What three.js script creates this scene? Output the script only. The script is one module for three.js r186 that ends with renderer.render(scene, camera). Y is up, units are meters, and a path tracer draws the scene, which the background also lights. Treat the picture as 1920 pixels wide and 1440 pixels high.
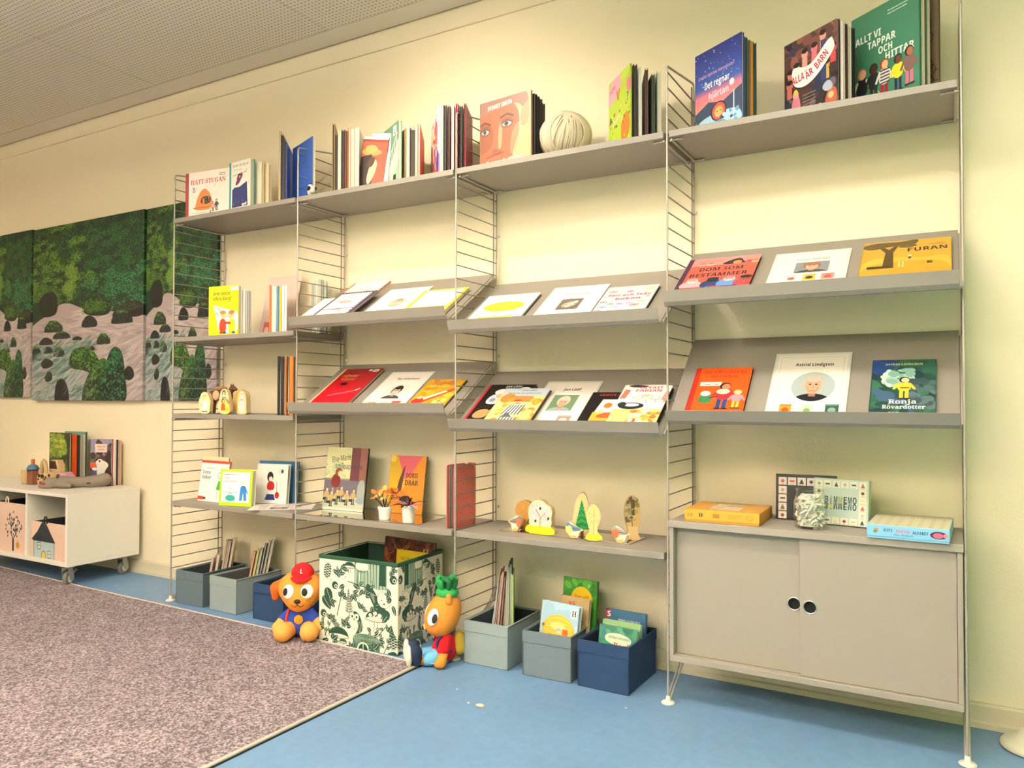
import * as THREE from 'three';
import { RoundedBoxGeometry } from 'three/addons/geometries/RoundedBoxGeometry.js';
import { mergeGeometries, mergeVertices, toCreasedNormals } from 'three/addons/utils/BufferGeometryUtils.js';
import { MarchingCubes } from 'three/addons/objects/MarchingCubes.js';
import { RectAreaLightUniformsLib } from 'three/addons/lights/RectAreaLightUniformsLib.js';
RectAreaLightUniformsLib.init();

// ---------- camera, exposure, lights ----------
const scene = new THREE.Scene();
scene.background = new THREE.Color(0, 0, 0);
const camera = new THREE.PerspectiveCamera(53.29, 4 / 3, 0.05, 40);
camera.position.set(3.1845, 0.9491, 2.632);
camera.rotation.set(0.01934, 0.52186, 0.00182, 'YXZ');
const renderer = new THREE.WebGLRenderer({ antialias: true });
renderer.toneMapping = THREE.LinearToneMapping;
renderer.toneMappingExposure = 1.92;
renderer.shadowMap.enabled = true;
// spots of the ceiling track: [x, y, z, aim x, aim y, aim z, intensity, half angle, penumbra, colour]
const SPOTS = [
  [1.54, 2.30, 0.92, 1.46, 1.45, 0.0, 1.7, 1.12, 0.75, [1, 0.88, 0.68]],
  [-2.55, 2.30, 0.92, -2.75, 1.9, 0.0, 0.3, 0.8, 0.7, [1, 0.9, 0.68]],
  [3.75, 2.30, 0.92, 4.3, 0.6, 0.30, 3.2, 0.5, 0.6, [1, 0.95, 0.76]],  // added beam, lights the green end wall so it bounces onto the shelving
];
// unseen room lights, hanging form and upward glow added as fill: [x, z, width (x), depth (z), intensity down, intensity up, colour, where]
const FILL_PANELS = [
  [-1.9, 2.6, 1.2, 0.3, 1.5, 22, [1, 0.915, 0.80], 'over the far end of the rug'],
  [0.8, 1.9, 1.2, 0.3, 12, 9, [1, 0.915, 0.80], 'over the middle of the rug'],
  [2.8, 1.35, 1.2, 0.3, 14, 1.5, [1, 0.915, 0.80], 'over the blue floor'],
  [1.0, 3.9, 1.2, 0.3, 14, 100, [1, 0.915, 0.80], 'at the back of the room above the rug'],
  [2.9, 3.9, 1.2, 0.3, 3, 75, [1, 0.915, 0.80], 'at the back of the room above the blue floor'],
];

// ---------- small tools ----------
let rs = 12345;
const rnd = () => { rs = (rs + 0x6d2b79f5) | 0; let t = Math.imul(rs ^ (rs >>> 15), 1 | rs); t = (t + Math.imul(t ^ (t >>> 7), 61 | t)) ^ t; return ((t ^ (t >>> 14)) >>> 0) / 4294967296; };
const rr = (a, b) => a + (b - a) * rnd();
const D = Math.PI / 180;
const taken = new Map();
function numbered(n) { const k = taken.get(n) ?? 0; taken.set(n, k + 1); return k ? n + '_' + String(k).padStart(3, '0') : n; }
const std = (c, rough = 0.6, o = {}) => new THREE.MeshStandardMaterial({ color: typeof c === 'object' && c.isColor ? c : new THREE.Color(c), roughness: rough, ...o });
const lin = (r, g, b) => new THREE.Color().setRGB(r, g, b);
function part(name, geo, mat, parent, label) {
  const m = new THREE.Mesh(geo, mat); m.name = numbered(name); m.castShadow = m.receiveShadow = true; parent.add(m);
  if (label) m.userData.label = label;
  return m;
}
function thing(name, label, category, pos = [0, 0, 0], yaw = 0, group) {
  const o = new THREE.Group(); o.name = numbered(name); o.position.set(...pos); o.rotation.order = 'YXZ'; o.rotation.y = yaw; scene.add(o);
  o.userData = { label, category }; if (group) o.userData.group = group;
  return o;
}
function struct(name, geo, mat, parent = scene, label) {
  const m = new THREE.Mesh(geo, mat); m.name = numbered(name); m.castShadow = m.receiveShadow = true;
  if (parent === scene) m.userData.kind = 'structure';
  if (label) m.userData.label = label;
  parent.add(m); return m;
}
const G = { box: (w, h, d, x = 0, y = 0, z = 0) => new THREE.BoxGeometry(w, h, d).translate(x, y, z),
  rbox: (w, h, d, r, x = 0, y = 0, z = 0, s = 2) => new RoundedBoxGeometry(w, h, d, s, r).translate(x, y, z),
  cyl: (r1, r2, h, x = 0, y = 0, z = 0, n = 20) => new THREE.CylinderGeometry(r1, r2, h, n).translate(x, y, z),
  sph: (r, x = 0, y = 0, z = 0, n = 16) => new THREE.SphereGeometry(r, n, Math.ceil(n * 0.7)).translate(x, y, z),
  ell: (a, b, c, x = 0, y = 0, z = 0, n = 20) => new THREE.SphereGeometry(1, n, Math.ceil(n * 0.7)).scale(a, b, c).translate(x, y, z) };
const clean = (g) => { const h = g.index ? g.toNonIndexed() : g; for (const k of Object.keys(h.attributes)) if (!['position', 'normal', 'uv'].includes(k)) h.deleteAttribute(k); if (!h.attributes.uv) h.setAttribute('uv', new THREE.BufferAttribute(new Float32Array(h.attributes.position.count * 2), 2)); return h; };
const join = (l) => mergeGeometries(l.map(clean));
const V = (a) => new THREE.Vector3(...a);
function rod(a, b, r, n = 8) { const A = V(a), B = V(b), d = B.clone().sub(A), g = new THREE.CylinderGeometry(r, r, d.length(), n); g.applyQuaternion(new THREE.Quaternion().setFromUnitVectors(new THREE.Vector3(0, 1, 0), d.clone().normalize())); g.translate(...A.add(B).multiplyScalar(0.5).toArray()); return g; }
function wire(pts, r, n = 8) { const l = []; for (let i = 0; i + 1 < pts.length; i++) l.push(rod(pts[i], pts[i + 1], r, n)); for (const p of pts) l.push(G.sph(r, ...p, 8)); return join(l); }
function tube(pts, r, seg = 24, n = 8, closed = false) { return new THREE.TubeGeometry(new THREE.CatmullRomCurve3(pts.map(V), closed), seg, r, n, closed); }
const shapeOf = (p) => new THREE.Shape(p.map(([x, y]) => new THREE.Vector2(x, y)));
function smoothShape(p) { const s = new THREE.Shape(), n = p.length, m = (i) => [(p[i % n][0] + p[(i + 1) % n][0]) / 2, (p[i % n][1] + p[(i + 1) % n][1]) / 2]; s.moveTo(...m(n - 1)); for (let i = 0; i < n; i++) s.quadraticCurveTo(...p[i], ...m(i)); return s; }
const extr = (shape, d, bevel = 0, seg = 8) => new THREE.ExtrudeGeometry(shape, { depth: d - 2 * bevel, bevelEnabled: bevel > 0, bevelThickness: bevel, bevelSize: bevel, bevelOffset: -bevel, bevelSegments: 2, curveSegments: seg }).translate(0, 0, bevel);
// a soft body from spheres and capsules [x,y,z,r] or [x,y,z,r, x2,y2,z2,r2], meshed as one skin
function sdf(items, k, px, py, pz) {
  let d = 1e3;
  for (const it of items) {
    let e;
    if (it.length === 4) e = Math.hypot(px - it[0], py - it[1], pz - it[2]) - it[3];
    else { const bx = it[4] - it[0], by = it[5] - it[1], bz = it[6] - it[2], t = Math.min(1, Math.max(0, ((px - it[0]) * bx + (py - it[1]) * by + (pz - it[2]) * bz) / (bx * bx + by * by + bz * bz))); e = Math.hypot(px - it[0] - bx * t, py - it[1] - by * t, pz - it[2] - bz * t) - it[3] - (it[7] - it[3]) * t; }
    const q = Math.max(k - Math.abs(d - e), 0) / k; d = Math.min(d, e) - q * q * k * 0.25;
  }
  return d;
}
// where a ray from outside, along -z turned by ang about y, meets the skin: returns [point, normal]
function skin(items, k, x, y, ang = 0) {
  const n = [Math.sin(ang), 0, Math.cos(ang)]; let p = [x + n[0] * 0.3, y, n[2] * 0.3];
  for (let i = 0; i < 90; i++) { const d = sdf(items, k, ...p); p = p.map((v, j) => v - n[j] * d * 0.7); }
  const g = [0, 1, 2].map((j) => { const a = [...p], b = [...p]; a[j] += 1e-3; b[j] -= 1e-3; return sdf(items, k, ...a) - sdf(items, k, ...b); });
  return [p, g];
}
function blob(items, res = 56, k = 0.012) {
  const lo = [1e9, 1e9, 1e9], hi = [-1e9, -1e9, -1e9];
  for (const it of items) for (let j = 0; j < it.length; j += 4) for (let c = 0; c < 3; c++) { lo[c] = Math.min(lo[c], it[j + c] - it[j + 3]); hi[c] = Math.max(hi[c], it[j + c] + it[j + 3]); }
  const half = Math.max(...[0, 1, 2].map((c) => (hi[c] - lo[c]) / 2)) * 1.16 + k, mid = [0, 1, 2].map((c) => (hi[c] + lo[c]) / 2);
  const mc = new MarchingCubes(res, new THREE.MeshBasicMaterial(), false, false, 90000), S = res, h = S / 2;
  for (let z = 0; z < S; z++) for (let y = 0; y < S; y++) for (let x = 0; x < S; x++) mc.field[z * S * S + y * S + x] = -sdf(items, k, mid[0] + ((x - h) / h) * half, mid[1] + ((y - h) / h) * half, mid[2] + ((z - h) / h) * half);
  mc.isolation = 0; mc.update();
  const pos = new Float32Array(mc.positionArray.subarray(0, mc.count * 3)); for (let i = 0; i < pos.length; i++) pos[i] = pos[i] * half + mid[i % 3];
  let g = new THREE.BufferGeometry(); g.setAttribute('position', new THREE.BufferAttribute(pos, 3)); g = mergeVertices(g, 1e-5); g.computeVertexNormals();
  return g;
}
// ---------- textures ----------
function canvas(w, h) { const c = document.createElement('canvas'); c.width = w; c.height = h; return c; }
function texOf(c, srgb = true, rep) { const t = new THREE.CanvasTexture(c); if (srgb) t.colorSpace = THREE.SRGBColorSpace; t.anisotropy = 4; if (rep) { t.wrapS = t.wrapT = THREE.RepeatWrapping; t.repeat.set(...rep); } return t; }
function noiseTex(n, f, srgb, rep) { const d = new Uint8Array(n * n * 4); for (let y = 0; y < n; y++) for (let x = 0; x < n; x++) { const v = f(x, y), i = (y * n + x) * 4; if (Array.isArray(v)) { d[i] = v[0]; d[i + 1] = v[1]; d[i + 2] = v[2]; } else d[i] = d[i + 1] = d[i + 2] = v; d[i + 3] = 255; } const t = new THREE.DataTexture(d, n, n); t.magFilter = THREE.LinearFilter; t.minFilter = THREE.LinearMipmapLinearFilter; t.generateMipmaps = true; t.wrapS = t.wrapT = THREE.RepeatWrapping; if (srgb) t.colorSpace = THREE.SRGBColorSpace; if (rep) t.repeat.set(...rep); t.needsUpdate = true; return t; }
function grid(n, cell) { const g = []; for (let i = 0; i < cell * cell; i++) g.push(rnd()); return (x, y) => { const u = (x / n) * cell, v = (y / n) * cell, i = Math.floor(u), j = Math.floor(v), s = (a) => a * a * (3 - 2 * a), fx = s(u - i), fy = s(v - j), q = (a, b) => g[((b + cell) % cell) * cell + ((a + cell) % cell)]; return (q(i, j) * (1 - fx) + q(i + 1, j) * fx) * (1 - fy) + (q(i, j + 1) * (1 - fx) + q(i + 1, j + 1) * fx) * fy; }; }
function uvBox(g, s = 1) { const p = g.attributes.position, n = g.attributes.normal, u = new Float32Array(p.count * 2); for (let i = 0; i < p.count; i++) { const a = [Math.abs(n.getX(i)), Math.abs(n.getY(i)), Math.abs(n.getZ(i))], k = a.indexOf(Math.max(...a)); u[2 * i] = (k === 0 ? p.getZ(i) : p.getX(i)) / s; u[2 * i + 1] = (k === 1 ? p.getZ(i) : p.getY(i)) / s; } g.setAttribute('uv', new THREE.BufferAttribute(u, 2)); return g; }

// ---------- setting ----------
const wA = grid(512, 9), wB = grid(512, 60), wC = grid(512, 170);
const wallBump = noiseTex(512, (x, y) => 90 + 60 * wB(x * 0.4, y) + 90 * wC(x, y), false, [1.6, 1.6]);
const wallM = std(lin(0.86, 0.75, 0.54), 0.72, { bumpMap: wallBump, bumpScale: 0.0007 });
const bounceGreenM = std(lin(0.24, 0.54, 0.16), 0.8);  // green chosen so the unseen end wall throws a green tint back
const X0 = -3.6, X1 = 4.35, Z1 = 5.2, HC = 2.58;
struct('wall_back', uvBox(G.box(X1 - X0 + 0.4, HC + 0.3, 0.2, (X0 + X1) / 2, HC / 2, -0.1)), wallM);
struct('wall_left', uvBox(G.box(0.2, HC + 0.3, Z1 + 0.2, X0 - 0.1, HC / 2, Z1 / 2)), wallM);
struct('wall_right', uvBox(G.box(0.2, HC + 0.3, Z1 + 0.2, X1 + 0.1, HC / 2, Z1 / 2)), bounceGreenM, scene, 'unseen end wall of the room, coloured green to bounce tinted light');
struct('wall_front', uvBox(G.box(X1 - X0 + 0.4, HC + 0.3, 0.2, (X0 + X1) / 2, HC / 2, Z1 + 0.1)), std(lin(0.86, 0.8, 0.68), 0.8));
const fA = grid(512, 7), fB = grid(512, 90);
const floorTex = noiseTex(512, (x, y) => { const v = 232 + 14 * fA(x, y) + 9 * fB(x, y); return [v * 0.985, v * 0.99, v]; }, true, [0.6, 0.6]);
const floorRough = noiseTex(256, (x, y) => 110 + 60 * fA(x * 2, y * 2), false, [0.7, 0.7]);
struct('floor', uvBox(G.box(X1 - X0 + 0.4, 0.2, Z1 + 0.4, (X0 + X1) / 2, -0.1, Z1 / 2)), std(lin(0.18, 0.32, 0.51), 0.9, { map: floorTex, roughnessMap: floorRough }));
// ceiling: slab with perforated boards hung under it, one board each
const ceil = struct('ceiling', G.box(X1 - X0 + 0.4, 0.2, Z1 + 0.4, (X0 + X1) / 2, HC + 0.11, Z1 / 2), std(lin(0.3, 0.26, 0.2), 0.9));
const holeTex = noiseTex(256, (x, y) => { const q = 32, a = ((x % q) - q / 2) ** 2 + ((y % q) - q / 2) ** 2; return a < 40 ? 185 : a < 64 ? 222 : 255; }, true, [1 / 0.16, 1 / 0.16]);
const ceilM = std(lin(0.80, 0.73, 0.64), 0.9, { map: holeTex });
{
  const g = uvBox(new RoundedBoxGeometry(1.1975, 0.02, 0.5975, 1, 0.001));
  for (let i = -3; i < 4; i++) for (let j = 0; j < 9; j++) {
    const w0 = -0.4 + i * 1.2, z0 = 0.125 + j * 0.6; if (w0 + 1.2 > X1 + 0.3 || w0 < X0 - 0.5 || z0 + 0.6 > Z1 + 0.2) continue;
    if (w0 + 0.6 > X1 || w0 + 0.6 < X0) continue;
    struct('ceiling_board', g, ceilM, ceil).position.set(w0 + 0.6, HC + 0.01, z0 + 0.3);
  }
  struct('ceiling_edge_board', uvBox(G.box(X1 - X0, 0.02, 0.11, (X0 + X1) / 2, HC + 0.01, 0.067)), std(lin(0.80, 0.73, 0.64), 0.9), ceil);
}
struct('trim_1', join([G.box(X1 - X0, 0.072, 0.006, (X0 + X1) / 2, 2.534, 0.003), G.box(X1 - X0, 0.004, 0.009, (X0 + X1) / 2, 2.4965, 0.0045)]), wallM);
const baseM = std(lin(0.66, 0.58, 0.42), 0.6);
{
  const p = [[0, 0], [0.026, 0], [0.026, 0.016], [0.018, 0.020], [0.016, 0.062], [0.012, 0.068], [0, 0.068]];
  struct('baseboard_back', new THREE.ExtrudeGeometry(shapeOf(p), { depth: X1 - X0, bevelEnabled: false }).rotateY(-Math.PI / 2).translate(X1, 0, 0), baseM);
}
{ // rug: pile field with a pale bound edge
  const pA = grid(1024, 256), pB = grid(1024, 120), pC = grid(1024, 14);
  const rugTex = noiseTex(1024, (x, y) => { const v = Math.min(1, Math.max(0, (0.62 * pA(x, y) + 0.38 * pB(y, x) - 0.5) * 2.3 + 0.5)), t = 0.94 + 0.1 * pC(x, y); return [Math.min(255, (142 + 105 * v) * t), (126 + 98 * v) * t, (120 + 92 * v) * t]; }, true, [1 / 0.95, 1 / 0.95]);
  const rugBump = noiseTex(512, (x, y) => 255 * (0.6 * pA(x, y) + 0.4 * pB(x, y)), false, [1 / 0.575, 1 / 0.575]);
  const a = [[-3.3, 0.262], [-0.55, 0.374], [0.74, 0.398], [1.536, 0.425], [1.508, 2.4], [1.47, 4.4], [-3.3, 4.4]];
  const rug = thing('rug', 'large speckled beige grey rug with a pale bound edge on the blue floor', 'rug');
  const g = extr(shapeOf(a.map(([x, z]) => [x, -z])), 0.009, 0.002).rotateX(-Math.PI / 2);
  part('pile', uvBox(g), std(lin(0.47, 0.475, 0.56), 1, { map: rugTex, bumpMap: rugBump, bumpScale: 0.004 }), rug);
  const edge = []; for (let i = 0; i < 5; i++) { const A = a[i], B = a[i + 1]; edge.push(rod([A[0], 0.006, A[1]], [B[0], 0.006, B[1]], 0.0058, 8)); }
  part('edge_shade_strip', extr(shapeOf(a.map(([x, z], i) => [x + (i > 2 && i < 6 ? 0.009 : 0), -z + (i < 4 ? 0.004 : 0)])), 0.003, 0.0005).rotateX(-Math.PI / 2), std('#1c1a20', 0.9), rug);  // dark strip drawn in for the thin shade beside the bound edge
  part('bound_edge', join(edge), std(lin(0.60, 0.5, 0.42), 0.9), rug);
}
// ---------- lamps ----------
{
  const lampM = std('#e8e4dc', 0.5), inner = std('#222222', 0.6);
  const track = thing('lighting_track', 'white lighting track on the ceiling above the shelves', 'track');
  part('rail', G.rbox(2.6, 0.035, 0.036, 0.004, 2.55, HC - 0.0175, 0.92), lampM, track);
  SPOTS.forEach(([x, y, z, ax, ay, az, I, ang, pen, col], i) => {
    const t = thing('track_spotlight', ['white spotlight above the middle of the shelving', 'white spotlight at the far end of the track above the forest canvases', 'added unseen spotlight aimed at the green end wall for its bounce'][i], 'lamp', [x, y, z]);
    const d = new THREE.Vector3(ax - x, ay - y, az - z).normalize(), q = new THREE.Quaternion().setFromUnitVectors(new THREE.Vector3(0, -1, 0), d);
    const head = part('lamp_head', new THREE.LatheGeometry([[0.001, 0.11], [0.03, 0.108], [0.038, 0.09], [0.04, 0], [0.037, 0], [0.035, 0.02], [0.001, 0.022]].map((p) => new THREE.Vector2(...p)), 24), lampM, t);
    head.quaternion.copy(q);
    part('stem', rod([0, 0.03, 0], [0, HC - (x > 1 ? 0.035 : 0) - y, 0], 0.008), lampM, t);
    const glow = part('lamp_lens', new THREE.CircleGeometry(0.034, 24).rotateX(Math.PI / 2).translate(0, 0.012, 0), new THREE.MeshStandardMaterial({ color: 0x000000, emissive: lin(...col), emissiveIntensity: 3 }), t);
    glow.quaternion.copy(q);
    const s = new THREE.SpotLight(lin(...col), I, 0, ang, pen, 2); s.name = numbered('spot_beam'); s.position.copy(d.clone().multiplyScalar(0.004)); s.target.position.copy(d.clone().multiplyScalar(1)); s.castShadow = true; s.shadow.radius = 1.1; s.shadow.mapSize.set(2048, 2048);
    t.add(s, s.target); s.target.name = numbered('spot_aim');
  });
  FILL_PANELS.forEach(([x, z, w, d, I, up, col, where]) => {   // added hanging lamps; the upward glow fills ceiling and shaded walls
    const t = thing('added_pendant', 'added oblong fill light hanging ' + where, 'lamp', [x, HC - 0.26, z]), gm = (k) => new THREE.MeshStandardMaterial({ color: 0x000000, emissive: lin(...col), emissiveIntensity: k });
    part('housing', G.rbox(w + 0.04, 0.05, d + 0.04, 0.006, 0, -0.025, 0), lampM, t);
    part('diffuser', G.box(w, 0.004, d, 0, -0.052, 0), gm(2), t); part('added_upper_diffuser', G.box(w, 0.004, d, 0, 0.002, 0), gm(1), t);
    for (const q of [-1, 1]) part('cable', rod([q * w * 0.45, 0, 0], [q * w * 0.45, 0.26, 0], 0.0015), lampM, t);
    const s = new THREE.RectAreaLight(lin(...col), I, w, d); s.name = numbered('fill_downglow'); s.position.set(0, -0.058, 0); s.rotation.x = -Math.PI / 2;
    const u = new THREE.RectAreaLight(lin(...col), up, w, d); u.name = numbered('fill_upglow'); u.position.set(0, 0.008, 0); u.rotation.x = Math.PI / 2; t.add(s, u);
  });
}
// ---------- shelving ----------
const PX = [0, 0.803, 1.606, 2.409, 3.212];
const wireM = std(lin(0.42, 0.37, 0.32), 0.42, { metalness: 0.25 }), rungM = std(lin(0.25, 0.21, 0.175), 0.42, { metalness: 0.2 }), boardM = std(lin(0.27, 0.238, 0.20), 0.5), footM = std(lin(0.72, 0.66, 0.58), 0.5);
const BAY = ['first', 'second', 'third', 'fourth'];
{
  const frame = join([wire([[0, 0.012, 0.302], [0, 1.996, 0.302], [0, 2.006, 0.296], [0, 2.05, 0.022], [0, 2.046, 0.014], [0, 0.15, 0.014]], 0.0034)]);
  const second = wire([[0, 0.15, 0.036], [0, 2.03, 0.036]], 0.0026);
  const rung = rod([0, 0, 0.302], [0, 0, 0.013], 0.0023, 8);
  const strut = join([wire([[-0.005, 0.012, 0.298], [-0.005, 0.152, 0.05], [-0.005, 0.2, 0.016]], 0.003), wire([[0.005, 0.012, 0.298], [0.005, 0.152, 0.05], [0.005, 0.2, 0.016]], 0.003)]);
  const foot = new THREE.LatheGeometry([[0.0001, 0], [0.021, 0], [0.022, 0.003], [0.018, 0.007], [0.008, 0.010], [0.006, 0.024], [0.0001, 0.024]].map((p) => new THREE.Vector2(...p)), 20);
  const knob = G.cyl(0.006, 0.006, 0.012, 0, 0, 0, 10).rotateX(Math.PI / 2);
  const L = ['wire ladder upright at the free end of the shelves beside the forest canvases', 'wire ladder upright between the white-book bay and the potted-plant bay', 'wire ladder upright behind the plush toy with the green leafy top', 'wire ladder upright touching the side of the grey cabinet nearest the navy box', 'wire ladder upright closing the cabinet bay, seen almost edge on'];
  PX.forEach((x, i) => {
    const t = thing('ladder_upright', L[i], 'upright', [x, 0, 0], 0, 'wire ladder uprights of the shelving');
    part('frame', frame, wireM, t); part('rear_rod', second, rungM, t); part('strut', strut, wireM, t);
    part('foot', foot, footM, t).position.set(0, 0, 0.302);
    for (let k = 0; k <= 37; k++) part('rung', rung, rungM, t).position.y = 0.152 + 0.0496 * k;
    for (const y of [0.5, 1.1, 1.58, 1.9]) part('wall_screw', knob, footM, t).position.set(0.002, y + 0.02, 0.006);
  });
}
const bx0 = (i) => PX[i] + 0.009, bw = 0.785;
function shelf(i, top, label) {
  const t = thing('shelf_board', label, 'shelf', [bx0(i) + bw / 2, top, 0]);
  part('board', G.rbox(bw, 0.021, 0.297, 0.0018, 0, -0.0105, 0.1635), boardM, t);
  for (const s of [-1, 1]) part('bracket', join([rod([s * (bw / 2 - 0.004), -0.026, 0.03], [s * (bw / 2 - 0.004), -0.026, 0.298], 0.0036), rod([s * (bw / 2 + 0.004), -0.026, 0.29], [s * (bw / 2 - 0.04), -0.026, 0.29], 0.003), rod([s * (bw / 2 + 0.004), -0.026, 0.05], [s * (bw / 2 - 0.04), -0.026, 0.05], 0.003)]), wireM, t);
}
const T0 = 1.795, T1 = 1.234, T2 = 0.877, T3 = 0.468;
shelf(0, T0, 'top grey shelf carrying the red-spined and navy-mountain picture books');
shelf(1, T0, 'top grey shelf carrying the small bird and the row of books with the green cover');
shelf(2, T0, 'top grey shelf carrying the cream yarn ball');
shelf(3, T0, 'top grey shelf carrying the night-sky, crowd and green-figures books');
shelf(0, T1, 'grey shelf carrying the bright yellow picture book');
shelf(0, T2, 'grey shelf carrying wooden figures in robes and tall black books');
shelf(0, T3, 'low grey shelf carrying the lime-framed children’s book');
shelf(1, T3, 'low grey shelf carrying two potted plants in white pots');
shelf(2, T3, 'low grey shelf carrying wooden trees and birds on a mirror sheet');
// sloping display shelves: bottom crease (y, z), back top (y, z)
const DISP = { u2: [1, 1.237, 0.343, 1.448, 0.016], u3: [2, 1.183, 0.35, 1.404, 0.02], l2: [1, 0.885, 0.345, 1.10, 0.016], l3: [2, 0.831, 0.345, 1.056, 0.02], u4: [3, 1.234, 0.352, 1.450, 0.03], l4: [3, 0.872, 0.322, 1.153, 0.03] };
function dispFrame(k) { const [i, yb, zb, yt, zt] = DISP[k], d = new THREE.Vector2(yt - yb, zt - zb), L = d.length(); d.divideScalar(L); return { i, yb, zb, dy: d.x, dz: d.y, ny: -d.y, nz: d.x, L, phi: Math.atan2(-d.y, d.x) }; }
function display(k, label) {
  const f = dispFrame(k), t = thing('display_shelf', label, 'display shelf', [bx0(f.i) + bw / 2, f.yb, f.zb]);
  // profile in local (along panel s, normal n): panel, flat bottom, lip
  const line = [[f.L, 0], [0.004, 0], [0, 0.004], [-0.0015, 0.018], [0.008, 0.052]], th = 0.0022, off = [];
  for (let j = line.length - 1; j >= 0; j--) { const a = line[Math.max(0, j - 1)], b = line[Math.min(line.length - 1, j + 1)], l = Math.hypot(b[0] - a[0], b[1] - a[1]); off.push([line[j][0] - ((b[1] - a[1]) / l) * th, line[j][1] + ((b[0] - a[0]) / l) * th]); }
  const w = (p) => [-(p[0] * f.dz + p[1] * f.nz), p[0] * f.dy + p[1] * f.ny];   // shape x = -z, y = y
  const sh = shapeOf([...line, ...off].map(w));
  part('tray', new THREE.ExtrudeGeometry(sh, { depth: bw, bevelEnabled: false }).rotateY(Math.PI / 2).translate(-bw / 2, 0, 0), boardM, t);
  for (const s of [-1, 1]) {
    const P = (a, n) => [s * (bw / 2 + 0.004), a * f.dy + n * f.ny, a * f.dz + n * f.nz];
    part('bracket', join([rod(P(0.02, -0.006), P(f.L - 0.02, -0.006), 0.004), rod(P(0.05, -0.006), [s * (bw / 2 - 0.03), 0.05 * f.dy - 0.006 * f.ny, 0.05 * f.dz - 0.006 * f.nz], 0.003)]), wireM, t);
  }
}
display('u2', 'sloping grey display shelf with the orange-edged, purple-framed and yellow books');
display('u3', 'sloping grey display shelf with the yellow sun book');
display('l2', 'sloping grey display shelf with the red book');
display('l3', 'sloping grey display shelf with two comic-style books at each end');
display('u4', 'sloping grey display shelf with the coral red and ochre tree books');
display('l4', 'sloping grey display shelf with the orange siblings book');
{ // cabinet with two sliding doors
  const t = thing('cabinet', 'wide grey cabinet with two sliding doors hung low in the shelving', 'cabinet', [PX[3] + 0.4015, 0, 0]);
  const cm = std(lin(0.33, 0.287, 0.24), 0.55), W = 0.79, a = -W / 2, top = 0.571, bot = 0.136;
  part('top_board', G.rbox(W + 0.004, 0.021, 0.302, 0.0018, 0, top - 0.0105, 0.162), cm, t);
  part('bottom_board', G.rbox(W, 0.018, 0.298, 0.0018, 0, bot + 0.009, 0.161), cm, t);
  for (const s of [-1, 1]) part('side_panel', G.rbox(0.013, top - 0.021 - bot - 0.018, 0.296, 0.0014, s * (W / 2 - 0.0066), (top - 0.021 + bot + 0.018) / 2, 0.16), cm, t);
  part('back_panel', G.box(W - 0.03, top - bot - 0.04, 0.004, 0, (top + bot) / 2, 0.017), cm, t);
  const y0 = bot + 0.019, y1 = top - 0.022, hy = 0.354;
  const door = (x0, x1, hx, z) => {
    const s = shapeOf([[x0, y0], [x1, y0], [x1, y1], [x0, y1]]), h = new THREE.Path(); h.absarc(hx, hy, 0.0175, 0, Math.PI * 2, true); s.holes.push(h);
    const d = part('door', extr(s, 0.012, 0.0008, 20).translate(0, 0, z), cm, t);
    part('finger_pull', join([new THREE.TorusGeometry(0.0182, 0.0022, 10, 32).translate(hx, hy, z + 0.0125), new THREE.CylinderGeometry(0.0172, 0.0172, 0.012, 28, 1, true).rotateX(Math.PI / 2).translate(hx, hy, z + 0.006)]), std('#d8d4cc', 0.2, { metalness: 0.9 }), d, 'chrome ring of the finger hole');
    part('finger_cup', G.cyl(0.0171, 0.0171, 0.003, 0, 0, 0, 24).rotateX(Math.PI / 2).translate(hx, hy, z + 0.0025), std('#050505', 0.8), d, 'black recess of the finger hole');
  };
  door(-W / 2 + 0.014, 0.03, -0.0295, 0.268);
  door(-0.0105, W / 2 - 0.014, 0.0165, 0.286);
}
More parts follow.
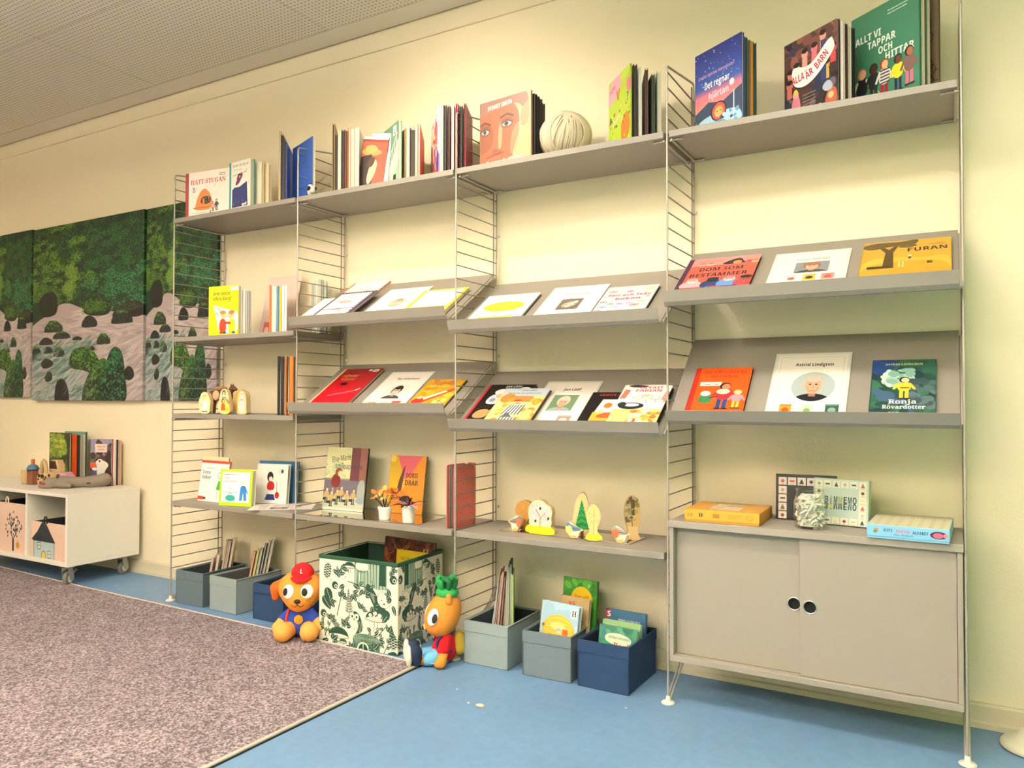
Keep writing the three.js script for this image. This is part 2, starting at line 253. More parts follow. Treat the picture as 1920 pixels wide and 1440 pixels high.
// ---------- printed covers ----------
// art(w, h, draw): a printed sheet; draw gets a pen whose unit is 1/100 of the width
const artCache = new Map();
function art(w, h, draw, px = 360, k = 1) {
  const c = canvas(px, Math.round((px * h) / w)), x = c.getContext('2d'), u = px / 100, H = (100 * h) / w;
  x.scale(u, u); x.lineJoin = x.lineCap = 'round';
  const p = { x, H,
    bg: (c1) => { x.fillStyle = c1; x.fillRect(0, 0, 100, H); },
    re: (a, b, w1, h1, c1) => { x.fillStyle = c1; x.fillRect(a, b, w1, h1); },
    el: (a, b, r1, r2, c1, rot = 0) => { x.fillStyle = c1; x.beginPath(); x.ellipse(a, b, r1, r2, rot, 0, 7); x.fill(); },
    po: (pts, c1) => { x.fillStyle = c1; x.beginPath(); pts.forEach((q, i) => (i ? x.lineTo(...q) : x.moveTo(...q))); x.closePath(); x.fill(); },
    cu: (pts, c1) => { x.fillStyle = c1; x.beginPath(); const n = pts.length, m = (i) => [(pts[i % n][0] + pts[(i + 1) % n][0]) / 2, (pts[i % n][1] + pts[(i + 1) % n][1]) / 2]; x.moveTo(...m(n - 1)); pts.forEach((q, i) => x.quadraticCurveTo(...q, ...m(i))); x.fill(); },
    ln: (pts, c1, w1 = 1) => { x.strokeStyle = c1; x.lineWidth = w1; x.beginPath(); pts.forEach((q, i) => (i ? x.lineTo(...q) : x.moveTo(...q))); x.stroke(); },
    ring: (a, b, r1, r2, c1, w1) => { x.strokeStyle = c1; x.lineWidth = w1; x.beginPath(); x.ellipse(a, b, r1, r2, 0, 0, 7); x.stroke(); },
    tx: (s, a, b, size, c1, o = {}) => { x.save(); x.translate(a, b); x.rotate((o.rot ?? 0) * D); x.fillStyle = c1; x.textAlign = o.al ?? 'center'; x.font = `${o.it ? 'italic ' : ''}${o.b === 0 ? '' : 'bold '}${size}px ${o.f ?? 'sans-serif'}`; x.scale(o.sx ?? 1, 1); if (o.w) { const k = x.measureText(s).width; x.scale(o.w / k, 1); } x.fillText(s, 0, 0); x.restore(); },
    scatter: (n, x0, y0, x1, y1, cols, r0, r1, k = 1) => { for (let i = 0; i < n; i++) p.el(rr(x0, x1), rr(y0, y1), rr(r0, r1), rr(r0, r1) * k, cols[Math.floor(rnd() * cols.length)], rr(0, 3)); },
    strokes: (n, x0, y0, x1, y1, cols, len, w1, ang = null) => { for (let i = 0; i < n; i++) { const a = rr(x0, x1), b = rr(y0, y1), t = ang === null ? rr(0, 6.3) : ang + rr(-0.3, 0.3); p.ln([[a, b], [a + Math.cos(t) * len, b + Math.sin(t) * len]], cols[Math.floor(rnd() * cols.length)], w1); } },
    small: (a, b, w1, n, c1, lh = 3) => { for (let i = 0; i < n; i++) for (let q = a; q < a + w1 * (i === n - 1 ? 0.7 : 1); ) { const l = rr(2, 6); p.ln([[q, b + i * lh], [Math.min(a + w1, q + l), b + i * lh]], c1, lh * 0.33); q += l + 1.6; } },
    kid: (a, b, h, o = {}) => { const s = o.skin ?? '#e8b48c', top = o.top ?? '#c33', low = o.low ?? '#334', hair = o.hair ?? '#3a241a'; // generic child, feet at (a, b)
      p.re(a - h * 0.11, b - h * 0.42, h * 0.09, h * 0.42, low); p.re(a + h * 0.02, b - h * 0.42, h * 0.09, h * 0.42, low);
      p.cu([[a - h * 0.16, b - h * 0.34], [a - h * 0.15, b - h * 0.72], [a, b - h * 0.78], [a + h * 0.15, b - h * 0.72], [a + h * 0.16, b - h * 0.34]], top);
      p.ln([[a - h * 0.13, b - h * 0.68], [a - h * 0.24, b - h * 0.45]], o.arm ?? top, h * 0.07); p.ln([[a + h * 0.13, b - h * 0.68], [a + h * 0.24, b - h * (o.up ? 0.9 : 0.45)]], o.arm ?? top, h * 0.07);
      p.el(a, b - h * 0.86, h * 0.125, h * 0.135, hair); p.el(a + h * 0.02, b - h * 0.84, h * 0.095, h * 0.11, s);
      p.el(a - h * 0.07, b - h * 0.005, h * 0.08, h * 0.03, '#222'); p.el(a + h * 0.08, b - h * 0.005, h * 0.08, h * 0.03, '#222'); },
    portrait: (a, b, w1, h1, o) => { x.save(); x.beginPath(); if (o.oval) x.ellipse(a + w1 / 2, b + h1 / 2, w1 / 2, h1 / 2, 0, 0, 7); else x.rect(a, b, w1, h1); x.clip(); const X = (q) => a + q * w1, Y = (q) => b + q * h1;
      p.re(a, b, w1, h1, o.bg); p.el(X(0.5), Y(1.08), w1 * 0.48, h1 * 0.34, o.cloth); p.re(X(0.42), Y(0.62), w1 * 0.16, h1 * 0.22, o.skin2 ?? o.skin);
      p.el(X(0.5), Y(0.38), w1 * 0.25, h1 * 0.33, o.hair); p.el(X(0.5), Y(0.46), w1 * 0.185, h1 * 0.29, o.skin); p.el(X(0.5), Y(0.22), w1 * 0.2, h1 * 0.13, o.hair);
      if (o.cap) p.el(X(0.48), Y(0.2), w1 * 0.27, h1 * 0.14, o.cap);
      for (const q of [0.43, 0.57]) { p.el(X(q), Y(0.43), w1 * 0.028, h1 * 0.02, '#2a1c14'); p.ln([[X(q - 0.05), Y(0.385)], [X(q + 0.05), Y(0.38)]], o.brow ?? o.hair, h1 * 0.015); }
      p.ln([[X(0.5), Y(0.45)], [X(0.52), Y(0.55)], [X(0.49), Y(0.56)]], o.skin2 ?? '#a8684c', h1 * 0.012); p.ln([[X(0.44), Y(0.645)], [X(0.5), Y(0.655)], [X(0.56), Y(0.64)]], '#a04c40', h1 * 0.02);
      if (o.old) for (const q of [0.38, 0.62]) p.ln([[X(q), Y(0.5)], [X(q + (q < 0.5 ? 0.04 : -0.04)), Y(0.68)]], o.skin2, h1 * 0.012);
      x.restore(); } };
  draw(p); if (k !== 1) { x.scale(1, k); draw(p); }   // k < 1: the design ends above a foot that the shelf lip hides
  return texOf(c);
}
const coverM = (t, rough = 0.42) => new THREE.MeshStandardMaterial({ map: t, roughness: rough });
const plainCache = new Map();
const plain = (c, rough = 0.5) => { const k = c + rough; if (!plainCache.has(k)) plainCache.set(k, std(c, rough)); return plainCache.get(k); };
const pagesM = (() => { const t = noiseTex(64, (x, y) => 205 + 50 * ((x * 7919 + (x % 5) * 31) % 17) / 17, true, [60, 1]); return std(lin(0.74, 0.68, 0.56), 0.9, { map: t }); })();
// box whose +z face carries the print; the other faces take the colour at the print's edge
function printBox(w, h, d) {
  const g = new THREE.BoxGeometry(w, h, d), u = g.attributes.uv, n = g.attributes.normal, p = g.attributes.position;
  for (let i = 0; i < u.count; i++) if (n.getZ(i) < 0.5) u.setXY(i, Math.abs(n.getX(i)) > 0.5 ? (n.getX(i) > 0 ? 0.995 : 0.005) : Math.min(0.99, Math.max(0.01, p.getX(i) / w + 0.5)), Math.abs(n.getY(i)) > 0.5 ? (n.getY(i) > 0 ? 0.995 : 0.005) : Math.min(0.99, Math.max(0.01, p.getY(i) / h + 0.5)));
  return g;
}
const geoCache = new Map();
const cached = (k, f) => { if (!geoCache.has(k)) geoCache.set(k, f()); return geoCache.get(k); };
// a hardback: local x along the cover from its spine corner, y up, printed front at z = 0, back at z = -t
function book(label, o) {
  const { w, h, t = 0.01 } = o, b = 0.0018, t2 = thing(o.name ?? 'picture_book', label, 'book', o.pos ?? [0, 0, 0], (o.yaw ?? 0) * D, o.group);
  if (o.roll) t2.rotation.z = o.roll * D; if (o.lean) t2.rotation.x = -o.lean * D;
  const front = o.tex ? coverM(o.tex, o.rough ?? 0.4) : plain(o.col, o.rough ?? 0.5), side = plain(o.spine ?? o.col ?? '#ddd', 0.5), back = plain(o.back ?? o.spine ?? o.col ?? '#ddd', 0.5);
  const key = [w, h, t].map((q) => Math.round(q * 2000)).join('_');
  part('front_cover', cached('f' + key, () => printBox(w, h, b).translate(w / 2, h / 2, -b / 2)), front, t2);
  if (t > 0.004) {
    part('back_cover', cached('b' + key, () => G.box(w, h, b, w / 2, h / 2, -t + b / 2)), back, t2);
    part('pages', cached('p' + key, () => G.box(w - 0.006, h - 0.008, t - 2 * b, w / 2 - 0.001, h / 2, -t / 2)), o.pg ? plain(o.pg, 0.9) : pagesM, t2);
    part('spine', cached('s' + key, () => { const s = shapeOf([[0, 0], [0.0012, 0], [0.0012, t], [0, t], [-0.0016, 0.85 * t], [-0.002, 0.5 * t], [-0.0016, 0.15 * t]]); return new THREE.ExtrudeGeometry(s, { depth: h, bevelEnabled: false }).rotateX(-Math.PI / 2); }), side, t2);
  }
  return t2;
}
// standing behind one another: list of [w, h, t, colour, colour word]; right-hand corner R = [x, z] of the first, its print normal set by yaw
const ORD = ['first', 'second', 'third', 'fourth', 'fifth', 'sixth', 'seventh', 'eighth', 'ninth', 'tenth', 'eleventh'];
function stack(R, y, yaw, list, what, group, o = {}) {
  let off = o.start ?? 0, c = Math.cos(yaw * D), s = Math.sin(yaw * D);
  list.forEach(([w, h, t, col, word, dy = 0, pg], i) => {
    const yw = yaw + dy, cw = Math.cos(yw * D), sw = Math.sin(yw * D), rx = o.flush ? R[0] - off / s : R[0] - s * off, rz = o.flush ? R[1] : R[1] - c * off;
    const dark = new THREE.Color(col).getHSL({}).l < 0.3;
    book(`${word} ${what.replace('#', ORD[i])}`, { w, h, t, col, back: col, spine: col, pg: pg ?? (dark ? '#4a4038' : undefined), group, yaw: yw, pos: [rx - cw * w, y + 0.0005, rz + sw * w], roll: o.roll ?? 0, lean: o.lean ?? 0 });
    off += t + (o.gap ?? 0.0012) + Math.max(0, Math.abs(dy) * 0.0006);
  });
}
function onDisplay(label, k, xl, s0, o) { const f = dispFrame(k), n = (o.n ?? 0) + 0.0004 + (o.t ?? 0.01); return book(label, { ...o, lean: f.phi / D, pos: [xl, f.yb + f.dy * s0 + f.ny * n, f.zb + f.dz * s0 + f.nz * n] }); }
function sheetArt(title, o) {
  return art(0.21, 0.297, (p) => { p.bg('#d9dcd6'); p.re(2.5, 2.5, 95, p.H - 5, '#efe3da'); if (o.frame) { p.x.strokeStyle = '#cfc2b8'; p.x.lineWidth = 0.6; p.x.strokeRect(7, 7, 86, p.H - 14); }
    p.tx(title, 54, 27, o.ts ?? 8, '#2a2624', { w: o.tw ?? 50, b: o.b ?? 1 });
    p.portrait(...o.box, o.face); o.th.forEach(([x, y, w, h, c1, c2]) => { p.re(x, y, w, h, c1); p.el(x + w / 2, y + h * 0.55, w * 0.3, h * 0.25, c2); p.ln([[x + 1.5, y + 2], [x + w - 1.5, y + 2]], c2, 1); }); });
}
function sheet(label, k, xl, s0, tex, o = {}) {
  const f = dispFrame(k), w = o.w ?? 0.212, h = o.h ?? 0.3, n = 0.0025 + (o.n ?? 0), t = thing('laminated_sheet', label, 'sheet', [xl, f.yb + f.dy * s0 + f.ny * n, f.zb + f.dz * s0 + f.nz * n]);
  t.rotation.x = -f.phi;
  part('print', printBox(w, h, 0.0012).translate(w / 2, h / 2, 0), coverM(tex, 0.25), t);
  part('laminate_rim', join([G.box(w + 0.01, 0.005, 0.0008, w / 2, -0.0025, 0), G.box(w + 0.01, 0.005, 0.0008, w / 2, h + 0.0025, 0), G.box(0.005, h, 0.0008, -0.0025, h / 2, 0), G.box(0.005, h, 0.0008, w + 0.0025, h / 2, 0)]), plain('#d4d2cc', 0.2), t);
}
// ---- top shelf, first bay
book('white picture book with red spine showing a brick-orange round house', { pos: [0.084, T0, 0.306], yaw: 7, w: 0.262, h: 0.203, t: 0.012, spine: '#a3202a', tex: art(0.262, 0.203, (p) => { p.bg('#efe2d6'); p.re(0, 0, 7.5, p.H, '#a3202a');
  p.tx('HATT-STUGAN', 52, 22, 11, '#c0392b', { w: 80, f: 'serif' }); p.tx('B', 20, 36, 12, '#333', { f: 'serif', b: 0 }); p.small(78, 7, 14, 2, '#444');
  p.cu([[22, 62], [30, 40], [44, 28], [58, 40], [64, 60], [76, 62], [66, 68], [24, 69]], '#d9803c'); p.cu([[34, 58], [38, 44], [58, 44], [60, 58]], '#3a1d10'); p.re(40, 48, 4, 11, '#d9803c'); p.ln([[20, 64], [66, 64]], '#b86628', 2.5); p.strokes(40, 45, 25, 88, 60, ['#cdbfae', '#d8c2a8'], 4, 0.5); p.kid(64, 72, 17, { top: '#cfa878', low: '#3a4458' }); p.kid(72, 71, 20, { top: '#333a4a', low: '#2a3040' }); p.kid(58, 74, 12, { top: '#c8bba6' }); p.small(14, 73, 66, 1, '#9a8c7c'); }) });
book('cream picture book with teal spine showing a navy mountain', { pos: [0.342, T0, 0.272], yaw: -4, w: 0.15, h: 0.222, t: 0.024, spine: '#2f8f96', tex: art(0.15, 0.222, (p) => { p.bg('#f0e8d8'); p.re(0, 0, 9, p.H, '#3a9aa0'); p.tx('Ensam här jag var', 54, 16, 11, '#555', { w: 76, f: 'serif', b: 0 }); p.small(22, 26, 50, 1, '#555');
  p.ln([[18, 42], [80, 36], [84, 28]], '#555', 1.4); p.el(50, 48, 15, 9, '#7c2f66', -0.5); p.el(44, 60, 16, 7, '#6d2a5c', -0.7); p.el(48, 44, 7, 6, '#2a1a1a'); p.el(50, 47, 4, 4, '#d8a080'); p.po([[14, 138], [15, 84], [24, 78], [50, 78], [66, 72], [84, 66], [88, 138]], '#26336e'); p.scatter(30, 16, 120, 86, 138, ['#3c4a8a', '#fff', '#1b2550'], 0.4, 1.4); p.po([[60, 132], [82, 128], [84, 133], [62, 138]], '#d8d0d8'); }) });
stack([0.521, 0.246], T0, -4, [[0.15, 0.212, 0.012, '#efe4c8', 'cream-backed book']], 'behind the navy mountain book', undefined);
stack([0.541, 0.222], T0, -4, [[0.15, 0.206, 0.014, '#e8d9b4', 'pale yellow book']], 'furthest behind the navy mountain book', undefined);
// ---- top shelf: blue books at the joint of first and second bay
const gBlue = 'blue and black books beside the small bird';
stack([0.678, 0.292], T0, -52, [[0.2, 0.31, 0.008, '#d8b45c', 'tall mustard-edged book standing edge on'], [0.2, 0.29, 0.010, '#1d1d22', 'black book squeezed against the mustard-edged book'], [0.19, 0.255, 0.016, '#3a5fb0', 'blue book leaning beside the black book']], 'in the group beside the small bird', gBlue, { flush: 1 });
book('wide blue book turned open behind the small bird', { pos: [0.655, T0, 0.19], yaw: -22, w: 0.215, h: 0.262, t: 0.012, col: '#3f68bd', spine: '#3a5fb0', back: '#e0cfa6' });
// ---- top shelf, second bay
const gRow = 'thin books standing edge on in the top shelf’s second bay';
stack([0.985, 0.292], T0, -56, [[0.22, 0.285, 0.010, '#a88050', 'tan', 3], [0.22, 0.235, 0.010, '#2a2420', 'dark brown', -3], [0.21, 0.25, 0.012, '#e9ddc4', 'cream', -6], [0.22, 0.25, 0.012, '#17161a', 'black', -5], [0.2, 0.245, 0.010, '#b5503a', 'brick red', -3], [0.2, 0.252, 0.010, '#d2622c', 'orange', -2], [0.2, 0.247, 0.012, '#e8d8b8', 'buff', -2], [0.2, 0.25, 0.010, '#c7a071', 'light brown', 0], [0.2, 0.245, 0.008, '#f0ece2', 'white', 0]].map((b) => (b[4] += ' book, the', b)), '# of the thin books counted from the small bird', gRow, { gap: 0.0012, flush: 1 });
book('rust-red book showing a rider’s hat, leaning over beside the thin books', { pos: [1.10, T0 + 0.001, 0.272], yaw: 8, roll: -9, w: 0.118, h: 0.215, t: 0.008, spine: '#6a2a1c', tex: art(0.118, 0.215, (p) => { p.bg('#a4523a'); p.re(0, 0, 100, 9, '#e9e0d2'); p.re(0, 9, 100, 8, '#8a3c2c'); p.el(40, 52, 40, 12, '#b98a4a'); p.el(38, 42, 24, 14, '#c89a58'); p.po([[0, 182], [0, 70], [40, 60], [62, 100], [50, 182]], '#2c1a12'); p.cu([[46, 70], [70, 84], [62, 130], [40, 170], [30, 140]], '#d8b890'); p.cu([[30, 72], [60, 66], [52, 100], [28, 110]], '#4a2c1c'); }) });
stack([1.234, 0.247], T0, 10, [[0.09, 0.222, 0.008, '#efe9dc', 'white book'], [0.085, 0.226, 0.012, '#d06a24', 'orange-edged book']], 'behind the leaning rust-red book', undefined, { roll: -6 });
book('sage green book with yellow title and children on a white stair', { pos: [1.115, T0, 0.165], yaw: -30, w: 0.236, h: 0.24, t: 0.016, spine: '#5a8a6c', tex: art(0.236, 0.24, (p) => { p.bg('#6d9a7c'); p.tx('Vi måste', 30, 22, 15, '#efe04a', { w: 52 }); p.tx('till', 22, 37, 13, '#efe04a', {}); p.tx('jobbet', 26, 51, 15, '#efe04a', { w: 40 }); p.re(78, 4, 14, 16, '#f2efe6'); p.tx('L', 85, 18, 14, '#222'); p.po([[30, 102], [100, 30], [100, 102]], '#c8dac8'); p.po([[66, 102], [100, 66], [100, 102]], '#9cc0a8'); for (let i = 0; i < 8; i++) p.ln([[36 + i * 8, 94 - i * 8], [36 + i * 8, 78 - i * 8]], '#f0f2ea', 1.6); p.ln([[34, 80], [96, 18]], '#f0f2ea', 1.8); p.kid(16, 96, 30, { top: '#3a4a44', low: '#2c3a38', skin: '#d8905c' }); p.kid(36, 78, 34, { top: '#e0843c', low: '#c05a30', hair: '#a85a2a' }); p.kid(54, 62, 34, { top: '#3a6a8c', low: '#2a4a66', hair: '#8a4a2a' }); p.re(78, 86, 12, 14, '#222a28'); }) });
stack([1.362, 0.262], T0, -30, [[0.22, 0.215, 0.024, '#b59a72', 'tan book']], 'just behind the sage green stair book', undefined, { start: -0.006 });
stack([1.366, 0.288], T0, -58, [[0.2, 0.215, 0.010, '#f4efe4', 'white book standing edge on'], [0.2, 0.195, 0.022, '#1c1a1a', 'black book standing edge on'], [0.2, 0.2, 0.008, '#e6d9bd', 'ivory book standing edge on'], [0.2, 0.205, 0.010, '#c8442c', 'red book standing edge on']], 'in the pack of four beyond the sage green book', 'pack of four edge-on books', { flush: 1 });
book('pink and white patterned book fronting the dark pack by the second wire end', { pos: [1.37, T0, 0.135], yaw: -46, w: 0.205, h: 0.262, t: 0.007, spine: '#e8e0e0', tex: art(0.205, 0.262, (p) => { p.bg('#f0e6ea'); p.el(62, 40, 24, 22, '#c8404a'); p.scatter(60, 5, 10, 95, 120, ['#e87a8a', '#f4f0f0', '#b04a7a', '#e8c04a', '#f0b0b8'], 3, 9); p.re(0, 88, 100, 40, '#e06a8a'); p.scatter(40, 0, 88, 100, 127, ['#3a62b8', '#c03048', '#f0e0e0', '#e8a03c'], 2, 8); p.el(85, 98, 14, 20, '#3456b0'); p.scatter(14, 60, 50, 95, 86, ['#2c2430', '#d84a5c'], 1, 3); }) });
stack([1.527, 0.29], T0, -56, [[0.18, 0.262, 0.009, '#f2ece6', 'white'], [0.18, 0.258, 0.012, '#17171c', 'black', -8], [0.17, 0.25, 0.008, '#5a2a2c', 'maroon', -10], [0.17, 0.25, 0.008, '#e8e4e0', 'pale', -11], [0.17, 0.252, 0.008, '#b84a4c', 'red', -12], [0.16, 0.24, 0.010, '#1f2430', 'blue-black', -8], [0.16, 0.245, 0.007, '#8f2c38', 'wine-red', -10]].map((b) => (b[4] += ' book, the', b)), '# in the dark pack behind the pink patterned book', 'dark pack behind the pink patterned book', { gap: 0.0003, flush: 1 });
// ---- top shelf, third bay
book('large book with a close-up painted face in warm brown tones', { pos: [1.678, T0, 0.253], yaw: -7, w: 0.231, h: 0.244, t: 0.01, spine: '#b0876c', tex: art(0.231, 0.244, (p) => { p.bg('#a87654'); p.po([[62, 0], [100, 0], [100, 106], [64, 106]], '#c8a072'); p.cu([[-10, 10], [40, 4], [76, 14], [80, 60], [70, 92], [44, 112], [-10, 112]], '#9c5c42'); p.cu([[-5, -5], [90, -10], [98, 20], [86, 26], [76, 12], [30, 16], [-5, 24]], '#8c6458'); p.cu([[80, 26], [98, 10], [97, 50], [80, 54]], '#c28462'); p.cu([[34, 40], [44, 34], [42, 84], [26, 86], [20, 76]], '#a35f46'); p.cu([[38, 40], [45, 36], [44, 80], [36, 80]], '#c98d6c');
  p.cu([[-10, 30], [22, 34], [30, 60], [20, 80], [-10, 84]], 'rgba(110,60,44,0.35)'); p.cu([[64, 50], [84, 40], [78, 84], [58, 96]], 'rgba(214,160,116,0.45)'); p.cu([[24, 76], [46, 82], [40, 90], [26, 88]], 'rgba(110,58,44,0.4)');
  for (const [ex, ey, k] of [[11, 48, 0.8], [54, 42, 1]]) { p.el(ex, ey - 1, 13 * k, 8.5, 'rgba(106,62,50,0.5)'); p.el(ex, ey, 9 * k, 4.4, '#cdb6a6'); p.el(ex - 1, ey, 4.6 * k, 4.4, '#55626c'); p.el(ex - 1, ey, 2.2 * k, 2.3, '#1e1c1e'); p.ln([[ex - 10 * k, ey - 1], [ex, ey - 5.4], [ex + 10 * k, ey - 1]], '#4c2c24', 1.6); p.ln([[ex - 12 * k, ey - 11], [ex, ey - 15], [ex + 12 * k, ey - 10]], 'rgba(80,48,38,0.75)', 3.4); }
  p.ln([[14, 90], [30, 87], [48, 86]], '#8a4030', 2.4); p.ln([[18, 94], [40, 92]], '#b46a54', 2); p.ln([[79, 24], [80, 58], [66, 92]], '#e0c8a4', 1.6); p.tx('SYDNEY SMITH', 40, 14, 9, '#efe0c8', { w: 48, rot: -3 }); p.tx('Kommer du tillbaka?', 48, 103, 10, '#f4ead0', { w: 72, it: 1 }); }) });
stack([1.917, 0.270], T0, -12, [[0.2, 0.232, 0.012, '#17161a', 'black'], [0.2, 0.228, 0.012, '#2a2322', 'dark grey', -2], [0.2, 0.222, 0.012, '#3a3026', 'brown-black', -2], [0.2, 0.21, 0.012, '#4a4030', 'olive brown', -3]].map((b) => (b[4] += ' book, the', b)), '# behind the large painted face', 'dark books behind the painted face', { gap: 0.002 });
book('lime green book with pink and orange shapes and a question mark', { pos: [2.154, T0, 0.165], yaw: -45, w: 0.182, h: 0.25, t: 0.006, spine: '#9ab830', tex: art(0.182, 0.25, (p) => { p.bg('#a9c832'); p.cu([[0, 0], [70, 0], [62, 22], [20, 44], [0, 48]], '#e8a0b4'); p.cu([[50, 6], [100, -4], [96, 14], [60, 18]], '#b8d23c'); p.cu([[60, 86], [92, 76], [102, 120], [70, 137], [56, 118]], '#ee7a2c'); p.cu([[82, 20], [102, 22], [102, 50], [84, 44]], '#e8788a'); p.tx('V', 45, 46, 28, '#c0402c', {}); p.tx('SOM', 20, 22, 12, '#b04a5c', { rot: -10 }); p.tx('som barn', 54, 68, 12, '#e0a02c', { rot: -14 }); p.tx('?', 88, 62, 22, '#333', {}); p.tx('bara', 40, 84, 14, '#f0c0c8', { rot: -16 }); p.scatter(26, 5, 60, 95, 132, ['#e88a2c', '#d8dc5c', '#d84a5c', '#557a1c', '#333'], 1.2, 4); p.el(10, 74, 4, 7, '#333'); }) });
stack([2.29, 0.282], T0, -45, [[0.17, 0.25, 0.012, '#241c18', 'black', -6], [0.17, 0.245, 0.010, '#c9cfc8', 'pale grey', -18], [0.17, 0.24, 0.010, '#5c1f1c', 'maroon', -20], [0.17, 0.225, 0.010, '#3a5040', 'dark green', -14], [0.16, 0.235, 0.012, '#b9c0a8', 'sage', -14]].map((b) => (b[4] += ' book, the', b)), '# behind the lime green book', 'books fanned behind the lime green book', { gap: 0.002 });
// ---- top shelf, fourth bay
book('blue and pink night-sky book with a child in a round scarf', { pos: [2.466, T0, 0.187], yaw: -31, w: 0.202, h: 0.27, t: 0.011, spine: '#2c3c86', tex: art(0.202, 0.27, (p) => { const g = p.x.createLinearGradient(0, 0, 0, 130); g.addColorStop(0, '#27307e'); g.addColorStop(0.45, '#3c5aa6'); g.addColorStop(0.56, '#e8798c'); g.addColorStop(0.7, '#e98a86'); g.addColorStop(1, '#9cc8dc'); p.x.fillStyle = g; p.x.fillRect(0, 0, 100, p.H); p.po([[0, 96], [30, 84], [60, 92], [100, 78], [100, 134], [0, 134]], '#3c4c66'); p.cu([[0, 112], [40, 104], [100, 110], [100, 140], [0, 140]], '#a8d0e4'); p.scatter(50, 0, 2, 100, 60, ['#dfe6f4', '#8fa6e0'], 0.4, 1.1); p.tx('Emilia Hjärtas Hansdotter', 46, 42, 7, '#e8a8b8', { w: 78, b: 0, it: 1 }); p.tx('Det regnar', 48, 62, 15, '#f6f2f2', { w: 54 }); p.tx('hjärtan', 52, 80, 14, '#f2d4dc', { w: 44 }); p.el(80, 68, 5, 5, '#f3f0ea'); p.el(52, 104, 17, 15, '#3a2438'); p.el(52, 104, 14, 13, '#e8604c'); p.el(52, 105, 9, 8.5, '#f0b06c'); p.ln([[47, 104], [50, 104]], '#333', 1.2); p.ln([[55, 104], [58, 104]], '#333', 1.2); p.cu([[34, 134], [40, 118], [64, 118], [74, 134]], '#4c9cc0'); p.ln([[44, 122], [44, 134]], '#e0c04c', 3); p.ln([[60, 122], [62, 134]], '#e0c04c', 3); p.scatter(24, 0, 110, 100, 133, ['#e8f2f6', '#6c9cc0', '#2c4060'], 1, 4); p.ln([[84, 82], [84, 118]], '#dce8f0', 2); }) });
stack([2.648, 0.284], T0, -31, [[0.19, 0.255, 0.010, '#2c4a48', 'dark teal'], [0.19, 0.25, 0.010, '#7a6a4c', 'khaki', -3], [0.19, 0.248, 0.008, '#c98a2c', 'amber', -2], [0.19, 0.246, 0.012, '#2f4f4c', 'bottle green', -4]].map((b) => (b[4] += ' book, the', b)), '# behind the night-sky book', 'books behind the night-sky book', { gap: 0.0016 });
book('dark crowd-scene book with red capitals on a white banner', { pos: [2.744, T0, 0.182], yaw: -34, w: 0.199, h: 0.243, t: 0.010, spine: '#2a1c1e', tex: art(0.199, 0.243, (p) => { p.bg('#3c2a2a'); p.scatter(80, 0, 0, 100, 36, ['#5a3c38', '#7a4a44', '#2a2030', '#8c5a4c', '#423a50', '#4a3c2c'], 5, 11, 1.3); p.scatter(40, 0, 70, 100, 120, ['#1f1818', '#4a3430', '#6a5a66', '#2c3048', '#30262a'], 5, 12); for (const [a, b, c1] of [[12, 50, '#c87a6a'], [24, 44, '#d88a86'], [40, 28, '#e09a8c'], [58, 26, '#e0707c'], [74, 14, '#d89a86'], [92, 40, '#c8484c'], [80, 60, '#e0a03c'], [10, 66, '#c06a62']]) { p.el(a, b, 6, 7.5, c1); p.el(a, b - 5, 6, 4, '#2a1a18'); p.re(a - 5, b + 6, 10, 14, c1); } p.re(70, 20, 10, 60, '#34406c'); p.cu([[14, 46], [20, 40], [50, 52], [88, 18], [94, 30], [96, 42], [52, 78], [18, 74]], '#f2ece4'); p.x.save(); p.x.translate(19, 68); ['ALLA', 'ÄR', 'BARN'].forEach((s, i) => { p.tx(s, [8, 31, 55][i], [-2, -3, -16][i], 16, '#b8283a', { rot: [-4, -20, -36][i], w: [24, 15, 28][i] }); }); p.x.restore(); p.cu([[12, 118], [16, 84], [28, 80], [34, 118]], '#c87a8c'); p.el(22, 84, 6, 6, '#e09a94'); p.el(22, 80, 4, 4, '#e8c040'); p.cu([[76, 122], [80, 98], [98, 94], [100, 122]], '#b8603c'); p.el(88, 106, 5, 5, '#e8b48c'); p.cu([[70, 90], [84, 80], [94, 96], [80, 100]], '#a8b0c0'); p.re(62, 112, 8, 10, '#e8e0dc'); p.small(36, 90, 24, 5, '#8a7a6a', 5); }) });
stack([2.922, 0.284], T0, -34, [[0.19, 0.236, 0.008, '#d8cfc0', 'pale'], [0.19, 0.23, 0.008, '#4a3028', 'brown', -3], [0.19, 0.226, 0.010, '#cfc4ae', 'cream', -3], [0.19, 0.224, 0.010, '#17161a', 'black', -5]].map((b) => (b[4] += ' book, the', b)), '# behind the banner crowd book', 'books behind the banner crowd book', { gap: 0.003 });
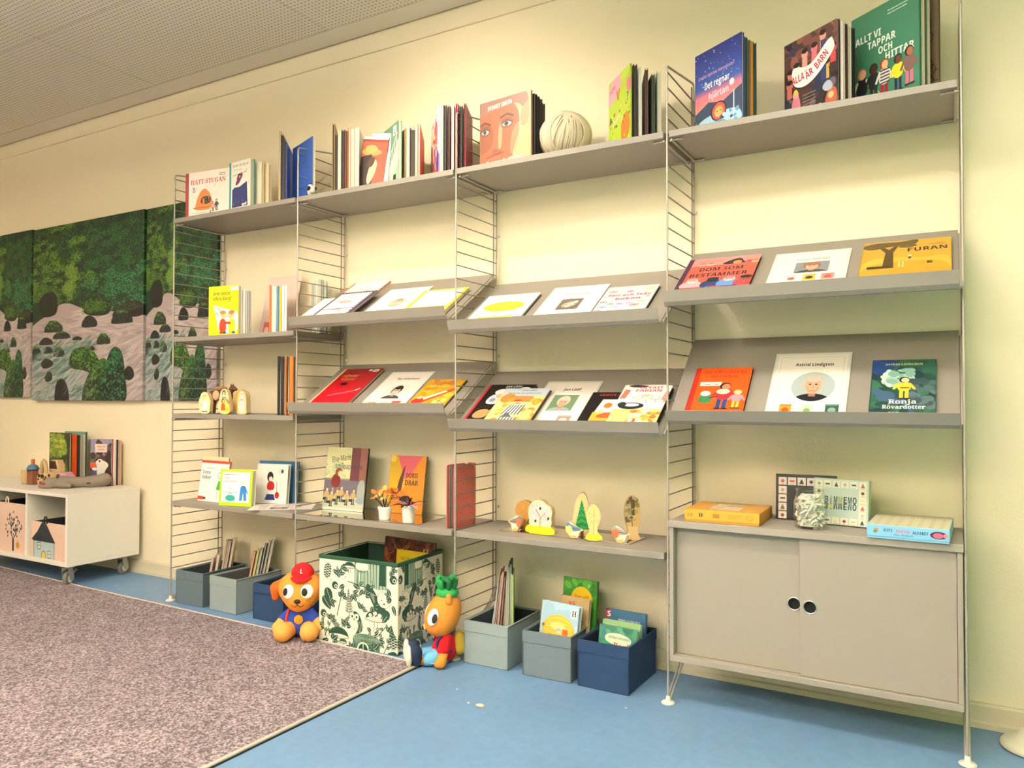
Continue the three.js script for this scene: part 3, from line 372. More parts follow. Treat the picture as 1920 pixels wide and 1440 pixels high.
book('green book with white capitals and five walking figures', { pos: [2.93, T0, 0.135], yaw: -36, w: 0.228, h: 0.297, t: 0.008, spine: '#3c7a5c', tex: art(0.228, 0.297, (p) => { p.bg('#3f7d5f'); p.small(56, 12, 34, 2, '#c8d8c8', 4); ['ALLT VI', 'TAPPAR', 'OCH', 'HITTAR'].forEach((s, i) => p.tx(s, [26, 46, 52, 72][i], [38, 50, 62, 73][i], 13, '#f0efe6', { w: [40, 42, 22, 42][i] })); p.kid(16, 126, 56, { top: '#1d1f22', low: '#3c5a8c', hair: '#c07a5c', arm: '#dcd8cc' }); p.kid(34, 122, 52, { top: '#262a28', low: '#2c2a2a', skin: '#4a2e22' }); p.kid(50, 120, 50, { top: '#d8d4cc', low: '#9c1f2c', hair: '#a83a24' }); for (let i = 0; i < 5; i++) p.re(44, 84 + i * 4, 14, 1.6, '#2a2a34'); p.kid(70, 118, 46, { top: '#e8d22c', low: '#1f2a4a', skin: '#6a4430', hair: '#241a16' }); p.kid(86, 116, 48, { top: '#7c5c56', low: '#d86a8c', skin: '#a86a4a', hair: '#2a1a18' }); p.el(34, 124, 12, 6, '#6c7c74'); p.ln([[40, 108], [56, 124]], '#d8d0c0', 0.8); }) });
stack([3.1205, 0.2605], T0, -36, [[0.21, 0.28, 0.010, '#cfc6ac', 'cream'], [0.21, 0.28, 0.008, '#5a6a4a', 'moss green', -3], [0.2, 0.275, 0.008, '#c8c0a8', 'grey-white', -4]].map((b) => (b[4] += ' book, the', b)), '# behind the green walking-figures book', 'books behind the green walking-figures book', { gap: 0.0015 });
book('tall brown book with black scribbled loops behind the green walking-figures book', { pos: [2.972, T0, 0.094], yaw: -34, w: 0.225, h: 0.31, t: 0.01, spine: '#5a4c3a', tex: art(0.225, 0.31, (p) => { p.bg('#665640'); for (let i = 0; i < 46; i++) p.ring(rr(0, 100), rr(0, 137), rr(4, 8), rr(4, 8), '#2c2218', 1.2); }) });
// ---- second shelf, first bay
book('bright yellow book of two children under a white rain cloud', { pos: [0.252, T1, 0.305], yaw: 6, w: 0.176, h: 0.222, t: 0.022, spine: '#e6e020', back: '#e8e2c0', tex: art(0.176, 0.222, (p) => { p.bg('#f4ee10'); p.tx('Vem räddar', 44, 24, 13, '#5a4a10', { w: 58 }); p.tx('Alfons Åberg?', 46, 37, 13, '#5a4a10', { w: 64 }); p.small(16, 44, 34, 1, '#8a7a20'); p.re(72, 3, 28, 10, '#efeee0'); p.cu([[14, 46], [22, 50], [60, 60], [92, 64], [100, 76], [98, 120], [70, 122], [34, 120], [28, 90]], '#f2f0ea'); for (let i = 0; i < 34; i++) { const a = rr(24, 96), b = rr(54, 80); if (a < 30 + 2 * (b - 54)) p.el(a, b, 1.1, 2.2, '#7a8288', 0.5); } for (const [a, c1, c2] of [[48, '#d2431c', '#b83014'], [78, '#e6dc1c', '#c8bc10']]) { p.cu([[a - 13, 120], [a - 10, 84], [a + 10, 84], [a + 13, 120]], c1); p.el(a + (a < 60 ? 3 : -3), 74, 11, 10, '#ecc08c'); p.el(a, 68, 10, 5, '#b0803c'); p.el(a - 5, 120, 6, 3, c2); p.el(a + 6, 120, 6, 3, '#334a8a'); p.ln([[a - 2, 74], [a - 1, 74]], '#222', 1.6); } p.ln([[52, 94], [72, 96]], '#d2431c', 6); p.small(14, 121, 16, 1, '#8a7a20'); }) });
stack([0.432, 0.255], T1, 6, [[0.15, 0.205, 0.012, '#f2f0ec', 'white'], [0.15, 0.2, 0.012, '#d9dcdc', 'grey-white'], [0.15, 0.203, 0.012, '#c9ccd4', 'pale blue-grey', 4]].map((b) => (b[4] += ' book', b)), 'behind the bright yellow book, # in line', 'books behind the bright yellow book', { gap: 0.002 });
{ // pink laminated board leaning on the wall
  const t = thing('laminated_board', 'pale pink laminated board leaning on the wall behind the orange-spined row', 'board', [0.36, T1 + 0.001, 0.115]); t.rotation.x = -13 * D;
  part('print', printBox(0.215, 0.296, 0.0015).translate(0.1075, 0.148, 0), coverM(art(0.215, 0.296, (p) => { p.bg('#e2c4b8'); p.ln([[4, 4], [96, 4], [96, 133], [4, 133], [4, 4]], '#d6b2a6', 1); p.ring(30, 34, 3, 3, '#444', 0.8); p.ring(38, 32, 2.5, 3.5, '#444', 0.8); p.ln([[28, 60], [31, 46]], '#222', 2.4); p.ln([[22, 96], [24, 78], [30, 78]], '#555', 1); p.re(12, 104, 22, 30, '#d8503c'); p.el(22, 122, 7, 7, '#f0c8b8'); }), 0.35), t);
}
[[0.545, 0.215, '#d2652c', 'orange'], [0.558, 0.21, '#e9d8b0', 'cream'], [0.571, 0.207, '#efefe8', 'blue-striped white'], [0.588, 0.208, '#4f86b4', 'sky blue'], [0.602, 0.205, '#d8b83a', 'yellow-striped'], [0.617, 0.206, '#f1eee4', 'white'], [0.632, 0.207, '#f4f2ea', 'plain ivory']].forEach(([x, h, c, w], i) => book(`${w} book spine, the ${ORD[i]} in the row before the pink board`, { pos: [x + 0.034 + i * 0.0012, T1 + 0.0005, 0.235], yaw: 137, w: 0.12, h, t: 0.0094, col: c, spine: c, back: c, group: 'row of slim spines before the pink board' }));
[[0.700, 0.225, '#8f9c90', 'grey-green'], [0.716, 0.24, '#dfe4dc', 'pale green'], [0.732, 0.245, '#f2f2ee', 'white'], [0.746, 0.242, '#b9a68c', 'beige'], [0.758, 0.238, '#2b2826', 'black'], [0.772, 0.235, '#a8c0b8', 'aqua-grey']].forEach(([x, h, c, w], i) => book(`${w} book seen through the wire rungs, ${ORD[i]} of the pale bundle`, { pos: [x - 0.05, T1 + 0.0005, 0.05], yaw: -50, w: 0.11, h, t: 0.010, col: c, spine: c, back: c, group: 'pale bundle seen through the wire rungs' }));
// ---- third shelf, first bay: tall dark books
[[0.676, 0.252, '#141316', 'black', 0.014], [0.693, 0.25, '#211d1c', 'soft black', 0.018], [0.713, 0.246, '#c96a1c', 'orange', 0.008], [0.722, 0.25, '#3a1c14', 'brown-black', 0.006], [0.736, 0.25, '#d9741e', 'orange and black', 0.02], [0.758, 0.248, '#5a3a22', 'brown', 0.006]].forEach(([x, h, c, w, t], i) => book(`tall ${w} book, ${ORD[i]} from the wooden figures`, { pos: [x + t + (x - 0.68) * 0.2, T2 + 0.0005, 0.285], yaw: 137, w: 0.15, h, t: t * 0.8, col: c, spine: c, back: c, group: 'tall dark books beside the wooden figures' }));
// ---- low shelf, first bay
book('white book with red top edge and a girl in a green dress', { pos: [0.095, T3 + 0.0005, 0.235], yaw: -2, lean: 8, w: 0.2, h: 0.19, t: 0.012, spine: '#d8402c', back: '#d8402c', tex: art(0.2, 0.19, (p) => { p.bg('#f3f0ea'); p.re(0, 0, 100, 6, '#d8402c'); p.small(22, 18, 36, 1, '#666'); p.tx('Totte', 22, 32, 11, '#222', { f: 'serif' }); p.tx('bakar', 24, 43, 11, '#222', { f: 'serif' }); p.ring(70, 34, 6, 7, '#555', 1); p.po([[62, 66], [68, 46], [76, 46], [80, 68]], '#4aa848'); p.ln([[68, 68], [68, 88]], '#555', 1); p.re(0, 84, 20, 8, '#d8402c'); p.el(24, 88, 5, 3, '#222'); }) });
book('cream book standing behind the white book with red top edge', { pos: [0.06, T3 + 0.0005, 0.205], yaw: -2, lean: 8, w: 0.19, h: 0.205, t: 0.01, col: '#ecdcb0', spine: '#e6d29c' });
book('lime-framed white board book with a blue figure and a teal toolbox', { pos: [0.322, T3 + 0.0005, 0.298], yaw: 14, lean: 5, w: 0.168, h: 0.162, t: 0.03, spine: '#a8cc1c', back: '#f0ece0', tex: art(0.168, 0.162, (p) => { p.bg('#b4d41c'); p.re(6, 7, 86, 80, '#f2f4f0'); p.small(12, 14, 48, 1, '#444'); p.tx('Totte', 20, 26, 8, '#555', { b: 0 }); p.tx('HANTVERKER', 32, 34, 7, '#555', { w: 42, b: 0 }); p.tx('börjar', 34, 52, 5, '#444', { b: 0 }); p.tx('alltid snart på', 34, 62, 5, '#444', { w: 42, b: 0 }); p.cu([[20, 84], [20, 68], [48, 68], [50, 84]], '#2aa89c'); p.ring(34, 67, 6, 4, '#2aa89c', 1.6); p.po([[62, 82], [64, 48], [72, 38], [82, 48], [84, 82], [76, 82], [73, 60], [70, 82]], '#2f7cc0'); p.el(72, 36, 6, 7, '#f0d8c0'); p.ln([[80, 48], [86, 62]], '#2f7cc0', 3); p.small(14, 82, 10, 1, '#555'); }) });
book('white book with a child in red holding a shovel', { pos: [0.395, T3 + 0.0005, 0.155], yaw: 12, lean: 6, w: 0.165, h: 0.18, t: 0.022, spine: '#f0ece4', tex: art(0.165, 0.18, (p) => { p.bg('#ece6de'); p.el(78, 20, 9, 8, '#c8d2d2'); p.el(82, 20, 4, 5, '#333'); p.el(44, 36, 10, 14, '#241a1a'); p.el(46, 42, 6, 7, '#eed8c8'); p.cu([[34, 74], [36, 48], [58, 48], [60, 74]], '#b8242c'); p.re(38, 72, 7, 14, '#e8e0dc'); p.re(48, 72, 7, 14, '#e8e0dc'); p.po([[30, 100], [36, 84], [58, 84], [64, 100]], '#2c3c78'); p.ln([[66, 50], [68, 80]], '#7a2a2a', 1.4); p.el(69, 86, 7, 9, '#b8242c'); }) });
book('blue-backed book standing behind the child with the shovel', { pos: [0.35, T3 + 0.0005, 0.1], yaw: 10, lean: 4, w: 0.215, h: 0.188, t: 0.014, col: '#3f6f98', spine: '#3a668e' });
{
  const t = thing('paper_sheet', 'printed white sheet lying on the low shelf beside the wire rungs', 'paper', [0.61, T3 + 0.0012, 0.19], -0.9);
  part('print', printBox(0.19, 0.27, 0.0006).rotateX(-Math.PI / 2), coverM(art(0.19, 0.27, (p) => { p.bg('#ece2dc'); p.tx('BARN', 40, 40, 16, '#555'); p.portrait(54, 56, 34, 40, { bg: '#7a7674', hair: '#333', skin: '#c8b0a0', cloth: '#444' }); p.small(10, 60, 36, 8, '#9a908c', 5); p.small(10, 108, 80, 4, '#9a908c', 5); }), 0.4), t);
}
// ---- low shelf, second bay
book('grey and cream book of a girl walking among tiny trench-coated men', { pos: [0.812, T3 + 0.0035, 0.158], yaw: 2, lean: 8, w: 0.222, h: 0.268, t: 0.012, spine: '#17161c', tex: art(0.222, 0.268, (p) => { p.bg('#c8c49c'); p.re(0, 0, 100, 64, '#d6d3a0'); p.scatter(40, 0, 30, 62, 62, ['#b8bc90', '#c4c898', '#ccd0a8'], 3, 8, 0.5); p.re(0, 60, 66, 3, '#8c8468'); p.re(62, 0, 22, 66, '#6a3a40'); p.re(84, 0, 16, 66, '#8c5a50'); p.re(0, 63, 100, 34, '#6c6474'); p.re(0, 95, 100, 26, '#b8bca4'); p.cu([[82, 64], [100, 58], [100, 108], [82, 102]], '#9aa098'); p.tx('Else-Marie', 38, 26, 15, '#26262c', { w: 48, rot: -9, b: 0 }); p.tx('och', 40, 32, 5, '#555', { b: 0 }); p.tx('småpapporna', 57, 41, 14, '#33304c', { w: 66, b: 0 }); p.cu([[18, 78], [16, 60], [26, 50], [38, 52], [40, 78]], '#7a2c22'); p.el(34, 48, 9, 8, '#8a4a2a'); p.el(38, 51, 6, 6, '#ecc8a0'); p.ln([[22, 80], [24, 98]], '#c89a80', 3); p.ln([[34, 80], [36, 98]], '#c89a80', 3); for (const [a, b] of [[8, 108], [20, 114], [34, 110], [44, 104], [58, 110], [74, 108]]) { p.kid(a, b, 30, { top: '#b89c66', low: '#4a4438', hair: '#5a4a34', skin: '#d8b890' }); p.re(a - 10, b - 10, 8, 5, '#2a2826'); } p.re(0, 117, 100, 4, '#d8d8c8'); p.cu([[78, 98], [100, 92], [100, 108], [84, 106]], '#8a9aa8'); }) });
book('orange, pink and yellow book titled in dark capitals behind the second pot', { pos: [1.115, T3 + 0.0035, 0.095], yaw: 4, lean: 9, w: 0.176, h: 0.24, t: 0.014, spine: '#b87a1c', back: '#7a6a4a', tex: art(0.176, 0.24, (p) => { p.bg('#dc8a1e'); p.po([[20, 0], [90, 0], [60, 46], [40, 60]], '#d8606c'); p.po([[0, 0], [20, 0], [50, 70], [0, 120]], '#d2a41c'); p.cu([[46, 12], [28, 60], [26, 78], [16, 96], [36, 92], [40, 60]], '#5c3424'); p.cu([[44, 20], [34, 60], [30, 80]], '#7a4a30'); p.tx('DORIS', 64, 52, 15, '#3a1a20', { w: 34 }); p.tx('DRAR', 64, 70, 17, '#3a1a20', { w: 38 }); p.cu([[10, 108], [40, 76], [60, 96], [20, 128]], '#c8781c'); p.cu([[30, 100], [60, 92], [70, 110], [40, 116]], '#2c1414'); p.el(8, 8, 9, 8, '#e0c84c'); }) });
// ---- sloping display shelves
onDisplay('wide white book with an orange spine at the upper edge of its display shelf', 'u2', 0.856, 0.155, { w: 0.205, h: 0.255, t: 0.01, spine: '#d9781c', tex: art(0.205, 0.255, (p) => { p.bg('#f4efe6'); p.re(0, 0, 6, p.H, '#d9781c'); p.small(34, 70, 30, 2, '#c8bfb4'); p.el(70, 60, 6, 3, '#b8a898'); }, 360, 0.8) });
onDisplay('plain white book lying before the orange-spined one', 'u2', 0.812, 0.006, { n: 0.0115, w: 0.14, h: 0.235, t: 0.008, col: '#f4f0e8' });
onDisplay('white book framed in purple zigzags', 'u2', 0.908, 0.006, { n: 0.0215, w: 0.2, h: 0.25, t: 0.01, spine: '#5c4664', tex: art(0.2, 0.25, (p) => { p.bg('#55405c'); p.re(6, 8, 86, p.H - 12, '#f5f1ea'); for (let i = 0; i < 11; i++) { p.po([[6 + i * 8, 7], [10 + i * 8, 14], [14 + i * 8, 7]], '#55405c'); p.po([[93, 8 + i * 11], [86, 13 + i * 11], [93, 18 + i * 11]], '#55405c'); } p.tx('NÅGON ÄR', 46, 34, 9, '#6a5a70', { w: 44, b: 0 }); p.tx('KVAR', 46, 46, 9, '#6a5a70', { w: 30, b: 0 }); for (const [r, c1] of [[20, '#b8a8b4'], [15, '#d0907c'], [10, '#b8604c']]) p.ring(46, 74, r, r * 0.5, c1, 2); p.scatter(26, 24, 62, 70, 90, ['#8a7a88', '#c87a64', '#b0a0a8'], 0.8, 2); }, 360, 0.64) });
sheet('laminated sheet with an oval sepia photo', 'u2', 1.128, 0.012, art(0.21, 0.297, (p) => { p.bg('#f3efe8'); p.tx('Anna-Clara Tidholm', 54, 28, 6, '#8a8078', { w: 50, b: 0 }); p.portrait(36, 44, 40, 36, { oval: 1, bg: '#d2bca8', hair: '#a88e78', skin: '#d8bca4', cloth: '#bca694' }); p.re(8, 118, 20, 16, '#d8c88c'); p.re(40, 118, 20, 16, '#d6cfc4'); p.re(70, 118, 20, 16, '#cfc9c0'); }));
onDisplay('white book with yellow border and brown back beside the oval-photo sheet', 'u2', 1.352, 0.006, { w: 0.212, h: 0.238, t: 0.016, spine: '#e2cc3c', back: '#8a5a1c', tex: art(0.212, 0.238, (p) => { p.bg('#e9d63c'); p.re(9, 8, 84, p.H - 14, '#f6f1e6'); p.tx('LÄTTA ÅR', 52, 32, 9, '#8a8070', { w: 60, rot: -4, b: 0 }); p.el(28, 60, 5, 4, '#d8d0a0'); p.el(74, 62, 8, 5, '#e8e0c8'); p.strokes(16, 20, 60, 84, 96, ['#d8d0c0', '#e0d8a8'], 8, 0.7); }, 360, 0.68) });
onDisplay('glossy red book with a pink line and cream spine edge', 'l2', 0.868, 0.006, { w: 0.215, h: 0.325, t: 0.014, spine: '#e3c48c', back: '#4a1014', rough: 0.3, tex: art(0.215, 0.325, (p) => { const g = p.x.createLinearGradient(0, 0, 0, 150); g.addColorStop(0, '#8a0f16'); g.addColorStop(0.4, '#b01420'); g.addColorStop(1, '#e01c2c'); p.x.fillStyle = g; p.x.fillRect(0, 0, 100, p.H); p.re(0, 0, 5, p.H, '#e3c48c'); p.tx('Sju', 34, 22, 18, '#5a0a10', {}); p.tx('söver', 36, 36, 15, '#d8a04c', { w: 40, f: 'serif' }); p.tx('visor', 38, 52, 15, '#c88a3c', { w: 38, f: 'serif' }); p.el(40, 68, 10, 6, '#4a0a0c', 0.2); p.ln([[38, 62], [46, 56]], '#4a0a0c', 1.6); p.ln([[30, 118], [86, 96]], '#f07a94', 3); p.ln([[86, 96], [92, 88]], '#f6c8c8', 4); p.ln([[10, 110], [26, 100], [30, 112]], '#a0101c', 1.2); p.re(68, 4, 9, 7, '#efe8e0'); p.re(80, 3, 13, 12, '#f2ece4'); p.tx('TI', 86, 13, 9, '#222'); }, 360, 0.84) });
sheet('laminated sheet with a black-and-white photo of a dark-haired person', 'l2', 1.142, 0.012, sheetArt('Pija Lindenbaum', { ts: 8, tw: 54, box: [30, 46, 46, 48], face: { bg: '#e6d8cc', hair: '#2c2624', skin: '#cdb8a8', skin2: '#a89080', cloth: '#4a4644' }, th: [[12, 106, 20, 22, '#d8c03c', '#b88a2c'], [42, 104, 18, 24, '#e0d4c8', '#a86a5c'], [68, 102, 20, 28, '#c85a48', '#8a2c24']] }));
onDisplay('mustard book with red letters, dolls and slanting stripes', 'l2', 1.38, 0.006, { w: 0.176, h: 0.235, t: 0.01, spine: '#8a6a1c', back: '#3a3420', tex: art(0.176, 0.235, (p) => { p.bg('#c89a24'); p.scatter(30, 0, 0, 100, 133, ['#b8861c', '#d8aa34', '#c08a2c'], 6, 14); p.tx('Kenta', 48, 26, 19, '#e84a5c', { w: 56, f: 'serif' }); p.tx('och barbisarna', 54, 42, 12, '#efd84c', { w: 72 }); p.po([[6, 118], [88, 48], [98, 54], [30, 128]], '#d8402c'); p.po([[14, 110], [70, 62], [78, 66], [24, 120]], '#ecd8c0'); p.cu([[0, 128], [10, 100], [30, 98], [36, 128]], '#c8342c'); p.el(18, 98, 8, 8, '#e8b890'); p.el(86, 84, 10, 14, '#e0b43c'); p.re(60, 104, 32, 24, '#e8d070'); p.ln([[60, 104], [92, 128]], '#c8402c', 2); p.ln([[76, 104], [76, 128]], '#c8402c', 2); p.el(80, 40, 8, 10, '#d8a02c'); }, 360, 0.76) });
onDisplay('white book with a large yellow sun oval', 'u3', 1.648, 0.006, { w: 0.222, h: 0.262, t: 0.012, spine: '#f0ece0', back: '#26242a', tex: art(0.222, 0.262, (p) => { p.bg('#f5f4ec'); p.tx('I LEJONETS', 50, 24, 10, '#dcdc9c', { w: 70, b: 0 }); p.el(50, 66, 38, 26, '#e6e424'); p.el(50, 66, 30, 19, '#efea3c'); p.ring(50, 64, 26, 15, '#c8c41c', 1.2); p.ring(50, 64, 30, 18, '#dad620', 1.5); p.re(20, 104, 60, 14, '#ecebdc'); }, 360, 0.66) });
sheet('laminated sheet with a small grey photo of a pale bird-like figure', 'u3', 1.912, 0.012, art(0.21, 0.297, (p) => { p.bg('#f3efe8'); p.tx('Pernilla Stalfelt', 52, 30, 7, '#6a625c', { w: 50, it: 1 }); p.re(32, 46, 40, 38, '#6a6258'); p.el(52, 66, 14, 10, '#a89c8c', -0.5); p.cu([[44, 78], [52, 58], [64, 56], [56, 72]], '#e6dccc'); p.el(62, 58, 4, 4, '#f0e8dc'); p.scatter(30, 32, 46, 72, 84, ['#585048', '#7c7468'], 0.8, 2); p.re(10, 112, 22, 18, '#d8c07c'); p.re(42, 112, 18, 18, '#e2dccf'); p.re(70, 110, 18, 20, '#dcc88c'); }));
onDisplay('pale lilac book with red script and doodled creatures', 'u3', 2.143, 0.006, { w: 0.186, h: 0.257, t: 0.012, spine: '#d8d4dc', back: '#1c1c26', tex: art(0.186, 0.257, (p) => { p.bg('#c6c2cc'); p.small(26, 10, 50, 1, '#6a6a8a'); p.tx('Törr och Tvåe', 52, 60, 17, '#a81c2c', { w: 84 }); p.tx('boken', 54, 82, 18, '#a81c2c', { w: 50 }); for (const [a, b, r, c1] of [[16, 30, 8, '#d8764c'], [50, 30, 7, '#8a9ad0'], [50, 34, 5, '#c85a6c'], [86, 22, 8, '#e8c83c'], [10, 92, 6, '#c85a5c'], [84, 96, 7, '#8cc08c'], [26, 104, 6, '#4c9a5c'], [44, 106, 6, '#6a78c8'], [62, 104, 5, '#8a8ad0'], [74, 116, 8, '#d8564c'], [14, 122, 8, '#5c7cc8'], [40, 124, 8, '#9a98d8'], [90, 68, 4, '#7aa87a']]) { p.ring(a, b, r, r * 0.6, c1, 1.8); p.ln([[a - r, b + r], [a, b], [a + r, b + r]], c1, 1.2); p.el(a, b, r * 0.5, r * 0.3, c1); } }, 360, 0.66) });
onDisplay('black comic-style book with red spine and a white-clad cook', 'l3', 1.642, 0.006, { w: 0.205, h: 0.278, t: 0.012, spine: '#c8202c', back: '#241c1c', tex: art(0.205, 0.278, (p) => { p.bg('#161214'); p.re(0, 0, 5, p.H, '#c8202c'); p.tx('JAN LÖÖF', 56, 12, 9, '#e8e4e0', { w: 34 }); p.el(82, 16, 10, 5, '#f2eee8'); p.el(82, 22, 6, 6, '#d89a70'); p.el(38, 30, 14, 12, '#e6e6ea'); p.cu([[16, 78], [20, 40], [44, 36], [52, 60], [44, 80]], '#c8ccd8'); p.el(40, 46, 8, 8, '#e0a878'); p.el(30, 62, 6, 8, '#8a90a8'); p.cu([[10, 132], [14, 100], [40, 96], [42, 132]], '#d8905c'); p.cu([[34, 112], [44, 92], [66, 96], [64, 130]], '#e07a4c'); p.el(58, 96, 9, 9, '#e8b080'); p.scatter(16, 50, 90, 100, 134, ['#e8d080', '#3a2a2a', '#d85a3c', '#e8e0d8'], 3, 7); }, 360, 0.8) });
onDisplay('cream comic-style book with a striped jacket lying over the black one', 'l3', 1.742, 0.006, { n: 0.0135, w: 0.186, h: 0.232, t: 0.012, spine: '#e0a040', back: '#4a1818', tex: art(0.186, 0.232, (p) => { p.bg('#e6cf86'); p.re(0, 0, 100, 34, '#bcc6cc'); p.tx('JAN LÖÖF', 58, 12, 7, '#4a4a58', { w: 30 }); p.tx('MORFAR ÄR SJÖRÖVARE', 50, 24, 7, '#4a4a58', { w: 74, b: 0 }); p.el(20, 44, 16, 20, '#dc8a44'); p.po([[30, 34], [74, 34], [80, 60], [30, 62]], '#dc8a4c'); p.scatter(30, 20, 50, 98, 116, ['#e2b24c', '#ecdca4', '#d8a03c', '#c88a3c'], 4, 10); p.el(88, 60, 9, 14, '#e0a43c'); p.ring(88, 60, 6, 10, '#b8782c', 1.5); p.cu([[24, 118], [34, 74], [56, 66], [70, 84], [60, 118]], '#ece6dc'); for (let i = 0; i < 6; i++) p.ln([[30 + i * 7, 112], [38 + i * 6, 74]], '#26242c', 2.6); p.el(48, 62, 9, 9, '#e8b480'); p.el(46, 54, 10, 4, '#c83c34'); p.el(50, 66, 5, 2, '#c8503c'); p.po([[30, 124], [42, 104], [56, 124]], '#5a5c64'); p.cu([[70, 118], [76, 92], [92, 92], [94, 118]], '#e6cc74'); }, 360, 0.78) });
sheet('laminated sheet with a photo of an elderly bald man on green', 'l3', 1.884, 0.012, sheetArt('Jan Lööf', { ts: 10, tw: 32, box: [28, 40, 46, 46], face: { bg: '#6f8a68', hair: '#d8c4b4', brow: '#b09888', skin: '#dca88c', skin2: '#b88068', cloth: '#9aa0a0', old: 1 }, th: [[16, 104, 16, 18, '#e0dccc', '#c8b890'], [58, 98, 24, 24, '#9c8a7c', '#d8ccc0']] }));
onDisplay('black book with red capitals and red spine, half under the white animal book', 'l3', 2.094, 0.006, { w: 0.165, h: 0.225, t: 0.012, spine: '#d8281c', back: '#1c1414', tex: art(0.165, 0.225, (p) => { p.bg('#151113'); p.tx('SKROT-NISSE', 56, 18, 13, '#c8303c', { w: 76, f: 'serif' }); p.po([[32, 34], [100, 34], [100, 128], [24, 128]], '#d8dcdc'); p.re(24, 92, 76, 38, '#e2a83c'); p.el(50, 62, 9, 12, '#d8782c'); p.el(82, 56, 10, 12, '#ece8e0'); p.el(82, 46, 10, 5, '#2a2a30'); p.el(84, 82, 8, 8, '#5c62a0'); p.cu([[28, 118], [50, 90], [80, 100], [84, 118]], '#d85a34'); p.el(40, 92, 8, 8, '#ead07c'); }, 360, 0.78) });
onDisplay('white book with red title and a black-and-white animal, dark-paged at its edge', 'l3', 2.214, 0.006, { n: 0.0135, w: 0.168, h: 0.24, t: 0.018, spine: '#ece8e4', back: '#1c1a1a', pg: '#3a3634', tex: art(0.168, 0.24, (p) => { p.bg('#ece8e2'); p.cu([[4, 6], [24, -2], [60, 8], [30, 14]], '#2c2c34'); p.tx('TA FAST', 58, 17, 13, '#c8242c', { w: 50 }); p.tx('FABIAN', 56, 31, 14, '#c8242c', { w: 56 }); p.po([[6, 20], [18, 24], [14, 60], [2, 62]], '#c8705c'); p.po([[92, 28], [100, 30], [100, 76], [88, 74]], '#d89484'); for (const [a, b] of [[40, 56], [58, 50], [76, 56], [50, 70], [70, 72], [88, 70]]) { p.ring(a, b, 10, 8, '#8a8680', 1.2); p.el(a, b, 7, 5, '#ddd6cc'); } p.el(56, 48, 6, 6, '#e6b878'); p.re(0, 104, 100, 40, '#ecd480'); p.el(34, 92, 26, 14, '#26262e'); p.el(34, 88, 16, 7, '#d8d8d8'); p.el(14, 86, 9, 10, '#2c2c34'); p.scatter(18, 40, 112, 96, 138, ['#d8743c', '#c84c34', '#e8a040', '#ece0c8'], 3, 8); }, 360, 0.8) });
onDisplay('coral red book with black capitals and a purple spine', 'u4', 2.424, 0.006, { w: 0.232, h: 0.305, t: 0.012, spine: '#4c1c44', back: '#4a2020', tex: art(0.232, 0.305, (p) => { p.bg('#e0584a'); p.re(0, 0, 7, p.H, '#4c1c44'); p.re(7, 0, 93, 30, '#e98a86'); p.tx('Lisen Adbåge', 34, 14, 6, '#c05058', { w: 34, b: 0 }); p.cu([[48, 30], [56, 18], [74, 4], [80, 26], [92, 26], [74, 30]], '#241a20'); p.el(71, 24, 6, 7, '#c88a4c'); for (const [a, c1] of [[22, '#e8a0a0'], [34, '#e6b0a4'], [88, '#d8405c'], [96, '#e8b47c']]) { p.el(a, 26, 6, 5, c1); p.el(a, 22, 5, 3, c1 === '#d8405c' ? '#b0203c' : '#e0644c'); } p.tx('DOM SOM', 52, 52, 18, '#241a20', { w: 62 }); p.tx('BESTÄMMER', 51, 74, 18, '#241a20', { w: 80 }); for (const [a, c1, c2, s] of [[20, '#e8a4a8', '#d88a94', '#ecc8b8'], [48, '#2c3c70', '#1f2c50', '#241a1c'], [70, '#5a8cc8', '#e87a8c', '#e8b8a0'], [92, '#d8404c', '#26202a', '#8a4c34']]) { p.el(a, 104, 15, 16, c1); p.el(a, 88, 8, 8, s); p.el(a, 83, 8, 5, c2); p.ln([[a - 3, 89], [a - 2, 89]], '#222', 1.4); p.ln([[a + 3, 89], [a + 4, 89]], '#222', 1.4); } p.re(7, 112, 93, 20, '#c84a48'); p.scatter(20, 8, 114, 98, 130, ['#5a8cc8', '#2c3c70', '#e8a4a8'], 2, 6); }, 360, 0.82) });
sheet('laminated sheet with a photo of a person in a brown cap', 'u4', 2.706, 0.012, sheetArt('Lisen Adbåge', { ts: 7, tw: 46, b: 0, box: [31, 35, 46, 34], face: { bg: '#7c8088', hair: '#8a5438', skin: '#dca68c', skin2: '#b87a64', cloth: '#2c2a34', cap: '#9a6040' }, th: [[22, 76, 17, 18, '#ecd8d4', '#d0605c'], [46, 76, 17, 18, '#d8b23c', '#4a3420'], [70, 76, 17, 18, '#e08a7c', '#b84a44']] }));
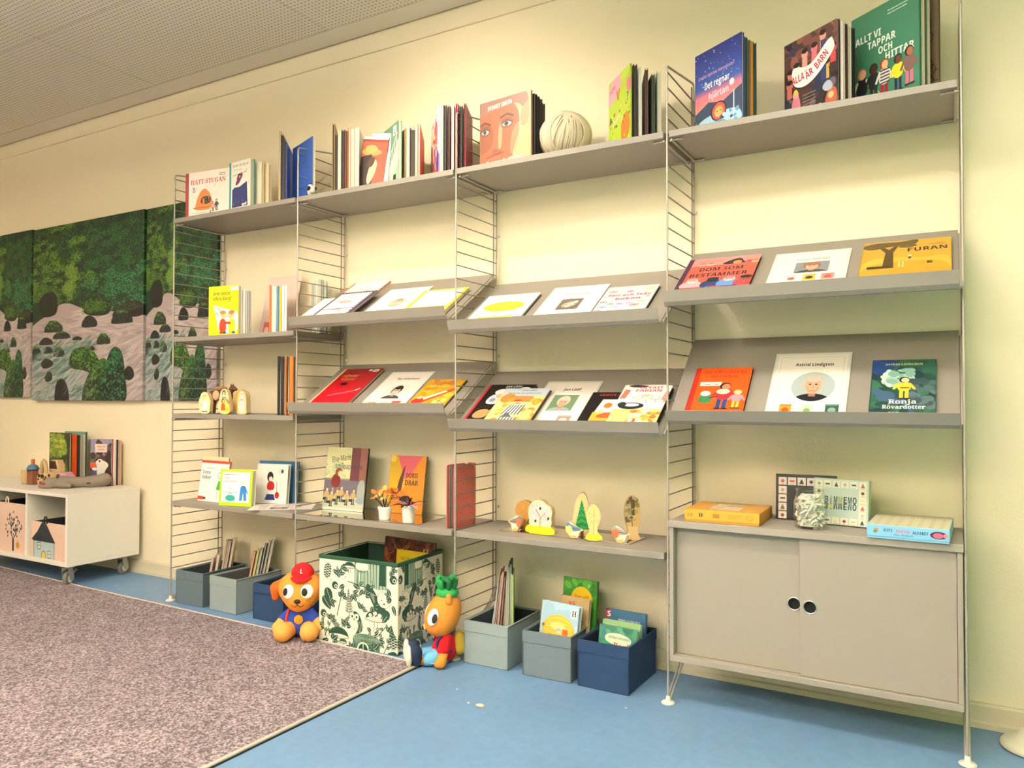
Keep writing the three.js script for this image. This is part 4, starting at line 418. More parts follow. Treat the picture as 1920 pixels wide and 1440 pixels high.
onDisplay('ochre book with a dark spreading tree on yellow hills', 'u4', 2.958, 0.006, { w: 0.228, h: 0.31, t: 0.012, spine: '#b88a24', back: '#7a5a1c', tex: art(0.228, 0.31, (p) => { p.bg('#c99a2c'); p.cu([[0, 60], [40, 56], [70, 66], [100, 54], [100, 140], [0, 140]], '#d8ac3c'); p.cu([[0, 80], [50, 70], [100, 78], [100, 140], [0, 140]], '#c8962c'); p.cu([[-6, 14], [14, 2], [44, 6], [66, -4], [60, 22], [30, 18], [10, 30]], '#5c4620'); p.cu([[38, 22], [60, 14], [64, 24], [48, 28]], '#6a5024'); p.po([[25, 92], [27, 40], [20, 24], [24, 20], [31, 30], [37, 18], [41, 20], [36, 40], [38, 92]], '#4c3818'); p.tx('FURAN', 74, 40, 17, '#241a10', { w: 46, rot: -2 }); p.tx('Lisen Adbåge', 84, 22, 6, '#a8501c', { w: 18, it: 1 }); p.ln([[55, 58], [55, 64]], '#3a2a14', 3); p.el(55, 55, 2, 3, '#e8dcb8'); p.re(74, 76, 6, 8, '#5a4218'); p.ln([[44, 74], [44, 90]], '#ecdca0', 1.4); p.ln([[48, 74], [48, 90]], '#ecdca0', 1.4); p.re(8, 84, 24, 8, '#3a2a14'); }, 360, 0.88) });
onDisplay('orange book with three children and a white name tag', 'l4', 2.462, 0.006, { w: 0.178, h: 0.238, t: 0.012, spine: '#b0281c', back: '#4a1410', tex: art(0.178, 0.238, (p) => { p.bg('#dc5416'); p.re(0, 0, 9, p.H, '#c02c1c'); p.tx('Jag vill också ha', 54, 18, 13, '#a82414', { w: 76, f: 'serif' }); p.tx('ett syskon', 54, 32, 13, '#a82414', { w: 48, f: 'serif' }); p.small(38, 40, 46, 1, '#a83014'); p.re(14, 46, 38, 12, '#f0ece6'); p.tx('Finns 1 ren', 33, 55, 7, '#222', { w: 28 }); p.kid(60, 128, 80, { top: '#c82c34', low: '#27407c', hair: '#3a1c18', skin: '#b87a54' }); p.el(58, 76, 12, 8, '#e8c8b0'); p.cu([[16, 112], [20, 84], [38, 86], [44, 112]], '#3c7a4c'); p.el(28, 82, 9, 8, '#d8d0cc'); p.ln([[38, 96], [50, 90]], '#333', 3); p.kid(84, 126, 56, { top: '#e88a94', low: '#e0b43c', hair: '#e0b060' }); }, 360, 0.82) });
sheet('laminated sheet with an oval photo of an elderly woman resting her cheek', 'l4', 2.706, 0.012, sheetArt('Astrid Lindgren', { frame: 1, ts: 9, tw: 52, box: [27, 40, 58, 60], face: { oval: 1, bg: '#a8b4b4', hair: '#b8aca0', brow: '#7a6658', skin: '#d4a084', skin2: '#a8745c', cloth: '#26262c', old: 1 }, th: [[16, 106, 16, 21, '#d8943c', '#c0581c'], [45, 108, 15, 18, '#d8e0b8', '#7a9a6c'], [76, 106, 17, 20, '#3c5c4c', '#8aa49a']] }));
onDisplay('dark green forest book with a yellow-clad running child', 'l4', 2.984, 0.006, { w: 0.162, h: 0.257, t: 0.014, spine: '#1f4a4c', back: '#1c3030', tex: art(0.162, 0.257, (p) => { p.bg('#2c5a4c'); p.scatter(70, 0, 0, 100, 158, ['#24483c', '#34684c', '#1c3a3c', '#3c5a78', '#2a5040'], 6, 16); p.scatter(20, 0, 0, 30, 40, ['#2c4a88', '#24407c'], 5, 12); p.scatter(30, 20, 30, 70, 80, ['#9ab8ac', '#b8ccc0', '#7ca094'], 4, 12); p.scatter(22, 60, 60, 100, 140, ['#4c6068', '#3a4a54', '#5a6e70'], 5, 12); p.tx('ASTRID LINDGREN', 50, 18, 8, '#e6dca8', { w: 60, f: 'serif' }); p.kid(52, 120, 66, { top: '#e6c43c', low: '#e2b83c', hair: '#241c18', skin: '#e8c094', arm: '#e6c43c' }); p.re(46, 86, 14, 3, '#8a3c2c'); p.tx('Ronja', 50, 134, 17, '#f2eee0', { w: 44, f: 'serif' }); p.tx('Rövardotter', 52, 149, 15, '#f2eee0', { w: 66, f: 'serif' }); }, 360, 0.84) });
// ---------- canvases on the wall: one printed forest stream, three sizes ----------
const stream = (() => {
  const c = canvas(1280, 1240), x = c.getContext('2d'), W = 1280, H = 1240;
  const el = (a, b, r, s, col, rot = 0) => { x.fillStyle = col; x.beginPath(); x.ellipse(a, b, r, s, rot, 0, 7); x.fill(); };
  const poly = (p, col) => { x.fillStyle = col; x.beginPath(); const n = p.length, m = (i) => [(p[i % n][0] + p[(i + 1) % n][0]) / 2, (p[i % n][1] + p[(i + 1) % n][1]) / 2]; x.moveTo(...m(n - 1)); p.forEach((q, i) => x.quadraticCurveTo(...q, ...m(i))); x.fill(); };
  x.fillStyle = '#16381c'; x.fillRect(0, 0, W, H);
  const pick = (l) => l[Math.floor(rnd() * l.length)];
  const leafy = (n, f, cols, r) => { for (let i = 0; i < n; i++) { const [a, b] = f(); el(a, b, rr(r * 0.4, r), rr(r * 0.2, r * 0.55), pick(cols), rr(-0.9, 0.9)); } };
  const nrm = () => rr(-1, 1) + rr(-1, 1) + rr(-1, 1), puff = (cx, cy, rx, ry) => () => [cx + nrm() * rx * 0.5, cy + nrm() * ry * 0.5];
  for (let i = 0; i < 70; i++) { const a = rr(0, W), b = rr(0, 560), d = a / W; el(a, b, rr(40, 120), rr(30, 90), pick(d < 0.45 ? ['#2a5a1c', '#34621c', '#1c4a1c', '#40681a'] : ['#143c20', '#1a4a26', '#0e2c1a', '#205428'])); }
  leafy(5200, () => [rr(-20, W + 20), rr(-20, 650)], ['#12301a', '#1c4a22', '#0c2414', '#225a2a', '#2c6a24'], 17);
  for (let i = 0; i < 150; i++) { // leafy boughs, brighter and yellower on one side
    const a = rr(-30, W), b = rr(-30, 640), d = a / W + rr(-0.2, 0.2), low = b > 430, R = rr(35, 80);
    leafy(Math.round(R * 1.5), puff(a, b, R, R * 0.55), d < 0.42 ? (rnd() < 0.3 ? ['#17381a', '#2a5a1c', '#1d4620'] : ['#4c7a1c', '#5f8e22', '#6f9c2c', '#3a6a1c', '#7fa838']) : low && d > 0.62 ? ['#1c5a34', '#2a7240', '#3c8850', '#14422a', '#4c9a5c'] : rnd() < 0.4 ? ['#0c2816', '#12361c', '#1a4422'] : ['#1f5428', '#2f6c34', '#14381e', '#3c7c3a', '#28602c'], 11);
    if (i % 3 === 0) leafy(40, puff(a + R * 0.4, b + R * 0.5, R * 0.7, R * 0.3), ['#08190e', '#0c2212'], 14);
  }
  for (let i = 0; i < 12; i++) leafy(120, puff(470 + rr(-60, 60), rr(380, 640), 50, 50), ['#5c8a28', '#7aa03a', '#8cb048'], 9);
  for (let i = 0; i < 14; i++) leafy(120, puff(rr(0, 330), rr(540, 690), 60, 40), ['#4f7e22', '#3a6420', '#6c962e', '#234c1c'], 11);
  for (let i = 0; i < 22; i++) leafy(120, puff(rr(880, W), rr(460, 790), 60, 50), ['#1c5a34', '#2a7240', '#3c8850', '#14422a', '#4c9a5c'], 11);
  x.strokeStyle = '#2c2018'; for (let i = 0; i < 14; i++) { x.lineWidth = rr(2, 7); const a = rr(560, 900), b = rr(660, 800); x.beginPath(); x.moveTo(a, b); x.quadraticCurveTo(a + rr(20, 90), b - rr(20, 80), a + rr(80, 180), b - rr(0, 70)); x.stroke(); }
  // banks and water
  poly([[300, 760], [120, 800], [-60, 900], [-60, 1320], [1400, 1320], [1400, 860], [1040, 800], [760, 780], [560, 730], [470, 690], [330, 690]], '#c8b6b0');
  for (let i = 0; i < 900; i++) { const b = rr(720, 1240), a = rr(0, W); if (b < 800 + Math.abs(a - 420) * 0.12) continue; x.globalAlpha = 0.28; el(a, b, rr(30, 130), rr(3, 12), pick(['#e4d6d0', '#d8c8c2', '#a89a98', '#bfb0ac', '#efe4de', '#8f8a8c']), rr(-0.25, 0.15) + (b > 1000 ? -0.25 : 0.1)); }
  x.globalAlpha = 0.35; for (let i = 0; i < 260; i++) el(rr(0, 760), rr(1020, 1240), rr(20, 110), rr(4, 16), pick(['#5c8a7c', '#7aa096', '#3c6a60', '#c8d2cc']), rr(-0.7, 0)); x.globalAlpha = 1;
  for (let i = 0; i < 40; i++) { x.globalAlpha = 0.55; el(rr(520, 900), rr(760, 880), rr(40, 90), rr(3, 8), '#efe6e0', -0.1); } x.globalAlpha = 1;
  // rocks: [x, y, w, h, moss]
  const rock = (a, b, w, h, moss) => { const P = [[a - w, b + h * 0.8], [a - w * 0.9, b], [a - w * 0.4, b - h], [a + w * 0.3, b - h * 0.9], [a + w * 0.9, b - h * 0.1], [a + w, b + h * 0.8], [a, b + h]]; poly(P, moss ? '#1c2a16' : '#1a1c1e'); x.save(); x.beginPath(); P.forEach((q, i) => (i ? x.lineTo(...q) : x.moveTo(...q))); x.clip(); if (moss) { leafy(Math.round(w * 5), () => [a + rr(-w, w), b - h + Math.abs(rr(0, 1) * rr(0, 1)) * h * moss], ['#3f7a2a', '#5c9432', '#2c5c24', '#74a640', '#234a20'], Math.max(7, w * 0.11)); } leafy(Math.round(w * 1.2), () => [a + rr(-w, w), b + rr(-0.6, 1) * h], ['#2c3032', '#0c0e10', '#3a3e40'], Math.max(5, w * 0.1)); x.restore(); x.globalAlpha = 0.6; el(a, b + h, w * 1.1, h * 0.16, '#d8ccc6'); x.globalAlpha = 1; };
  poly([[80, 600], [300, 560], [330, 760], [240, 800], [90, 790]], '#141a12'); poly([[620, 740], [720, 660], [860, 650], [960, 760], [900, 830], [640, 810]], '#1a2414');
  leafy(700, puff(760, 735, 130, 50), ['#3c6a24', '#5a8a2c', '#2a4c1c'], 13);
  poly([[930, 850], [1010, 760], [1150, 720], [1290, 740], [1300, 860], [1080, 850]], '#1c1a18'); leafy(160, puff(1120, 770, 140, 30), ['#3a4a24', '#2c2a20', '#4c4a34'], 16);
  [[270, 905, 120, 56, 1.5], [700, 885, 95, 55, 0], [1060, 870, 120, 60, 0.5], [370, 985, 110, 36, 0.5], [860, 1040, 80, 50, 1.1], [340, 1130, 75, 48, 1.2], [60, 1140, 80, 70, 0.3]].forEach((r) => rock(...r.map((v, i) => (i === 1 ? v - 20 : v))));
  // nearer ground continues below: compress rows
  [[180, 1010, 90, 36, 0], [560, 1000, 60, 18, 0], [720, 1090, 50, 22, 0], [210, 1090, 60, 34, 0]].forEach((r) => rock(...r));
  return c;
})();
const stream2 = (() => { // the print: upper four fifths of the study above, with the mossy foreground rocks
  const c = canvas(1024, 1024), x = c.getContext('2d'); x.drawImage(stream, 0, 0, 1280, 1240, 0, 0, 1024, 830);
  const el = (a, b, r, s, col, rot = 0, al = 1) => { x.globalAlpha = al; x.fillStyle = col; x.beginPath(); x.ellipse(a, b, r, s, rot, 0, 7); x.fill(); x.globalAlpha = 1; };
  const pick = (l) => l[Math.floor(rnd() * l.length)];
  x.fillStyle = '#b9aeac'; x.fillRect(0, 800, 1024, 224);
  for (let i = 0; i < 500; i++) { const a = rr(0, 1024), b = rr(740, 1024); el(a, b, rr(20, 90), rr(3, 10), pick(a < 520 ? ['#5f8c80', '#87aca2', '#d8d4ce', '#3f6e62', '#c2c6c2'] : ['#d8cac4', '#b8a8a6', '#9a9298', '#e6dcd6']), rr(-0.6, -0.1), 0.5); }
  const rock = (P, cols, dark, n) => { x.fillStyle = dark; x.save(); x.beginPath(); const m = (i) => [(P[i % P.length][0] + P[(i + 1) % P.length][0]) / 2, (P[i % P.length][1] + P[(i + 1) % P.length][1]) / 2]; x.moveTo(...m(P.length - 1)); P.forEach((q, i) => x.quadraticCurveTo(...q, ...m(i))); x.fill(); x.clip(); const xs = P.map((q) => q[0]), ys = P.map((q) => q[1]), x0 = Math.min(...xs), x1 = Math.max(...xs), y0 = Math.min(...ys), y1 = Math.max(...ys); for (let i = 0; i < n; i++) { const t = rnd() * rnd() * 1.5; el(rr(x0, x1), y0 + t * (y1 - y0) * 0.8, rr(3, 13), rr(2, 6), pick(cols), rr(-1.2, 1.2)); } x.restore(); };
  rock([[360, 840], [380, 760], [430, 720], [560, 720], [660, 790], [650, 900], [520, 850]], ['#3f7a26', '#58962e', '#2a5a20', '#6fa83a', '#1c3a18'], '#1c2c16', 620);
  rock([[480, 1060], [520, 920], [600, 820], [720, 770], [740, 900], [660, 1060]], ['#4c8a2c', '#64a038', '#2c5c22', '#3a7428'], '#20321a', 700);
  rock([[640, 1060], [690, 860], [760, 720], [850, 740], [880, 860], [910, 1060]], ['#1f6a3c', '#2c8048', '#144a2c', '#3a9454'], '#0c1210', 800);
  rock([[230, 1060], [240, 930], [290, 890], [360, 920], [390, 1060]], ['#22262a', '#0c0e10'], '#101214', 90); rock([[860, 880], [900, 830], [950, 850], [960, 900], [900, 920]], ['#26282a', '#34383a'], '#121416', 60); rock([[90, 800], [140, 770], [230, 800], [200, 830], [110, 840]], ['#26282a', '#2c3a20'], '#141618', 60); rock([[130, 900], [150, 860], [200, 850], [220, 900], [160, 920]], ['#26282a', '#2c4a28'], '#16181a', 60);
  for (let i = 0; i < 60; i++) el(rr(330, 600), rr(860, 1000), rr(10, 60), rr(1, 3), '#e2e0dc', -0.7, 0.35);
  return texOf(c);
})();
const streamM = new THREE.MeshStandardMaterial({ map: stream2, color: lin(0.68, 0.66, 0.68), roughness: 0.55 });
[['wide forest stream canvas with a green mossy rock, largest of the three', -1.703, 1.082, 0.934, 1.046, 0.034], ['forest stream canvas half hidden behind the wire ladder', -0.614, 0.576, 0.936, 1.044, 0.022], ['forest stream canvas cut off at the edge beyond the widest one', -2.335, 0.592, 0.952, 1.04, 0.022]].forEach(([label, x0, w, y0, h, t]) => {
  const g = thing('canvas_print', label, 'picture', [x0 + w / 2, y0, 0.002], 0, 'forest stream canvases');
  const m = part('canvas', G.rbox(w, h, t, 0.004, 0, h / 2, t / 2), null, g), p = m.geometry.attributes.position, u = m.geometry.attributes.uv;
  for (let i = 0; i < p.count; i++) u.setXY(i, Math.min(0.998, Math.max(0.002, p.getX(i) / w + 0.5)), Math.min(0.998, Math.max(0.002, p.getY(i) / h)));
  m.material = streamM;
  part('stretcher_frame', join([G.box(w - 0.01, 0.03, 0.001, 0, 0.02, -0.0006), G.box(w - 0.01, 0.03, 0.001, 0, h - 0.02, -0.0006)]), plain('#b99a6c', 0.8), g);
});
// ---------- wheeled bench unit ----------
{
  const wM = std(lin(0.80, 0.74, 0.66), 0.45), t = thing('storage_trolley', 'white wheeled storage bench with open compartments', 'storage bench', [0, 0, 0]);
  const xr = -0.638, xl = -1.79, zf = 0.422, zb = 0.03, y0 = 0.105, y1 = 0.468, th = 0.018, xm = (xr + xl) / 2, zm = (zf + zb) / 2, W = xr - xl;
  part('top_board', G.rbox(W, th, zf - zb, 0.0015, xm, y1 - th / 2, zm), wM, t); part('bottom_board', G.rbox(W, th, zf - zb, 0.0015, xm, y0 + th / 2, zm), wM, t);
  for (const x of [xr - th / 2, xl + th / 2]) part('side_panel', G.rbox(th, y1 - y0 - 2 * th, zf - zb, 0.0015, x, (y0 + y1) / 2, zm), wM, t);
  for (const x of [-1.022, -1.405]) part('divider', G.box(th, y1 - y0 - 2 * th, zf - zb - 0.014, x, (y0 + y1) / 2, zm), wM, t);
  part('back_panel', G.box(W - 0.02, y1 - y0 - 0.02, 0.006, xm, (y0 + y1) / 2, zb + 0.004), wM, t);
  const metal = std('#b9b6b0', 0.3, { metalness: 0.8 }), tyre = std('#77736d', 0.6), hub = std('#d8d4cc', 0.4);
  for (const [x, z, r, brake] of [[-0.692, 0.37, 0.5, 1], [-0.692, 0.075, 0.35, 0], [-1.73, 0.37, 0.5, 1], [-1.73, 0.075, 0.35, 0]]) {
    const c = new THREE.Group(); c.name = numbered('caster'); c.position.set(x, 0, z); c.rotation.y = r; t.add(c);
    part('wheel', new THREE.LatheGeometry([[0.012, -0.011], [0.033, -0.011], [0.0375, -0.006], [0.0375, 0.006], [0.033, 0.011], [0.012, 0.011]].map((p) => new THREE.Vector2(...p)), 28).rotateZ(Math.PI / 2).translate(-0.012, 0.038, 0), tyre, c);
    part('wheel_hub', G.cyl(0.022, 0.022, 0.025, 0, 0, 0, 20).rotateZ(Math.PI / 2).translate(-0.012, 0.038, 0), hub, c);
    const sh = smoothShape([[-0.02, 0.03], [-0.02, 0.05], [-0.006, 0.09], [0.026, 0.092], [0.028, 0.07], [0.004, 0.028], [-0.012, 0.022]]);
    part('fork', join([-1, 1].map((s) => extr(sh, 0.003).rotateY(-Math.PI / 2).translate(s * 0.0165 - 0.012 + 0.0015, 0, 0)).concat([G.box(0.036, 0.004, 0.036, -0.012, 0.09, 0.008), G.box(0.07, 0.004, 0.06, 0, 0.1025, 0.005), G.cyl(0.016, 0.016, 0.012, 0, 0.097, 0.008, 16)])), metal, c);
    if (brake) part('brake_lever', G.rbox(0.03, 0.008, 0.036, 0.003).rotateX(0.35).translate(-0.012, 0.066, -0.038), metal, c);
  }
}
function fabricBin(name, label, x, z, yaw, w, h, d, mat, inner, o = {}) {
  const t = thing(name, label, 'storage box', [x, o.y ?? 0.001, z], yaw, o.group), th = 0.005, L = [];
  const wall = (W, H, D2, a, b, c) => G.rbox(W, H, D2, 0.002, a, b, c);
  L.push(wall(w, h, th, 0, h / 2, d / 2 - th / 2), wall(w, h, th, 0, h / 2, -d / 2 + th / 2), wall(th, h, d, w / 2 - th / 2, h / 2, 0), wall(th, h, d, -w / 2 + th / 2, h / 2, 0));
  if (!o.skin) part('body', uvBox(join(L), 1), mat, t);
  else { part('body', join(L.slice(1, 2).concat(L.slice(3))), mat, t); }
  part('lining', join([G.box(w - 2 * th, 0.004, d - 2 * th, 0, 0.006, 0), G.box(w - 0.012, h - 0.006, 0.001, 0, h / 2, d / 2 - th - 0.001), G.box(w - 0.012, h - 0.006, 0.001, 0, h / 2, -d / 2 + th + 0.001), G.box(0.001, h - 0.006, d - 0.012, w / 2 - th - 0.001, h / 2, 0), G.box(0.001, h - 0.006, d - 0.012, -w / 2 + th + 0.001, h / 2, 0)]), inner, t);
  return t;
}
// ---------- six fabric boxes ----------
{
  const fab = noiseTex(256, (x, y) => 225 + 25 * Math.sin(x * 0.9) * Math.sin(y * 0.9), true, [14, 14]);
  const fabB = noiseTex(128, (x, y) => 128 + 100 * Math.sin(x * 0.78) * Math.sin(y * 0.78), false, [16, 16]);
  const F = (c) => std(c, 0.92, { map: fab, bumpMap: fabB, bumpScale: 0.0006 });
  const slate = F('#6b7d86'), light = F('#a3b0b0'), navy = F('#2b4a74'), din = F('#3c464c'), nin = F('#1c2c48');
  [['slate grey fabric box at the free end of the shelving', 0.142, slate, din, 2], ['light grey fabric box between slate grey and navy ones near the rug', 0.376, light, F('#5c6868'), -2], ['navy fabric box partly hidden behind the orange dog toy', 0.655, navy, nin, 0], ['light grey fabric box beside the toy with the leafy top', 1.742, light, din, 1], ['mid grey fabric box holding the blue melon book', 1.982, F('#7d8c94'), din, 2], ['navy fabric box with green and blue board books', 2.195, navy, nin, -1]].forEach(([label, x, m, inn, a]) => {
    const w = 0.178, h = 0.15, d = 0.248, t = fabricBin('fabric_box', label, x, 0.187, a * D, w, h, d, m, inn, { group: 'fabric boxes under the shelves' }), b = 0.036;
    for (const q of [-1, 1]) part('folded_band', uvBox(G.rbox(w + 0.004, b, 0.003, 0.0012, 0, h - b / 2, q * (d / 2 + 0.001))), m, t);
    part('rim', join([wire([[-w / 2, h, d / 2 - 0.002], [w / 2, h, d / 2 - 0.002], [w / 2, h, -d / 2 + 0.002], [-w / 2, h, -d / 2 + 0.002], [-w / 2, h, d / 2 - 0.002]], 0.0034)]), m, t);
    part('seam', join([rod([-w / 2, 0.002, d / 2], [-w / 2, h, d / 2], 0.0018), rod([w / 2, 0.002, d / 2], [w / 2, h, d / 2], 0.0018)]), m, t);
  });
}
// books kept in the boxes: pos is the lower spine corner; roll leans along the box, lean tips back
const inBox = (label, x, y, z, yaw, lean, roll, w, h, t, col, group, tex, spine) => book(label, { name: 'board_book', pos: [x, y, z], yaw, lean, roll, w, h, t, col, spine: spine ?? col, back: col, group, tex });
const gb1 = 'books in the slate grey box';
[[0.155, 0.24, 0.17, '#d8b0a4', 'pinkish', 0.13], [0.168, 0.22, 0.185, '#e6dcc8', 'cream', 0.13], [0.178, 0.19, 0.25, '#cbb79a', 'tan-edged', 0.15], [0.190, 0.19, 0.252, '#2a2526', 'black-edged', 0.15], [0.200, 0.19, 0.248, '#c98a84', 'dusty pink', 0.15], [0.212, 0.18, 0.262, '#e4d9bf', 'ivory', 0.15]].forEach(([x, z, h, c, n, w], i) => inBox(`${n} book leaning in the slate grey box, ${ORD[i]} from its near corner`, x - 0.075, 0.012, z - 0.085, -48, 8, 10, w * 0.8, h, 0.009, c, gb1));
[[0.375, 0.22, '#c86a58', 'red-edged'], [0.388, 0.23, '#e0d060', 'yellow'], [0.400, 0.235, '#d8d4c4', 'off-white'], [0.412, 0.255, '#3a3a4c', 'dark blue'], [0.424, 0.27, '#b9ac94', 'grey-tan'], [0.436, 0.28, '#e6e0d2', 'white-edged']].forEach(([x, h, c, n], i) => inBox(`${n} book leaning in the light grey box near the rug, ${ORD[i]} in its row`, x - 0.065, 0.012, 0.13 - i * 0.008, -48, 10, 12, 0.1, h, 0.009, c, 'books leaning in the light grey box near the rug'));
[[1.735, 0.26, '#e6e4e0', 'white-backed', 14, 0.13], [1.748, 0.29, '#2a2022', 'black', 11, 0.13], [1.760, 0.30, '#d08c84', 'salmon pink', 9, 0.13], [1.772, 0.28, '#7a3430', 'dark red', 8, 0.11], [1.784, 0.2, '#e2cfa2', 'cream short', 7, 0.09], [1.795, 0.31, '#c8c2ae', 'grey-beige', 4, 0.14], [1.806, 0.325, '#9aa89a', 'pale green-grey', 2, 0.15], [1.816, 0.335, '#22302c', 'blackish green', 1, 0.15], [1.825, 0.30, '#a6cc5c', 'lime green', 0, 0.15]].forEach(([x, h, c, n, l, w], i) => inBox(`${n} book upright in the box beside the leafy-topped toy, ${ORD[i]} in its row`, x - 0.078 - 0.012 * (1 - i / 9), 0.012, 0.125, -62, l * 0.6, 3, w * 0.92, h, 0.008, c, 'upright books in the box beside the leafy-topped toy'));
inBox('green board book with a yellow oval, tallest in the mid grey box', 1.946, 0.012, 0.13, -8, 6, 0, 0.142, 0.29, 0.012, '#3c7a2c', 0, art(0.142, 0.29, (p) => { p.bg('#3f8a2c'); p.scatter(40, 0, 0, 100, 204, ['#357a26', '#4c9a34', '#5aa83c'], 6, 14); p.el(56, 52, 32, 34, '#eec41c'); p.ring(56, 52, 32, 34, '#a8c83c', 1.5); p.tx('Jag vill', 56, 48, 12, '#c86a1c', { f: 'serif' }); p.tx('inte sova', 56, 62, 12, '#c86a1c', { f: 'serif' }); p.tx('P', 76, 20, 14, '#bcd8b0', { b: 0 }); p.cu([[20, 108], [24, 80], [60, 76], [84, 100], [80, 112]], '#b08a5c'); p.ring(16, 80, 8, 8, '#a8d088', 2); }), '#357a26');
inBox('buff board book with red letters between the green and the melon books', 1.955, 0.012, 0.175, -8, 8, 0, 0.12, 0.235, 0.014, '#c9b083', 0, art(0.12, 0.235, (p) => { p.bg('#c9a878'); p.tx('Vi', 40, 30, 22, '#b8402c', { f: 'serif' }); p.scatter(12, 0, 40, 100, 190, ['#b8946a', '#d8bc90'], 6, 16); }));
inBox('pale blue board book with a striped yellow melon', 1.905, 0.012, 0.238, -9, 11, 0, 0.158, 0.225, 0.02, '#b9d4e2', 0, art(0.158, 0.225, (p) => { p.bg('#b4d2e4'); p.scatter(16, 0, 0, 100, 140, ['#bcd8e8', '#a8c8dc'], 8, 18); p.el(50, 58, 42, 33, '#eccb52'); for (let i = -3; i <= 3; i++) p.ring(50, 58, 42, Math.abs(i) * 9 + 3, '#d8a43c', 1.2); p.el(48, 50, 20, 8, '#f2dc8c'); p.el(9, 52, 4, 4, '#8a7a3c'); p.re(80, 8, 16, 19, '#f2efe8'); p.tx('H', 88, 23, 16, '#222', { f: 'serif' }); p.re(46, 52, 12, 12, '#d8dcd8'); p.re(62, 54, 14, 12, '#d2683c'); p.small(47, 55, 10, 2, '#a03c2c'); }), '#c8a85c');
inBox('dark blue board book with white capitals along its top', 2.122, 0.012, 0.135, -2, 4, 0, 0.148, 0.2, 0.02, '#3c6a94', 0, art(0.152, 0.2, (p) => { p.bg('#3f7096'); p.re(0, 0, 14, 18, '#a82c34'); p.tx('S', 9, 15, 17, '#f2f0ea', { w: 10 }); p.tx('PERNILLA STALFELT', 60, 24, 8, '#e6e8e6', { w: 56 }); p.tx('LILLA', 52, 60, 20, '#1c2c44', {}); }), '#3a5f8a');
inBox('light green board book with a white bird in the navy box', 2.132, 0.012, 0.19, -5, 6, 0, 0.142, 0.18, 0.014, '#9cc088', 0, art(0.142, 0.18, (p) => { p.bg('#98bc84'); p.small(10, 10, 40, 1, '#d8e4c8'); p.po([[56, 12], [78, 16], [66, 24], [58, 20]], '#f2f2ea'); p.scatter(10, 0, 30, 100, 120, ['#84a870', '#a8cc94'], 8, 16); }));
inBox('sea green board book with a red title, foremost in the navy box', 2.135, 0.012, 0.24, -6, 10, 0, 0.142, 0.175, 0.022, '#4c8a78', 0, art(0.142, 0.175, (p) => { p.bg('#3f806c'); p.scatter(50, 0, 0, 100, 124, ['#2f6e58', '#58a082', '#3c7c8c', '#4a8f6c'], 6, 14); p.cu([[14, 20], [50, 12], [90, 22], [80, 42], [20, 40]], '#d2dcc0'); p.tx('ASTRID LINDGREN', 54, 27, 7, '#5c7a6c', { w: 56, f: 'serif' }); p.tx('Ronja', 66, 52, 22, '#b8342c', { f: 'serif', w: 52 }); p.tx('rövardotter', 70, 66, 10, '#1c2c28', { f: 'serif', w: 44 }); p.el(16, 60, 14, 24, '#2c9a5c'); }), '#2f7a5c');
